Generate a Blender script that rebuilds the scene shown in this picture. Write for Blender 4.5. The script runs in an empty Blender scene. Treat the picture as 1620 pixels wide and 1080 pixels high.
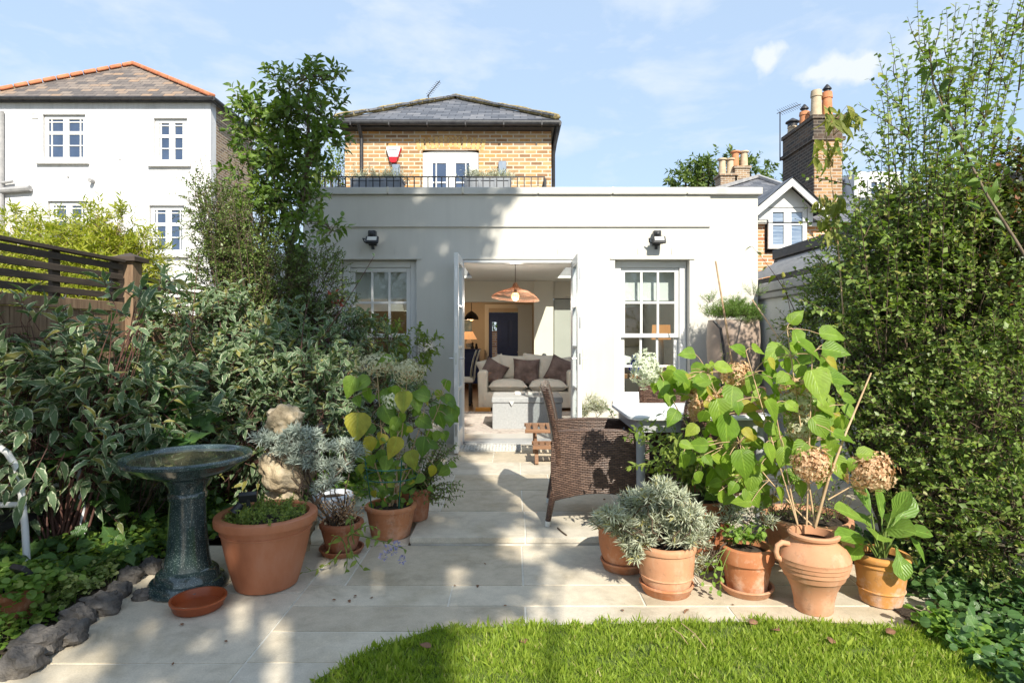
import bpy, math, random
import numpy as np
from mathutils import Vector, Matrix, noise as mnoise
sc = bpy.context.scene
COL = sc.collection
R = math.radians
# ------------------------------------------------------------------ camera, sky, sun
F, CX, CY, CZ = 950.0, 812.0, 530.0, 1.22
def P(px, py, d):
    return Vector(((px - CX) / F * d, d, CZ + (CY - py) / F * d))
def G(px, py, z=0.0):
    return P(px, py, F * (CZ - z) / (py - CY))
cam = bpy.data.cameras.new('camera')
cam.sensor_width = 36.0
cam.lens = F / 1620 * 36
cam.shift_x = -(CX - 810) / 1620
cam.shift_y = -(540 - CY) / 1620
cam.clip_start, cam.clip_end = 0.05, 3000
camo = bpy.data.objects.new('camera', cam)
COL.objects.link(camo)
camo.location = (0, 0, CZ)
camo.rotation_euler = (R(90), 0, 0)
sc.camera = camo
SUN_EL, SUN_AZ = R(38), R(16)          # azimuth measured from straight behind the camera towards the right
S = Vector((math.sin(SUN_AZ) * math.cos(SUN_EL), -math.cos(SUN_AZ) * math.cos(SUN_EL), math.sin(SUN_EL)))
W = bpy.data.worlds.new('World')
sc.world = W
W.use_nodes = True
wn = W.node_tree
bg = wn.nodes['Background']
sky = wn.nodes.new('ShaderNodeTexSky')
sky.sky_type = 'NISHITA'
sky.sun_disc = False
sky.sun_elevation = SUN_EL
sky.sun_rotation = math.pi - SUN_AZ
sky.air_density, sky.dust_density, sky.ozone_density = 1.0, 0.6, 1.5
SKY_STRENGTH = 0.15
bg.inputs['Strength'].default_value = SKY_STRENGTH
# thin high cloud and a few small cumulus over the physical sky
wtc = wn.nodes.new('ShaderNodeTexCoord')
wmap = wn.nodes.new('ShaderNodeMapping'); wmap.inputs['Scale'].default_value = (1.0, 1.0, 2.6)
wmap.inputs['Location'].default_value = (0.35, 0.1, 0.2)
wno = wn.nodes.new('ShaderNodeTexNoise'); wno.inputs['Scale'].default_value = 4.6; wno.inputs['Detail'].default_value = 9; wno.inputs['Roughness'].default_value = 0.58
wno.inputs['Distortion'].default_value = 0.25
wr = wn.nodes.new('ShaderNodeValToRGB'); wr.color_ramp.elements[0].position = 0.50; wr.color_ramp.elements[1].position = 0.80
wmx = wn.nodes.new('ShaderNodeMix'); wmx.data_type = 'RGBA'
wl = wn.links
wl.new(wtc.outputs['Generated'], wmap.inputs['Vector']); wl.new(wmap.outputs[0], wno.inputs['Vector']); wl.new(wno.outputs['Fac'], wr.inputs['Fac'])
wsat = wn.nodes.new('ShaderNodeMix'); wsat.data_type = 'RGBA'; wsat.inputs[0].default_value = 0.78; wsat.inputs[7].default_value = (2.15, 2.78, 3.6, 1)
wl.new(sky.outputs[0], wsat.inputs[6])
# two small fair weather clouds low over the chimneys
cur = wr.outputs['Color']
for (cpx, cpy, cw, ch_) in ((1345, 108, 0.075, 2.6), (1215, 92, 0.030, 0.9), (1300, 114, 0.05, 3.4)):
    cd = Vector(((cpx - CX) / F, 1.0, (CY - cpy) / F)).normalized()
    vs_ = wn.nodes.new('ShaderNodeVectorMath'); vs_.operation = 'SUBTRACT'; vs_.inputs[1].default_value = cd; wl.new(wtc.outputs['Generated'], vs_.inputs[0])
    vm_ = wn.nodes.new('ShaderNodeVectorMath'); vm_.operation = 'MULTIPLY'; vm_.inputs[1].default_value = (1 / cw, 1 / cw, ch_ / cw); wl.new(vs_.outputs[0], vm_.inputs[0])
    vl_ = wn.nodes.new('ShaderNodeVectorMath'); vl_.operation = 'LENGTH'; wl.new(vm_.outputs[0], vl_.inputs[0])
    wn2 = wn.nodes.new('ShaderNodeTexNoise'); wn2.inputs['Scale'].default_value = 26; wn2.inputs['Detail'].default_value = 9; wl.new(wtc.outputs['Generated'], wn2.inputs['Vector'])
    ma_ = wn.nodes.new('ShaderNodeMath'); ma_.operation = 'MULTIPLY_ADD'; ma_.inputs[1].default_value = 1.9; wl.new(wn2.outputs['Fac'], ma_.inputs[0])
    ng_ = wn.nodes.new('ShaderNodeMath'); ng_.operation = 'MULTIPLY'; ng_.inputs[1].default_value = -1.0; wl.new(vl_.outputs['Value'], ng_.inputs[0]); wl.new(ng_.outputs[0], ma_.inputs[2])
    cr_ = wn.nodes.new('ShaderNodeValToRGB'); cr_.color_ramp.elements[0].position = 0.12; cr_.color_ramp.elements[1].position = 0.62; wl.new(ma_.outputs[0], cr_.inputs['Fac'])
    mx_ = wn.nodes.new('ShaderNodeMath'); mx_.operation = 'MAXIMUM'; wl.new(cur, mx_.inputs[0]); wl.new(cr_.outputs['Color'], mx_.inputs[1]); cur = mx_.outputs[0]
wl.new(cur, wmx.inputs[0]); wl.new(wsat.outputs[2], wmx.inputs[6]); wmx.inputs[7].default_value = (3.3, 3.55, 3.8, 1)
wl.new(wmx.outputs[2], bg.inputs['Color'])
sun = bpy.data.lights.new('sun', 'SUN')
sun.energy = 4.4; sun.angle = R(0.5); sun.color = (1.0, 0.935, 0.80)
suno = bpy.data.objects.new('sun', sun); COL.objects.link(suno)
suno.rotation_euler = S.to_track_quat('Z', 'Y').to_euler()
suno.location = S * 40
sc.view_settings.view_transform = 'Standard'; sc.view_settings.look = 'None'
sc.view_settings.exposure = 0.88; sc.view_settings.gamma = 1.0
sc.render.engine = 'CYCLES'
sc.cycles.max_bounces = 8; sc.cycles.diffuse_bounces = 4; sc.cycles.transparent_max_bounces = 12
sc.cycles.transmission_bounces = 4; sc.cycles.glossy_bounces = 3
sc.cycles.sample_clamp_indirect = 6.0
sc.cycles.use_denoising = True

random.seed(11)
rng = np.random.default_rng(7)
U = random.uniform
# ------------------------------------------------------------------ materials
def newmat(name):
    m = bpy.data.materials.new(name); m.use_nodes = True
    return m, m.node_tree, m.node_tree.nodes['Principled BSDF']
def nd(nt, t, props=None, **kw):
    n = nt.nodes.new('ShaderNode' + t)
    for k, v in (props or {}).items(): setattr(n, k, v)
    for k, v in kw.items():
        n.inputs[k.replace('_', ' ')].default_value = v
    return n
def c4(c): return (c[0], c[1], c[2], 1.0)
def ramp(nt, sock, stops):
    n = nt.nodes.new('ShaderNodeValToRGB'); e = n.color_ramp.elements
    while len(e) < len(stops): e.new(0.5)
    for i, (p, c) in enumerate(stops):
        e[i].position = p; e[i].color = c4(c) if not isinstance(c, (int, float)) else (c, c, c, 1)
    nt.links.new(sock, n.inputs['Fac']); return n.outputs['Color']
def mix(nt, fac, a, b, blend='MIX'):
    n = nt.nodes.new('ShaderNodeMix'); n.data_type = 'RGBA'; n.blend_type = blend
    for i, v in ((0, fac), (6, a), (7, b)):
        if hasattr(v, 'is_output'): nt.links.new(v, n.inputs[i])
        elif i == 0: n.inputs[0].default_value = v
        else: n.inputs[i].default_value = c4(v)
    return n.outputs[2]
def coords(nt, kind='Object', scale=(1, 1, 1), loc=(0, 0, 0)):
    tc = nt.nodes.new('ShaderNodeTexCoord')
    mp = nt.nodes.new('ShaderNodeMapping'); mp.inputs['Scale'].default_value = scale; mp.inputs['Location'].default_value = loc
    nt.links.new(tc.outputs[kind], mp.inputs['Vector']); return mp.outputs[0]
def noise(nt, vec, scale, detail=6, rough=0.6, dist=0.0):
    n = nd(nt, 'TexNoise', Scale=scale, Detail=detail, Roughness=rough, Distortion=dist)
    nt.links.new(vec, n.inputs['Vector']); return n.outputs['Fac']
def bump(nt, b, h, strength, dist=0.01):
    n = nd(nt, 'Bump', Strength=strength, Distance=dist)
    nt.links.new(h, n.inputs['Height']); nt.links.new(n.outputs[0], b.inputs['Normal'])
def surf(name, cols, scale=4, rough=0.6, bmp=0.15, bscale=60, bdist=0.004, metal=0.0, spec=0.4, stretch=(1, 1, 1), coord='Object', detail=7, lo=0.32, hi=0.68, coat=0.0):
    m, nt, b = newmat(name)
    v = coords(nt, coord, stretch)
    f = noise(nt, v, scale, detail)
    k = len(cols)
    if k == 1: cols = [cols[0], cols[0]]; k = 2
    col = ramp(nt, f, [(lo + (hi - lo) * i / (k - 1), c) for i, c in enumerate(cols)])
    nt.links.new(col, b.inputs['Base Color'])
    b.inputs['Roughness'].default_value = rough; b.inputs['Metallic'].default_value = metal
    b.inputs['Specular IOR Level'].default_value = spec; b.inputs['Coat Weight'].default_value = coat
    if bmp: bump(nt, b, noise(nt, v, bscale, 5), bmp, bdist)
    return m
def brickmat(name, stops, mortar, bw=0.225, bh=0.075, mo=0.011, rough=0.85, off=0.5, bstr=0.6, dirt=None, bias=0.0):
    m, nt, b = newmat(name)
    v = coords(nt, 'UV')
    br = nd(nt, 'TexBrick', {'offset': off}, Color1=(0, 0, 0, 1), Color2=(1, 1, 1, 1), Mortar=(0.5, 0.5, 0.5, 1), Scale=1.0, Mortar_Size=mo, Mortar_Smooth=0.1, Bias=bias, Brick_Width=bw, Row_Height=bh)
    nt.links.new(v, br.inputs['Vector'])
    col = ramp(nt, br.outputs['Color'], stops)
    n2 = noise(nt, v, 9, 8, 0.65)
    col = mix(nt, 0.5, col, ramp(nt, n2, [(0.3, 0.55), (0.7, 1.25)]), 'MULTIPLY')
    if dirt: col = mix(nt, ramp(nt, noise(nt, v, 1.1, 7, 0.6), [(0.36, 0.0), (0.58, 1.0)]), col, dirt)
    col = mix(nt, br.outputs['Fac'], col, mortar)
    nt.links.new(col, b.inputs['Base Color']); b.inputs['Roughness'].default_value = rough
    inv = nd(nt, 'Math', {'operation': 'SUBTRACT'}); inv.inputs[0].default_value = 1.0; nt.links.new(br.outputs['Fac'], inv.inputs[1])
    ad = nd(nt, 'Math', {'operation': 'MULTIPLY_ADD'}); nt.links.new(n2, ad.inputs[0]); ad.inputs[1].default_value = 0.5; nt.links.new(inv.outputs[0], ad.inputs[2])
    bump(nt, b, ad.outputs[0], bstr, 0.008)
    return m
def leafmat(name, a, bcol, edge=None, edge_w=0.62, rough=0.42, transl=0.35, tcol=None, vein=0.25, odd=None, spec=0.4, splash=0.5):
    m, nt, b = newmat(name)
    at = nd(nt, 'Attribute', {'attribute_name': 'rnd'})
    stops = [(0.0, a), (0.9, bcol)]
    if odd: stops = [(0.0, a), (0.86, bcol), (0.93, odd), (1.0, odd)]
    col = ramp(nt, at.outputs['Fac'], stops)
    tc = nt.nodes.new('ShaderNodeTexCoord'); sp = nt.nodes.new('ShaderNodeSeparateXYZ'); nt.links.new(tc.outputs['UV'], sp.inputs[0])
    d = nd(nt, 'Math', {'operation': 'SUBTRACT'}); nt.links.new(sp.outputs[0], d.inputs[0]); d.inputs[1].default_value = 0.5
    ab = nd(nt, 'Math', {'operation': 'ABSOLUTE'}); nt.links.new(d.outputs[0], ab.inputs[0])
    if edge:
        ns = noise(nt, coords(nt, 'Object'), 55, 3)
        ma = nd(nt, 'Math', {'operation': 'MULTIPLY_ADD'}); nt.links.new(ns, ma.inputs[0]); ma.inputs[1].default_value = splash; nt.links.new(ab.outputs[0], ma.inputs[2])
        w = edge_w / 2 + splash / 2
        col = mix(nt, ramp(nt, ma.outputs[0], [(w - 0.03, 0.0), (w + 0.03, 1.0)]), col, edge)
    if vein:
        lite = tuple(min(1, x * 1.9 + 0.02) for x in bcol)
        col = mix(nt, ramp(nt, ab.outputs[0], [(0.0, vein), (0.045, 0.0)]), col, lite)
        # side veins
        wv = nd(nt, 'TexWave', {'bands_direction': 'Y'}, Scale=2.2, Distortion=0.0)
        cb = nt.nodes.new('ShaderNodeCombineXYZ'); nt.links.new(ab.outputs[0], cb.inputs[0])
        sb = nd(nt, 'Math', {'operation': 'SUBTRACT'}); nt.links.new(sp.outputs[1], sb.inputs[0]); nt.links.new(ab.outputs[0], sb.inputs[1]); nt.links.new(sb.outputs[0], cb.inputs[1])
        nt.links.new(cb.outputs[0], wv.inputs['Vector'])
        bump(nt, b, wv.outputs['Fac'], 0.35, 0.004)
    if vein:
        vo = coords(nt, 'Object'); col = mix(nt, 0.8, col, ramp(nt, noise(nt, vo, 22, 5, 0.65), [(0.3, 0.72), (0.65, 1.18)]), 'MULTIPLY')
        col = mix(nt, ramp(nt, noise(nt, vo, 48, 4, 0.6), [(0.66, 0.0), (0.72, 0.7)]), col, (0.20, 0.13, 0.035))
    nt.links.new(col, b.inputs['Base Color']); b.inputs['Roughness'].default_value = rough; b.inputs['Specular IOR Level'].default_value = spec
    tr = nt.nodes.new('ShaderNodeBsdfTranslucent')
    tcn = mix(nt, 1.0, col, tcol or (1.5, 1.7, 0.6), 'MULTIPLY'); nt.links.new(tcn, tr.inputs['Color'])
    ms = nt.nodes.new('ShaderNodeMixShader'); ms.inputs[0].default_value = transl
    nt.links.new(b.outputs[0], ms.inputs[1]); nt.links.new(tr.outputs[0], ms.inputs[2])
    nt.links.new(ms.outputs[0], nt.nodes['Material Output'].inputs['Surface'])
    return m
def glassmat(name, tint=(0.9, 0.93, 0.93), ior=1.5, refl=(0.9, 0.93, 0.97), base=0.03):
    m, nt, b = newmat(name); nt.nodes.remove(b)
    t = nt.nodes.new('ShaderNodeBsdfTransparent'); t.inputs[0].default_value = c4(tint)
    g = nt.nodes.new('ShaderNodeBsdfGlossy'); g.inputs['Roughness'].default_value = 0.01; g.inputs[0].default_value = c4(refl)
    fr = nd(nt, 'Fresnel', IOR=ior)
    ad = nd(nt, 'Math', {'operation': 'ADD'}); nt.links.new(fr.outputs[0], ad.inputs[0]); ad.inputs[1].default_value = base
    ge = nt.nodes.new('ShaderNodeNewGeometry'); fb = nd(nt, 'Math', {'operation': 'SUBTRACT'}); fb.inputs[0].default_value = 1.0; nt.links.new(ge.outputs['Backfacing'], fb.inputs[1])
    mu = nd(nt, 'Math', {'operation': 'MULTIPLY'}); nt.links.new(ad.outputs[0], mu.inputs[0]); nt.links.new(fb.outputs[0], mu.inputs[1])
    ms = nt.nodes.new('ShaderNodeMixShader'); nt.links.new(mu.outputs[0], ms.inputs[0]); nt.links.new(t.outputs[0], ms.inputs[1]); nt.links.new(g.outputs[0], ms.inputs[2])
    nt.links.new(ms.outputs[0], nt.nodes['Material Output'].inputs['Surface']); return m
def emit(name, col, s):
    m, nt, b = newmat(name); b.inputs['Base Color'].default_value = c4(col); b.inputs['Emission Color'].default_value = c4(col); b.inputs['Emission Strength'].default_value = s
    return m
M = {}
M['render'] = surf('smooth_masonry_paint', [(0.535, 0.514, 0.467), (0.562, 0.541, 0.493), (0.570, 0.550, 0.503)], 1.6, 0.75, 0.12, 45, 0.003)
def weather(mt, amount=0.22):
    nt = mt.node_tree; b = nt.nodes['Principled BSDF']; src = b.inputs['Base Color'].links[0].from_socket
    v = coords(nt, 'Object', (5.5, 5.5, 0.35)); f = noise(nt, v, 1.3, 7, 0.65)
    col = mix(nt, 1.0, src, ramp(nt, f, [(0.30, 1 - amount), (0.55, 1.0)]), 'MULTIPLY')
    col = mix(nt, ramp(nt, noise(nt, coords(nt, 'Object'), 0.9, 8, 0.7), [(0.56, 0.0), (0.75, amount)]), col, (0.33, 0.32, 0.27))
    nt.links.new(col, b.inputs['Base Color'])
M['coping'] = surf('cast_stone_coping', [(0.44, 0.43, 0.40), (0.52, 0.51, 0.48), (0.56, 0.55, 0.52)], 5, 0.85, 0.25, 70)
M['upvc'] = surf('white_gloss_paint', [(0.67, 0.67, 0.66), (0.70, 0.70, 0.69)], 3, 0.35, 0.0)
M['oldwhite'] = surf('weathered_white_render', [(0.54, 0.53, 0.52), (0.70, 0.69, 0.69), (0.73, 0.72, 0.72)], 1.3, 0.9, 0.35, 16, 0.02, lo=0.25, hi=0.55)
weather(M['render'], 0.055); weather(M['oldwhite'], 0.18)
M['brick'] = brickmat('yellow_stock_brick', [(0, (0.22, 0.12, 0.06)), (0.22, (0.40, 0.22, 0.095)), (0.45, (0.50, 0.32, 0.145)), (0.65, (0.38, 0.24, 0.13)), (0.85, (0.50, 0.25, 0.075)), (1, (0.30, 0.19, 0.12))], (0.54, 0.46, 0.36), mo=0.012, dirt=None)
M['brick_dark'] = brickmat('sooty_shaded_stock_brick', [(0, (0.04, 0.03, 0.025)), (0.4, (0.13, 0.078, 0.048)), (0.7, (0.19, 0.115, 0.066)), (1, (0.10, 0.065, 0.045))], (0.15, 0.125, 0.10), dirt=(0.03, 0.026, 0.023))  # soot, with the shade on the stack's side face mixed into the colour
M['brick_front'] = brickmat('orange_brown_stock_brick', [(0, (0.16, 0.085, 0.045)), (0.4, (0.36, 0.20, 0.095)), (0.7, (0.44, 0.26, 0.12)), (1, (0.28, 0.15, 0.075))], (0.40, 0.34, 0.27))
M['brick_side'] = brickmat('brown_stock_brick', [(0, (0.14, 0.09, 0.06)), (0.4, (0.30, 0.19, 0.11)), (0.7, (0.38, 0.26, 0.15)), (1, (0.25, 0.15, 0.09))], (0.42, 0.37, 0.30))
M['brick_red'] = brickmat('orange_red_brick', [(0, (0.36, 0.14, 0.06)), (0.5, (0.55, 0.25, 0.11)), (1, (0.60, 0.34, 0.17))], (0.55, 0.48, 0.40))
M['slate'] = brickmat('weathered_slate', [(0, (0.095, 0.083, 0.08)), (0.4, (0.165, 0.138, 0.122)), (0.75, (0.225, 0.182, 0.152)), (1, (0.30, 0.20, 0.13))], (0.05, 0.045, 0.045), bw=0.30, bh=0.20, mo=0.008, rough=0.7, bstr=0.8)
M['slate_blue'] = brickmat('blue_grey_slate', [(0, (0.07, 0.075, 0.09)), (0.5, (0.12, 0.125, 0.145)), (1, (0.19, 0.19, 0.205))], (0.03, 0.03, 0.035), bw=0.28, bh=0.18, mo=0.007, rough=0.55, bstr=0.8)
M['ridge'] = surf('orange_clay_ridge_tile', [(0.42, 0.13, 0.06), (0.60, 0.24, 0.12)], 6, 0.75, 0.2)
M['moss'] = surf('lichen_crusted_mortar', [(0.10, 0.085, 0.06), (0.30, 0.23, 0.09), (0.42, 0.36, 0.22)], 14, 0.95, 0.8, 40, 0.03)
M['black'] = surf('black_plastic', [(0.022, 0.023, 0.026), (0.035, 0.036, 0.04)], 8, 0.4, 0.0)
M['iron'] = surf('black_painted_iron', [(0.02, 0.02, 0.024), (0.05, 0.05, 0.055)], 10, 0.45, 0.1, 80)
M['lead'] = surf('grey_lead', [(0.25, 0.25, 0.255), (0.38, 0.37, 0.37)], 6, 0.6, 0.2, 30)
M['glass'] = glassmat('window_glass')
M['glass_dark'] = surf('reflective_pane', [(0.03, 0.05, 0.10), (0.06, 0.09, 0.16)], 1.5, 0.04, 0.0, spec=1.0)
M['sand'] = None
def slabmat():
    m, nt, b = newmat('buff_sandstone')
    at = nd(nt, 'Attribute', {'attribute_name': 'rnd'})
    v = coords(nt, 'Object')
    col = ramp(nt, at.outputs['Fac'], [(0, (0.48, 0.41, 0.315)), (0.5, (0.575, 0.51, 0.41)), (1, (0.55, 0.505, 0.435))])
    n1 = noise(nt, v, 2.3, 9, 0.62, 0.4); n2 = noise(nt, v, 14, 6, 0.7)
    col = mix(nt, 0.75, col, ramp(nt, n1, [(0.28, (0.68, 0.63, 0.52)), (0.5, (0.98, 0.97, 0.93)), (0.72, (1.14, 1.11, 1.06))]), 'MULTIPLY')
    col = mix(nt, 0.5, col, ramp(nt, n2, [(0.3, 0.72), (0.6, 1.1)]), 'MULTIPLY')
    n3 = noise(nt, v, 60, 4, 0.7); col = mix(nt, 0.6, col, ramp(nt, noise(nt, v, 160, 3, 0.7), [(0.3, 0.78), (0.7, 1.15)]), 'MULTIPLY'); col = mix(nt, ramp(nt, noise(nt, coords(nt, 'Object', (1, 1, 1), (3, 1, 0)), 3.1, 10, 0.72, 0.8), [(0.54, 0.0), (0.66, 0.38)]), col, (0.24, 0.20, 0.13))
    col = mix(nt, ramp(nt, n3, [(0.66, 0.0), (0.74, 0.45)]), col, (0.16, 0.14, 0.11))
    nt.links.new(col, b.inputs['Base Color']); b.inputs['Roughness'].default_value = 0.72
    bump(nt, b, n2, 0.25, 0.006); return m
M['sand'] = slabmat()
M['grout'] = surf('pale_joint_mortar', [(0.55, 0.51, 0.43), (0.72, 0.69, 0.61)], 9, 0.95, 0.3)
M['soil'] = surf('dark_soil', [(0.018, 0.013, 0.009), (0.05, 0.036, 0.025), (0.085, 0.063, 0.045)], 30, 1.0, 1.0, 60, 0.03)
M['turf'] = surf('turf_soil', [(0.06, 0.09, 0.015), (0.12, 0.16, 0.03)], 20, 1.0, 0.6, 60, 0.02)
def terra(name, cols, bloom=0.35, streak=True, bl=(0.66, 0.47, 0.36)):
    m, nt, b = newmat(name)
    v = coords(nt, 'Object')
    col = ramp(nt, noise(nt, v, 5, 7, 0.6), [(0.3, cols[0]), (0.7, cols[1])])
    if bloom:
        sp = nt.nodes.new('ShaderNodeSeparateXYZ'); nt.links.new(v, sp.inputs[0])
        ma = nd(nt, 'Math', {'operation': 'MULTIPLY_ADD'}); nt.links.new(sp.outputs[2], ma.inputs[0]); ma.inputs[1].default_value = -1.1; nt.links.new(noise(nt, v, 11, 8, 0.7), ma.inputs[2])
        col = mix(nt, ramp(nt, ma.outputs[0], [(0.40, 0.0), (0.62, bloom)]), col, bl)
    col = mix(nt, ramp(nt, noise(nt, v, 26, 6, 0.7), [(0.56, 0.0), (0.72, 0.55)]), col, (0.15, 0.085, 0.05))
    col = mix(nt, ramp(nt, noise(nt, coords(nt, 'Object', (1, 1, .35)), 9, 8, 0.75), [(0.55, 0.0), (0.70, 0.45)]), col, (0.58, 0.42, 0.31))
    col = mix(nt, ramp(nt, noise(nt, v, 4.5, 6, 0.7), [(0.60, 0.0), (0.74, 0.5)]), col, (0.11, 0.10, 0.055))
    nt.links.new(col, b.inputs['Base Color']); b.inputs['Roughness'].default_value = 0.8
    bump(nt, b, noise(nt, coords(nt, 'Object', (1, 1, 6)), 30, 4), 0.15, 0.003)
    return m
M['terra'] = terra('terracotta', [(0.42, 0.155, 0.065), (0.52, 0.215, 0.095)], 0.45)
M['terra_pale'] = terra('pale_terracotta', [(0.45, 0.21, 0.11), (0.55, 0.29, 0.165)], 0.35)
M['terra_dark'] = terra('dark_terracotta', [(0.24, 0.075, 0.03), (0.36, 0.13, 0.055)], 0.15)
M['terra_old'] = terra('weathered_terracotta', [(0.36, 0.12, 0.045), (0.50, 0.22, 0.10)], 0.85)
M['terra_yel'] = terra('bloomed_ochre_terracotta', [(0.47, 0.21, 0.05), (0.54, 0.26, 0.075)], 0.95, bl=(0.60, 0.44, 0.37))
M['plaspot'] = surf('terracotta_plastic', [(0.33, 0.115, 0.055), (0.42, 0.155, 0.075), (0.47, 0.21, 0.125)], 7, 0.5, 0.15, 60, stretch=(1, 1, .4), lo=.3, hi=.75)
M['saucer'] = surf('red_brown_plastic', [(0.30, 0.068, 0.022), (0.34, 0.085, 0.03)], 4, 0.3, 0.0)
M['taupe'] = surf('taupe_glazed_fibre', [(0.32, 0.24, 0.19), (0.37, 0.285, 0.23)], 3, 0.42, 0.12, 70, stretch=(1, 1, 5))
def speck():
    m, nt, b = newmat('speckled_green_glaze'); v = coords(nt, 'Object')
    col = ramp(nt, noise(nt, v, 6, 5), [(0.3, (0.018, 0.034, 0.038)), (0.7, (0.04, 0.065, 0.065))])
    col = mix(nt, ramp(nt, noise(nt, v, 190, 2), [(0.60, 0.0), (0.64, 0.8)]), col, (0.22, 0.28, 0.27))
    nt.links.new(col, b.inputs['Base Color']); b.inputs['Roughness'].default_value = 0.13; b.inputs['Coat Weight'].default_value = 0.5; b.inputs['Coat Roughness'].default_value = 0.05
    bump(nt, b, noise(nt, v, 40, 3), 0.05, 0.003); return m
M['glaze'] = speck()
M['rock'] = surf('sandy_limestone', [(0.19, 0.145, 0.09), (0.42, 0.335, 0.22), (0.58, 0.49, 0.36)], 9, 0.9, 0.8, 16, 0.03)
M['stone'] = surf('grey_edging_stone', [(0.035, 0.033, 0.033), (0.085, 0.078, 0.074), (0.145, 0.128, 0.112), (0.30, 0.27, 0.235)], 9, 0.85, 0.9, 18, 0.03, lo=.3, hi=.78)
def wicker():
    m, nt, b = newmat('brown_resin_wicker'); v = coords(nt, 'UV')
    br = nd(nt, 'TexBrick', {'offset': 0.5}, Color1=(0, 0, 0, 1), Color2=(1, 1, 1, 1), Mortar=(0, 0, 0, 1), Scale=1.0, Mortar_Size=0.0016, Mortar_Smooth=0.7, Brick_Width=0.030, Row_Height=0.0115)
    nt.links.new(v, br.inputs['Vector'])
    col = ramp(nt, br.outputs['Color'], [(0, (0.065, 0.032, 0.02)), (0.5, (0.105, 0.056, 0.036)), (1, (0.16, 0.092, 0.062))])
    col = mix(nt, br.outputs['Fac'], col, (0.012, 0.008, 0.007))
    nt.links.new(col, b.inputs['Base Color']); b.inputs['Roughness'].default_value = 0.34
    # each strand bulges across its brick
    sp = nt.nodes.new('ShaderNodeSeparateXYZ'); nt.links.new(v, sp.inputs[0])
    wv = nd(nt, 'Math', {'operation': 'MULTIPLY'}); nt.links.new(sp.outputs[1], wv.inputs[0]); wv.inputs[1].default_value = math.pi / 0.0115
    sn = nd(nt, 'Math', {'operation': 'SINE'}); nt.links.new(wv.outputs[0], sn.inputs[0])
    ab = nd(nt, 'Math', {'operation': 'ABSOLUTE'}); nt.links.new(sn.outputs[0], ab.inputs[0])
    sb = nd(nt, 'Math', {'operation': 'SUBTRACT'}); nt.links.new(ab.outputs[0], sb.inputs[0]); nt.links.new(br.outputs['Fac'], sb.inputs[1])
    bump(nt, b, sb.outputs[0], 0.9, 0.004); return m
M['wicker'] = wicker()
M['metal'] = surf('grey_powder_coat', [(0.30, 0.31, 0.32), (0.36, 0.37, 0.38)], 5, 0.42, 0.0)
M['tabletop'] = surf('pale_grey_table_top', [(0.62, 0.63, 0.63), (0.70, 0.71, 0.71)], 3, 0.45, 0.05)
M['whitemetal'] = surf('white_tube_paint', [(0.68, 0.69, 0.70), (0.76, 0.77, 0.78)], 5, 0.35, 0.05)
def woodmat(name, cols, rough=0.7, sc_=(1, 1, 1)):
    m, nt, b = newmat(name)
    v = coords(nt, 'UV', (3.0 * sc_[0], 40 * sc_[1], 1)); f = noise(nt, v, 1.0, 8, 0.65, 0.6)
    col = ramp(nt, f, [(0.3, cols[0]), (0.55, cols[1]), (0.75, cols[2])])
    nt.links.new(col, b.inputs['Base Color']); b.inputs['Roughness'].default_value = rough; bump(nt, b, f, 0.3, 0.003); return m
M['wood'] = woodmat('teak', [(0.13, 0.06, 0.03), (0.24, 0.125, 0.065), (0.32, 0.18, 0.10)])
M['fence'] = woodmat('weathered_fence_board', [(0.13, 0.075, 0.045), (0.23, 0.15, 0.09), (0.31, 0.215, 0.14)], 0.85, (12, 0.08, 1))
M['trellis'] = woodmat('dark_stained_slat', [(0.035, 0.026, 0.02), (0.065, 0.047, 0.035), (0.10, 0.075, 0.055)], 0.8)
M['floorwood'] = woodmat('oak_floor', [(0.16, 0.075, 0.03), (0.26, 0.13, 0.055), (0.32, 0.17, 0.08)], 0.4)
M['intwall'] = surf('cream_emulsion', [(0.72, 0.69, 0.60), (0.75, 0.72, 0.63)], 2, 0.8, 0.03)
M['intdark'] = surf('taupe_emulsion', [(0.50, 0.43, 0.33), (0.54, 0.47, 0.36)], 2, 0.8, 0.03)
M['cabinet'] = surf('sage_grey_paint', [(0.40, 0.41, 0.37), (0.43, 0.44, 0.40)], 2, 0.45, 0.0)
M['ceil'] = surf('white_ceiling_paint', [(0.76, 0.75, 0.72), (0.79, 0.78, 0.75)], 2, 0.85, 0.02)
M['navy'] = surf('navy_gloss_paint', [(0.016, 0.035, 0.14), (0.024, 0.048, 0.18)], 3, 0.35, 0.0)
M['linen'] = surf('cream_linen', [(0.70, 0.68, 0.62), (0.78, 0.76, 0.70)], 5, 0.95, 0.5, 22, 0.02)
M['velvet'] = surf('mauve_brown_velvet', [(0.085, 0.058, 0.055), (0.16, 0.115, 0.11), (0.25, 0.19, 0.185)], 6, 0.6, 0.6, 14, 0.03)
M['chest'] = surf('grey_felt_covering', [(0.30, 0.31, 0.32), (0.38, 0.39, 0.40)], 40, 0.95, 0.5, 90, 0.006)
M['rug'] = surf('faded_patterned_rug', [(0.30, 0.25, 0.23), (0.50, 0.46, 0.42), (0.38, 0.30, 0.29)], 9, 1.0, 0.5, 120, 0.006)
M['copper'] = surf('copper_wire', [(0.52, 0.27, 0.17), (0.64, 0.36, 0.24)], 6, 0.4, 0.0, metal=0.4)
M['bulb'] = emit('amber_bulb', (1.0, 0.58, 0.2), 3.0)
M['lampshade'] = emit('lit_orange_shade', (0.85, 0.42, 0.17), 0.45)
M['blind'] = surf('white_blind_cloth', [(0.66, 0.66, 0.63), (0.70, 0.70, 0.67)], 3, 0.9, 0.1, 120)
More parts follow.
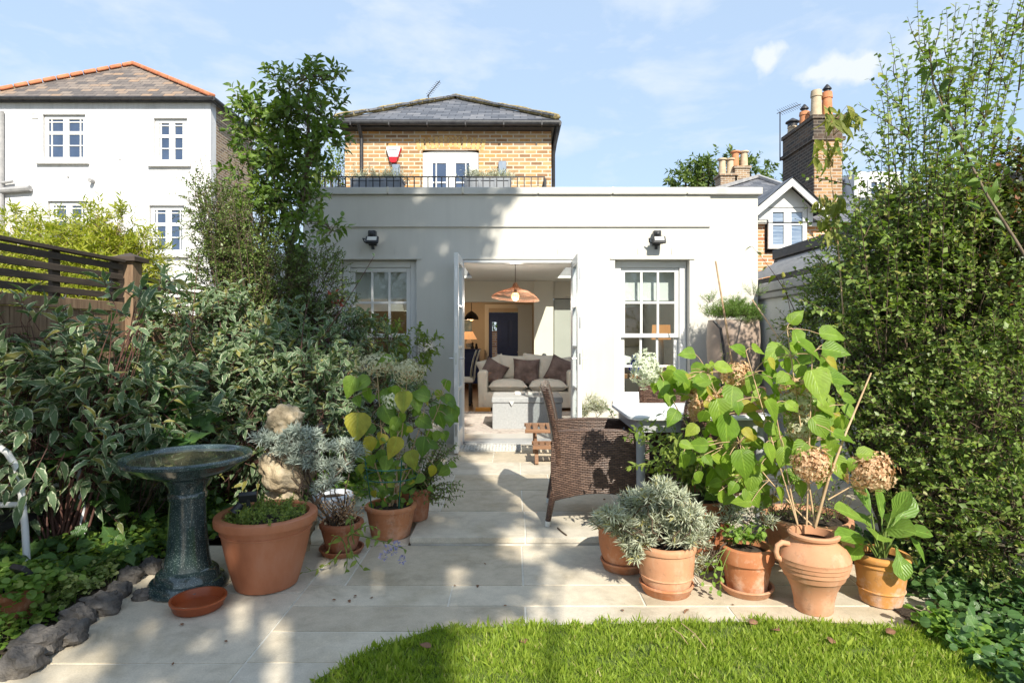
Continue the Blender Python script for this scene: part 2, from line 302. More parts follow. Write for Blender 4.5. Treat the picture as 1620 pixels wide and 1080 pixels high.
M['mat'] = surf('off_white_cotton_loops', [(0.40, 0.395, 0.37), (0.54, 0.53, 0.50)], 14, 1.0, 0.8, 120, 0.006)
M['alarm_white'] = surf('white_abs', [(0.66, 0.70, 0.78), (0.70, 0.74, 0.82)], 3, 0.3, 0.0)
M['alarm_red'] = surf('red_lens', [(0.45, 0.012, 0.02), (0.50, 0.02, 0.03)], 3, 0.25, 0.0)
M['planter_grey'] = surf('blue_grey_planter', [(0.20, 0.215, 0.24), (0.24, 0.255, 0.28)], 4, 0.55, 0.1)
M['potclay'] = surf('buff_chimney_clay', [(0.40, 0.31, 0.21), (0.58, 0.47, 0.33)], 6, 0.85, 0.3, 30)
M['potclay_red'] = surf('orange_chimney_clay', [(0.46, 0.18, 0.08), (0.58, 0.26, 0.13)], 6, 0.85, 0.3, 30)
M['steel'] = surf('brushed_steel', [(0.50, 0.50, 0.50), (0.6, 0.6, 0.6)], 6, 0.3, 0.0, metal=0.9)
M['blueglass'] = surf('cobalt_glass', [(0.01, 0.02, 0.30), (0.02, 0.03, 0.36)], 3, 0.1, 0.0, spec=0.8)
M['bark'] = surf('brown_bark', [(0.075, 0.052, 0.035), (0.16, 0.12, 0.085), (0.23, 0.18, 0.13)], 18, 0.95, 0.8, 40, 0.01, stretch=(1, 1, 0.3))
M['twig'] = surf('brown_twig', [(0.06, 0.04, 0.028), (0.13, 0.09, 0.06)], 14, 0.85, 0.0)
M['redstem'] = surf('dark_red_stem', [(0.07, 0.032, 0.025), (0.13, 0.062, 0.048)], 14, 0.7, 0.0)
M['cane'] = surf('dry_cane', [(0.34, 0.22, 0.12), (0.52, 0.37, 0.22)], 14, 0.7, 0.0)
M['greenstem'] = surf('green_stem', [(0.10, 0.16, 0.03), (0.20, 0.26, 0.07)], 14, 0.6, 0.0)
M['greenwire'] = surf('green_coated_wire', [(0.01, 0.09, 0.06), (0.02, 0.12, 0.08)], 6, 0.4, 0.0)
# leaves
M['l_dogwood'] = leafmat('variegated_dogwood_leaf', (0.072, 0.122, 0.06), (0.14, 0.21, 0.10), edge=(0.48, 0.51, 0.36), edge_w=0.82, rough=0.5, transl=0.25, odd=(0.26, 0.24, 0.06), splash=0.6)
M['l_small'] = leafmat('small_shrub_leaf', (0.075, 0.12, 0.026), (0.155, 0.22, 0.055), rough=0.42, transl=0.22, vein=0, odd=(0.18, 0.20, 0.05))
M['l_smallb'] = leafmat('small_bright_shrub_leaf', (0.10, 0.155, 0.032), (0.22, 0.30, 0.07), rough=0.42, transl=0.3, vein=0, odd=(0.27, 0.27, 0.08))
M['l_rust'] = leafmat('rust_tinged_shrub_leaf', (0.05, 0.085, 0.02), (0.11, 0.13, 0.035), rough=0.45, transl=0.25, vein=0, odd=(0.20, 0.07, 0.025))
M['l_tree'] = leafmat('glossy_tree_leaf', (0.075, 0.135, 0.022), (0.15, 0.23, 0.038), rough=0.36, transl=0.25, odd=(0.14, 0.19, 0.03), vein=0.15)
M['l_bamboo'] = leafmat('yellow_green_bamboo_leaf', (0.20, 0.24, 0.025), (0.38, 0.38, 0.05), rough=0.45, transl=0.4, vein=0)
M['l_hyd'] = leafmat('lime_hydrangea_leaf', (0.14, 0.255, 0.028), (0.26, 0.37, 0.045), rough=0.45, transl=0.45, tcol=(1.35, 1.45, 0.45), odd=(0.38, 0.34, 0.05), vein=0.3)
M['l_hydd'] = leafmat('green_hydrangea_leaf', (0.09, 0.17, 0.028), (0.17, 0.26, 0.04), rough=0.45, transl=0.42, odd=(0.36, 0.32, 0.04), vein=0.3)
M['l_mint'] = leafmat('mint_green_leaf', (0.14, 0.215, 0.04), (0.26, 0.31, 0.065), rough=0.5, transl=0.38, vein=0.2)
M['l_dock'] = leafmat('bright_broad_leaf', (0.14, 0.26, 0.04), (0.22, 0.34, 0.06), rough=0.38, transl=0.4, vein=0.5)
M['l_lav'] = leafmat('silver_lavender_leaf', (0.33, 0.37, 0.26), (0.56, 0.58, 0.46), rough=0.75, transl=0.25, tcol=(1.05, 1.05, 0.75), vein=0, odd=(0.36, 0.33, 0.12))
M['l_lavg'] = leafmat('grey_blue_lavender_leaf', (0.25, 0.30, 0.255), (0.44, 0.49, 0.42), rough=0.8, transl=0.2, tcol=(1, 1.05, 0.9), vein=0)
M['l_cover'] = leafmat('ground_cover_leaf', (0.10, 0.19, 0.03), (0.19, 0.29, 0.05), rough=0.5, transl=0.38, vein=0, odd=(0.30, 0.36, 0.08))
M['l_gold'] = leafmat('pale_golden_cover_leaf', (0.22, 0.29, 0.09), (0.38, 0.42, 0.17), rough=0.5, transl=0.35, vein=0)
M['l_ivy'] = leafmat('dark_ivy_leaf', (0.045, 0.105, 0.03), (0.09, 0.17, 0.045), rough=0.35, transl=0.2, vein=0.4)
M['l_pine'] = leafmat('bright_needle_leaf', (0.09, 0.17, 0.03), (0.16, 0.26, 0.05), rough=0.5, transl=0.3, vein=0)
M['l_olive'] = leafmat('olive_droopy_leaf', (0.14, 0.175, 0.035), (0.26, 0.27, 0.055), rough=0.45, transl=0.4, odd=(0.35, 0.28, 0.08))
M['l_far'] = leafmat('far_tree_leaf', (0.06, 0.10, 0.025), (0.13, 0.18, 0.04), rough=0.5, transl=0.3, vein=0)
M['l_red'] = leafmat('dull_red_leaf', (0.18, 0.025, 0.02), (0.26, 0.05, 0.03), rough=0.5, transl=0.3)
M['l_grass'] = leafmat('lawn_blade', (0.19, 0.29, 0.03), (0.36, 0.44, 0.065), rough=0.55, transl=0.45, vein=0, odd=(0.46, 0.41, 0.18), tcol=(1.25, 1.35, 0.5))
M['l_brown'] = leafmat('dry_fallen_leaf', (0.16, 0.075, 0.04), (0.25, 0.13, 0.075), rough=0.8, transl=0.1, vein=0.3)
M['f_cream'] = leafmat('cream_floret', (0.50, 0.48, 0.30), (0.68, 0.66, 0.47), rough=0.7, transl=0.35, tcol=(1, 1, 0.8), vein=0, odd=(0.45, 0.28, 0.14))
M['f_white'] = leafmat('white_green_floret', (0.56, 0.62, 0.45), (0.74, 0.76, 0.64), rough=0.7, transl=0.35, tcol=(1, 1, 0.8), vein=0)
M['f_brown'] = leafmat('dried_brown_floret', (0.46, 0.26, 0.13), (0.74, 0.53, 0.33), rough=0.75, transl=0.3, tcol=(1.1, 0.9, 0.6), vein=0, odd=(0.66, 0.55, 0.34))
M['f_purple'] = leafmat('lilac_floret', (0.26, 0.24, 0.50), (0.38, 0.35, 0.6), rough=0.7, transl=0.3, vein=0)
M['f_redflower'] = leafmat('red_floret', (0.5, 0.05, 0.02), (0.6, 0.12, 0.04), rough=0.7, transl=0.3, vein=0)

# ------------------------------------------------------------------ mesh helpers
class MB:
    def __init__(s): s.v = []; s.f = []; s.uv = {}; s.rnd = {}
    def add(s, vs, fs, uvs=None):
        b = len(s.v); s.v += [tuple(x) for x in vs]
        for i, q in enumerate(fs):
            if uvs: s.uv[len(s.f)] = [uvs[k] for k in q]
            s.f.append(tuple(b + k for k in q))
        return s
    def quad(s, *p): return s.add(p, [tuple(range(len(p)))])
    def box(s, x0, x1, y0, y1, z0, z1, m=None):
        v = [(x, y, z) for x in (x0, x1) for y in (y0, y1) for z in (z0, z1)]
        if m is not None: v = [m @ Vector(q) for q in v]
        return s.add(v, [(0, 1, 3, 2), (4, 6, 7, 5), (0, 4, 5, 1), (2, 3, 7, 6), (0, 2, 6, 4), (1, 5, 7, 3)])
    def bar(s, a, b, w, h, up=(0, 0, 1)):
        a, b = Vector(a), Vector(b); d = (b - a); L = d.length; d.normalize()
        x = d.cross(Vector(up)); x.normalize(); u = x.cross(d)
        m = Matrix(((x.x, d.x, u.x, a.x), (x.y, d.y, u.y, a.y), (x.z, d.z, u.z, a.z), (0, 0, 0, 1)))
        return s.box(-w / 2, w / 2, 0, L, -h / 2, h / 2, m)
    def tube(s, pts, r, n=8, cap=True):
        pts = [Vector(p) for p in pts]; k = len(pts)
        rs = r if isinstance(r, (list, tuple)) else [r] * k
        t0 = (pts[1] - pts[0]).normalized(); ref = Vector((0, 0, 1)) if abs(t0.z) < 0.9 else Vector((1, 0, 0))
        x = t0.cross(ref).normalized(); vs = []
        for i, p in enumerate(pts):
            t = (pts[min(i + 1, k - 1)] - pts[max(i - 1, 0)]).normalized()
            x = (x - t * x.dot(t)).normalized(); y = t.cross(x)
            vs += [p + (x * math.cos(2 * math.pi * j / n) + y * math.sin(2 * math.pi * j / n)) * rs[i] for j in range(n)]
        fs = [(i * n + j, i * n + (j + 1) % n, (i + 1) * n + (j + 1) % n, (i + 1) * n + j) for i in range(k - 1) for j in range(n)]
        if cap: fs += [tuple(range(n - 1, -1, -1)), tuple((k - 1) * n + j for j in range(n))]
        return s.add(vs, fs)
    def lathe(s, prof, c=(0, 0, 0), n=48, wob=0.0):
        vs = []; k = len(prof); c = Vector(c)
        for (r, z) in prof:
            for j in range(n):
                a = 2 * math.pi * j / n; rr = r * (1 + wob * math.sin(3 * a + z * 9))
                vs.append(c + Vector((rr * math.cos(a), rr * math.sin(a), z)))
        fs = [(i * n + j, i * n + (j + 1) % n, (i + 1) * n + (j + 1) % n, (i + 1) * n + j) for i in range(k - 1) for j in range(n)]
        uv = [(2 * math.pi * j / n * 0.2, p[1]) for p in prof for j in range(n)]
        s.add(vs, fs)
        if prof[0][0] < 0.5 and prof[0][0] > 1e-4: s.f.append(tuple(len(s.v) - k * n + j for j in range(n - 1, -1, -1)))
        return s
    def prism(s, poly, y0, y1):            # poly in xz, extruded along y
        n = len(poly); vs = [(x, y0, z) for x, z in poly] + [(x, y1, z) for x, z in poly]
        return s.add(vs, [tuple(range(n - 1, -1, -1)), tuple(range(n, 2 * n))] + [(i, (i + 1) % n, n + (i + 1) % n, n + i) for i in range(n)])
    def grid(s, fn, nu, nv, uvs=None):
        vs = [fn(i / nu, j / nv) for i in range(nu + 1) for j in range(nv + 1)]
        fs = [(i * (nv + 1) + j, (i + 1) * (nv + 1) + j, (i + 1) * (nv + 1) + j + 1, i * (nv + 1) + j + 1) for i in range(nu) for j in range(nv)]
        return s.add(vs, fs, [(i / nu * uvs[0], j / nv * uvs[1]) for i in range(nu + 1) for j in range(nv + 1)] if uvs else None)
    def blob(s, c, rad, seed=0, amp=0.12, nu=18, nv=12, boxy=1.0, rough=0.0):
        c = Vector(c); ph = [(U(0, 6), U(0, 6), U(1.2, 3.2), U(1.2, 3.2)) for _ in range(5)]
        vs = []
        for j in range(nv + 1):
            th = math.pi * j / nv
            for i in range(nu):
                a = 2 * math.pi * i / nu
                d = Vector((math.sin(th) * math.cos(a), math.sin(th) * math.sin(a), math.cos(th)))
                if boxy < 1: d = Vector([math.copysign(abs(q) ** boxy, q) for q in d])
                k = 1 + amp * sum(math.sin(p[2] * d.x * 2 + p[0]) * math.cos(p[3] * d.z * 2 + p[1] + d.y * 2) for p in ph) / 2.2
                if rough: k += rough * (mnoise.fractal(d * 2.2 + Vector((ph[0][0] * 9, ph[1][0] * 5, 0)), 0.9, 2.1, 5))
                vs.append(c + Vector((d.x * rad[0], d.y * rad[1], d.z * rad[2])) * k)
        fs = [(j * nu + i, (j + 1) * nu + i, (j + 1) * nu + (i + 1) % nu, j * nu + (i + 1) % nu) for j in range(nv) for i in range(nu)]
        return s.add(vs, fs)
    def build(s, name, mat, parent=None, smooth=False, bevel=0.0, rnd=None):
        o0 = Vector((0, 0, 0)); q = parent
        while q is not None: o0 = o0 + q.location; q = q.parent
        me = bpy.data.meshes.new(name)
        me.from_pydata([(v[0] - o0.x, v[1] - o0.y, v[2] - o0.z) for v in s.v], [], s.f)
        uvl = me.uv_layers.new(name='UVMap').data
        up = Vector((0, 0, 1))
        for p in me.polygons:
            if p.index in s.uv:
                for k, li in enumerate(p.loop_indices): uvl[li].uv = s.uv[p.index][k]
                continue
            n = p.normal
            if abs(n.z) > 0.99: t, b = Vector((1, 0, 0)), Vector((0, 1, 0))
            else: t = up.cross(n).normalized(); b = n.cross(t)
            for li in p.loop_indices:
                co = Vector(s.v[me.loops[li].vertex_index]); uvl[li].uv = (co.dot(t), co.dot(b))
        if rnd is not None:
            a = me.attributes.new('rnd', 'FLOAT', 'FACE'); a.data.foreach_set('value', rnd)
        if smooth:
            me.polygons.foreach_set('use_smooth', [True] * len(me.polygons))
            if smooth != 'all':
                try: me.set_sharp_from_angle(angle=R(40))
                except Exception: pass
        if mat: me.materials.append(mat)
        o = bpy.data.objects.new(name, me); COL.objects.link(o)
        if parent: o.parent = parent
        if bevel:
            bm = o.modifiers.new('bevel', 'BEVEL'); bm.width = bevel; bm.segments = 2; bm.limit_method = 'ANGLE'; bm.angle_limit = R(40)
        return o
def tag(o, label=None, cat=None, group=None, kind=None):
    if label: o['label'] = label
    if cat: o['category'] = cat
    if group: o['group'] = group
    if kind: o['kind'] = kind
    return o
def thing(name, label, cat, loc=(0, 0, 0), group=None):
    o = bpy.data.objects.new(name, None); COL.objects.link(o); o.location = loc; o.empty_display_size = 0.1
    return tag(o, label, cat, group)
def solo(name, mb, mat, loc, label, cat, group=None, smooth=False, bevel=0.0):
    """a thing that is one mesh: world coordinates in, origin moved to loc"""
    loc = Vector(loc); mb.v = [tuple(Vector(v) - loc) for v in mb.v]
    o = mb.build(name, mat, None, smooth, bevel); o.location = loc
    return tag(o, label, cat, group)
def struct(name, mb, mat, **k):
    return tag(mb.build(name, mat, **k), kind='structure')
def copy_thing(o, parent=None):
    c = o.copy(); COL.objects.link(c)
    if parent: c.parent = parent
    for ch in list(o.children): copy_thing(ch, c)
    return c
# ------------------------------------------------------------------ foliage engine
def tmpl(rows, fold=0.25, curl=0.25, wave=0.0):
    """rows: (along, half width). three columns folded about the midrib"""
    vs, uv, fs, ids = [], [], [], []
    for i, (v, w) in enumerate(rows):
        if w <= 1e-4: ids.append([len(vs)]); vs.append((0, v, -curl * v * v)); uv.append((0.5, v))
        else:
            k = len(vs); ids.append([k, k + 1, k + 2]); zw = wave * math.sin(i * 2.4)
            vs += [(-w, v, fold * w - curl * v * v + zw), (0, v, -curl * v * v), (w, v, fold * w - curl * v * v - zw)]
            uv += [(0.0, v), (0.5, v), (1.0, v)]
    for a, b in zip(ids, ids[1:]):
        if len(a) == 1 and len(b) == 3: fs += [(a[0], b[1], b[0]), (a[0], b[2], b[1])]
        elif len(a) == 3 and len(b) == 1: fs += [(a[0], a[1], b[0]), (a[1], a[2], b[0])]
        else: fs += [(a[0], a[1], b[1], b[0]), (a[1], a[2], b[2], b[1])]
    return np.array(vs), np.array(uv), fs
T = {
    'ovate': tmpl([(0, 0), (.10, .13), (.32, .24), (.58, .21), (.82, .10), (1, 0)], .35, .30),
    'heart': tmpl([(0, 0), (.02, .20), (.16, .37), (.40, .40), (.66, .27), (.86, .11), (1, 0)], .22, .28, .012),
    'lance': tmpl([(0, 0), (.25, .10), (.6, .085), (1, 0)], .3, .25),
    'narrow': tmpl([(0, 0.02), (.5, .045), (1, 0)], .4, .15),
    'tiny': (np.array([(0, 0, 0), (.30, .42, .06), (0, 1, -.08), (-.30, .42, .06)]), np.array([(.5, 0), (1, .5), (.5, 1), (0, .5)]), [(0, 1, 2), (0, 2, 3)]),
    'round': tmpl([(0, 0), (.15, .28), (.5, .42), (.85, .28), (1, 0)], .15, .1),
    'spoon': tmpl([(0, .03), (.18, .035), (.36, .09), (.58, .22), (.80, .22), (.94, .11), (1, 0)], .25, .35, .02),
    'blade': (np.array([(-.5, 0, 0), (.5, 0, 0), (.38, .5, .0), (-.38, .5, .0), (0, 1, 0)]), np.array([(0, 0), (1, 0), (1, .5), (0, .5), (.5, 1)]), [(0, 1, 2, 3), (3, 2, 4)]),
    'ivy': tmpl([(0, 0), (.04, .30), (.22, .44), (.42, .26), (.55, .33), (.78, .12), (1, 0)], .2, .2),
}
def nrm(a): return a / np.maximum(np.linalg.norm(a, axis=-1, keepdims=True), 1e-9)
class LV:
    """collects leaves (numpy batches) and thin twigs, and builds each as one mesh"""
    def __init__(s): s.b = []; s.seg = []
    def leaves(s, pos, dr, nm, size, width=1.0, rnd=None):
        pos = np.atleast_2d(np.asarray(pos, float)); n = len(pos)
        dr = nrm(np.broadcast_to(np.asarray(dr, float), (n, 3))); nm = np.broadcast_to(np.asarray(nm, float), (n, 3))
        side = np.cross(dr, nm); bad = np.linalg.norm(side, axis=1) < 1e-3
        if bad.any(): side = side.copy(); side[bad] = np.cross(dr[bad], np.array([[.3, .9, .2]]))
        side = nrm(side); nm = np.cross(side, dr)
        s.b.append((pos, dr, side, nm, np.broadcast_to(np.asarray(size, float), (n,)), np.broadcast_to(np.asarray(width, float), (n,)),
                    rng.random(n) if rnd is None else np.broadcast_to(np.asarray(rnd, float), (n,))))
    def twig(s, p0, p1, r0, r1): s.seg.append((np.atleast_2d(p0), np.atleast_2d(p1), np.broadcast_to(np.asarray(r0, float), (len(np.atleast_2d(p0)),)), np.broadcast_to(np.asarray(r1, float), (len(np.atleast_2d(p0)),))))
    def line(s, pts, r0, r1):
        pts = np.asarray(pts, float); k = len(pts) - 1; rr = np.linspace(r0, r1, k + 1)
        s.twig(pts[:-1], pts[1:], rr[:-1], rr[1:])
    def build(s, name, tname, mat, parent=None):
        tv, tu, tf = T[tname]
        cat = [np.concatenate([b[i] for b in s.b]) for i in range(7)]
        pos, dr, sd, nm, sz, wd, rd = cat
        N_ = len(pos); cu = rng.normal(0, .16, N_); tw = rng.normal(0, .35, N_); bow = rng.normal(0, .10, N_)
        zz = tv[None, :, 2] - cu[:, None] * tv[None, :, 1] ** 2 + tw[:, None] * tv[None, :, 0] * tv[None, :, 1]
        xx = tv[None, :, 0] * wd[:, None] + bow[:, None] * tv[None, :, 1] ** 2
        v = pos[:, None, :] + sz[:, None, None] * (tv[None, :, 1, None] * dr[:, None, :] + xx[..., None] * sd[:, None, :] + zz[..., None] * nm[:, None, :])
        return s._mesh(name, v, tf, tu, rd, mat, parent, True)
    def build_twigs(s, name, mat, parent=None, n=4):
        p0 = np.concatenate([q[0] for q in s.seg]); p1 = np.concatenate([q[1] for q in s.seg]); r0 = np.concatenate([q[2] for q in s.seg]); r1 = np.concatenate([q[3] for q in s.seg])
        d = nrm(p1 - p0); ref = np.where(np.abs(d[:, 2:3]) < .9, np.array([[0, 0, 1.]]), np.array([[1., 0, 0]]))
        x = nrm(np.cross(d, ref)); y = np.cross(d, x); a = np.arange(n) * 2 * math.pi / n
        ring = np.cos(a)[None, :, None] * x[:, None] + np.sin(a)[None, :, None] * y[:, None]
        v = np.concatenate([p0[:, None] + ring * r0[:, None, None], p1[:, None] + ring * r1[:, None, None]], 1)
        tf = [(j, (j + 1) % n, n + (j + 1) % n, n + j) for j in range(n)]
        return s._mesh(name, v, tf, np.zeros((2 * n, 2)), np.zeros(len(v)), mat, parent, True)
    def _mesh(s, name, v, tf, tu, rd, mat, parent, smooth):
        o0 = np.zeros(3); q = parent
        while q is not None: o0 = o0 + np.array(q.location); q = q.parent
        N, K = v.shape[:2]; v = (v - o0).reshape(-1, 3)
        flat = np.concatenate([np.array(f) for f in tf]); ln = np.array([len(f) for f in tf])
        li = (np.arange(N)[:, None] * K + flat[None]).ravel(); tot = np.tile(ln, N); st = np.concatenate([[0], np.cumsum(tot)[:-1]])
        me = bpy.data.meshes.new(name)
        me.vertices.add(N * K); me.vertices.foreach_set('co', v.astype(np.float32).ravel())
        me.loops.add(len(li)); me.loops.foreach_set('vertex_index', li.astype(np.int32))
        me.polygons.add(len(tot)); me.polygons.foreach_set('loop_start', st.astype(np.int32)); me.polygons.foreach_set('loop_total', tot.astype(np.int32))
        if smooth: me.polygons.foreach_set('use_smooth', np.ones(len(tot), bool))
        me.update(calc_edges=True)
        uvl = me.uv_layers.new(name='UVMap'); uvl.data.foreach_set('uv', np.tile(tu[flat], (N, 1)).astype(np.float32).ravel())
        a = me.attributes.new('rnd', 'FLOAT', 'FACE'); a.data.foreach_set('value', np.repeat(rd, len(tf)).astype(np.float32))
        if mat: me.materials.append(mat)
        o = bpy.data.objects.new(name, me); COL.objects.link(o)
        if parent: o.parent = parent
        return o
UP = np.array([0, 0, 1.0])
SN = np.array(S)
def rvec(n): return nrm(rng.normal(size=(n, 3)))
def sprays(lv, org, dr, L, per, leaf, width=1.0, twr=0.0015, droop=0.15, spread=0.9, upn=0.8, lvar=0.35, start=0.15, bend=None, end_rosette=False):
    """twigs from org along dr with leaves placed round them"""
    n = len(org); dr = nrm(dr); L = np.broadcast_to(L, (n,))
    side = nrm(np.cross(dr, rvec(n))); oth = np.cross(dr, side)
    end = org + dr * L[:, None] - UP * (droop * L)[:, None]
    mid = (org + end) / 2 + UP * (droop * L * .35)[:, None]
    if twr: lv.twig(org, mid, twr * 1.3, twr); lv.twig(mid, end, twr, twr * .6)
    for j in range(per):
        t = start + (1 - start) * (j + rng.random(n) * .6) / per
        t = np.minimum(t, 1.0)[:, None]
        p = (1 - t) ** 2 * org + 2 * t * (1 - t) * (2 * mid - (org + end) / 2) + t ** 2 * end
        a = j * 2.4 + rng.random(n) * 1.2
        rad = side * np.cos(a)[:, None] + oth * np.sin(a)[:, None]
        ld = nrm(dr * (0.55 + .5 * t) + rad * spread + rng.normal(size=(n, 3)) * .2 - UP * .15)
        nm = nrm(UP * upn + rng.normal(size=(n, 3)) * .45 + SN * .3)
        lv.leaves(p, ld, nm, leaf * (1 + (rng.random(n) - .5) * 2 * lvar), width)
def inblob(n, c, rad, lo=0.5, hi=1.0):
    d = rvec(n); r = (lo ** 3 + rng.random(n) * (hi ** 3 - lo ** 3)) ** (1 / 3)
    return np.array(c) + d * np.array(rad) * r[:, None], d
def bez(p0, p1, p2, n):
    t = np.linspace(0, 1, n)[:, None]
    return (1 - t) ** 2 * np.array(p0) + 2 * t * (1 - t) * np.array(p1) + t ** 2 * np.array(p2)
def shoot(lv, pts, leaf, spacing, width=1.0, r0=0.004, r1=0.0012, start=0.1, spread=0.9, upn=0.7, pairs=False, hang=0.1, taper=0.3):
    """a long stem along pts with leaves every spacing"""
    pts = np.asarray(pts, float); lv.line(pts, r0, r1)
    seg = np.linalg.norm(np.diff(pts, axis=0), axis=1); cum = np.concatenate([[0], np.cumsum(seg)]); Lt = cum[-1]
    n = max(2, int(Lt * (1 - start) / spacing)); s = np.linspace(Lt * start, Lt, n)
    p = np.stack([np.interp(s, cum, pts[:, k]) for k in range(3)], 1)
    e = np.minimum(s + .01, Lt); q = np.stack([np.interp(e, cum, pts[:, k]) for k in range(3)], 1); d = nrm(q - p + np.array(pts[-1] - pts[-2]) * .001)
    for m in range(2 if pairs else 1):
        a = np.arange(n) * (1.57 if pairs else 2.4) + m * math.pi + rng.random(n) * .6
        sd = nrm(np.cross(d, np.array([[.2, .9, .35]]))); ot = np.cross(d, sd)
        rad = sd * np.cos(a)[:, None] + ot * np.sin(a)[:, None]
        ld = nrm(d * .6 + rad * spread + rng.normal(size=(n, 3)) * .15 - UP * hang)
        nm = nrm(UP * upn + rng.normal(size=(n, 3)) * .35 + SN * .35)
        f = 1 - taper * np.linspace(0, 1, n)
        lv.leaves(p, ld, nm, leaf * f * (0.75 + .5 * rng.random(n)), width)
# ================================================================== SETTING
g = MB(); g.quad((-600, -300, -.12), (600, -300, -.12), (600, 900, -.12), (-600, 900, -.12)); struct('ground', g, surf('trodden_earth_and_grass', [(0.07, 0.06, 0.035), (0.12, 0.105, 0.065), (0.10, 0.11, 0.05)], .8, 1.0, 0.3, 20))
LZ = -0.045
YF = 6.74
def slabs(rows, z, seed):
    mb = MB(); rn = []; random.seed(seed); j = .0048
    for (y0, y1, xs) in rows:
        for a, b in zip(xs, xs[1:]):
            k = U(-.0012, .0012); mb.box(a + j, b - j, y0 + j, y1 - j, z - .035, z + k); rn += [random.random()] * 6
    return mb, rn
low = [(2.322, 2.568, [-1.037, -.1, .9]), (2.568, 2.808, [-1.037, .055, 1.0, 2.0]), (2.808, 3.042, [-1.037, -.307, .62, 1.5, 2.3]),
       (3.042, 3.618, [-1.037, -.852, .05, .95, 1.75, 2.5])]
y = 2.322; k = 0
while y > -4.0:
    low.append((y - .57, y, [-1.037, -.45 + .2 * (k % 2), .3, 1.1])); y -= .57; k += 1
left = [(1.75, 2.315, [-1.86, -1.037]), (2.315, 2.95, [-1.95, -1.037]), (2.95, 3.618, [-2.0, -1.45, -1.037]), (3.618, 4.3, [-1.7, -1.16, -.63])]
y = 1.75
while y > -4: left.append((y - .6, y, [-1.8, -1.037])); y -= .6
mb, rn = slabs(low + left, LZ, 3)
struct('lower_terrace_paving', mb, M['sand'], rnd=rn, bevel=.002)
g = MB(); g.quad((-2.0, -4, LZ - .004), (2.6, -4, LZ - .004), (2.6, 3.6, LZ - .004), (-2.0, 3.6, LZ - .004)); struct('lower_terrace_joints', g, M['grout'])
up = [(3.618, 4.17, [-.63, .075, 1.0, 1.9, 2.75]), (4.17, 4.74, [-.9, -.51, .065, .75, 1.6, 2.75]), (4.74, 5.26, [-1.2, -.51, .3, 1.1, 2.0, 2.75]),
      (5.26, 5.77, [-1.7, -.85, .067, .95, 1.85, 2.75]), (5.77, 6.32, [-1.9, -1.0, -.2, .6, 1.5, 2.75]), (6.32, 6.735, [-2.3, -1.3, -.5, .35, 1.2, 2.0, 2.75])]
mb, rn = slabs(up, 0.0, 5)
struct('patio_paving', mb, M['sand'], rnd=rn, bevel=.002)
g = MB(); g.box(-.62, 2.75, 3.63, 6.735, -.06, -.004); g.box(-2.3, -.63, 4.31, 6.735, -.06, -.004); struct('patio_joints', g, M['grout'])
# drain slot in front of the doors
g = MB()
for i in range(26): g.box(-.50 + i * .045, -.475 + i * .045, 6.60, 6.64, .0, .004)
struct('drain_slots', g, M['black'])
# lawn
edge = [(-.95, -4), (-.93, 1.5), (-.80, 2.0), (-.715, 2.190), (-.57, 2.385), (-.42, 2.505), (-.34, 2.562), (-.014, 2.590), (.505, 2.615), (1.24, 2.635), (1.60, 2.60), (1.80, 2.50), (2.6, 2.45), (2.9, -4)]
g = MB(); n = len(edge)
g.add([(x, y, LZ + .012) for x, y in edge] + [(x, y, LZ - .02) for x, y in edge], [tuple(range(n - 1, -1, -1))] + [(i, (i + 1) % n, n + (i + 1) % n, n + i) for i in range(n)])
struct('lawn', g, M['turf'])
ex = np.array([e[1] for e in edge[:-1]]); 
def lawn_ymax(x):
    xs = np.array([e[0] for e in edge[1:13]]); ys = np.array([e[1] for e in edge[1:13]]); return np.interp(x, xs, ys)
lv = LV(); n = 150000
x = rng.uniform(-.95, 2.55, n); yy = rng.uniform(1.55, 2.70, n)
keep = (yy < lawn_ymax(x) + rng.normal(0, .016, n) + .014 * np.sin(x * 19) + .012 * np.sin(x * 47 + 1)) & (x > -.93 + rng.normal(0, .015, n)) & (np.sin(x * 7 + 2 * np.sin(yy * 9)) * np.sin(yy * 11 + np.sin(x * 5)) > -.80 + .6 * (rng.random(n) - .6)); x, yy = x[keep], yy[keep]; n = len(x)
tuft = (np.sin(x * 23 + 3 * np.sin(yy * 17)) * np.sin(yy * 29 + 2 * np.sin(x * 13)))
hgt = (.023 + .018 * rng.random(n) ** 2 + .009 * tuft) * (1 + .5 * (rng.random(n) > .96)); hgt = np.maximum(hgt, .014)
dr = np.stack([rng.normal(0, .55, n) + .12 * tuft, rng.normal(0, .5, n), np.ones(n)], 1)
lv.leaves(np.stack([x, yy, np.full(n, LZ + .008)], 1), dr, np.stack([rng.normal(size=n), rng.normal(size=n) - .4, np.full(n, .3)], 1), hgt, .052, np.clip(rng.random(n) * .75 + .12 * tuft + .35 * (rng.random(n) > .88), 0, 1))
tag(lv.build('lawn_grass', 'blade', M['l_grass']), kind='stuff')
# planting bed soil on the left and right
g = MB()
def bedz(u, v):
    yb = 0.8 + v * 5.9; xr = np.interp(yb, [0.8, 1.7, 2.3, 3.0, 3.6, 4.0, 4.4, 6.7], [-1.84, -1.84, -1.90, -1.98, -1.85, -1.55, -1.25, -1.3]); xl = -3.03
    return (xl + (xr - xl) * u, yb, -.035 + .05 * math.sin(u * math.pi) + .015 * math.sin(u * 17 + v * 31) + .012 * math.sin(v * 55))
g.grid(bedz, 24, 80); struct('flower_bed_soil', g, M['soil'], smooth='all')
g = MB(); g.grid(lambda u, v: (1.75 + u * 1.03, .6 + v * 5.8, -.052 + .02 * math.sin(u * 14 + v * 37) + .03 * u), 14, 60); struct('border_soil', g, M['soil'], smooth='all')

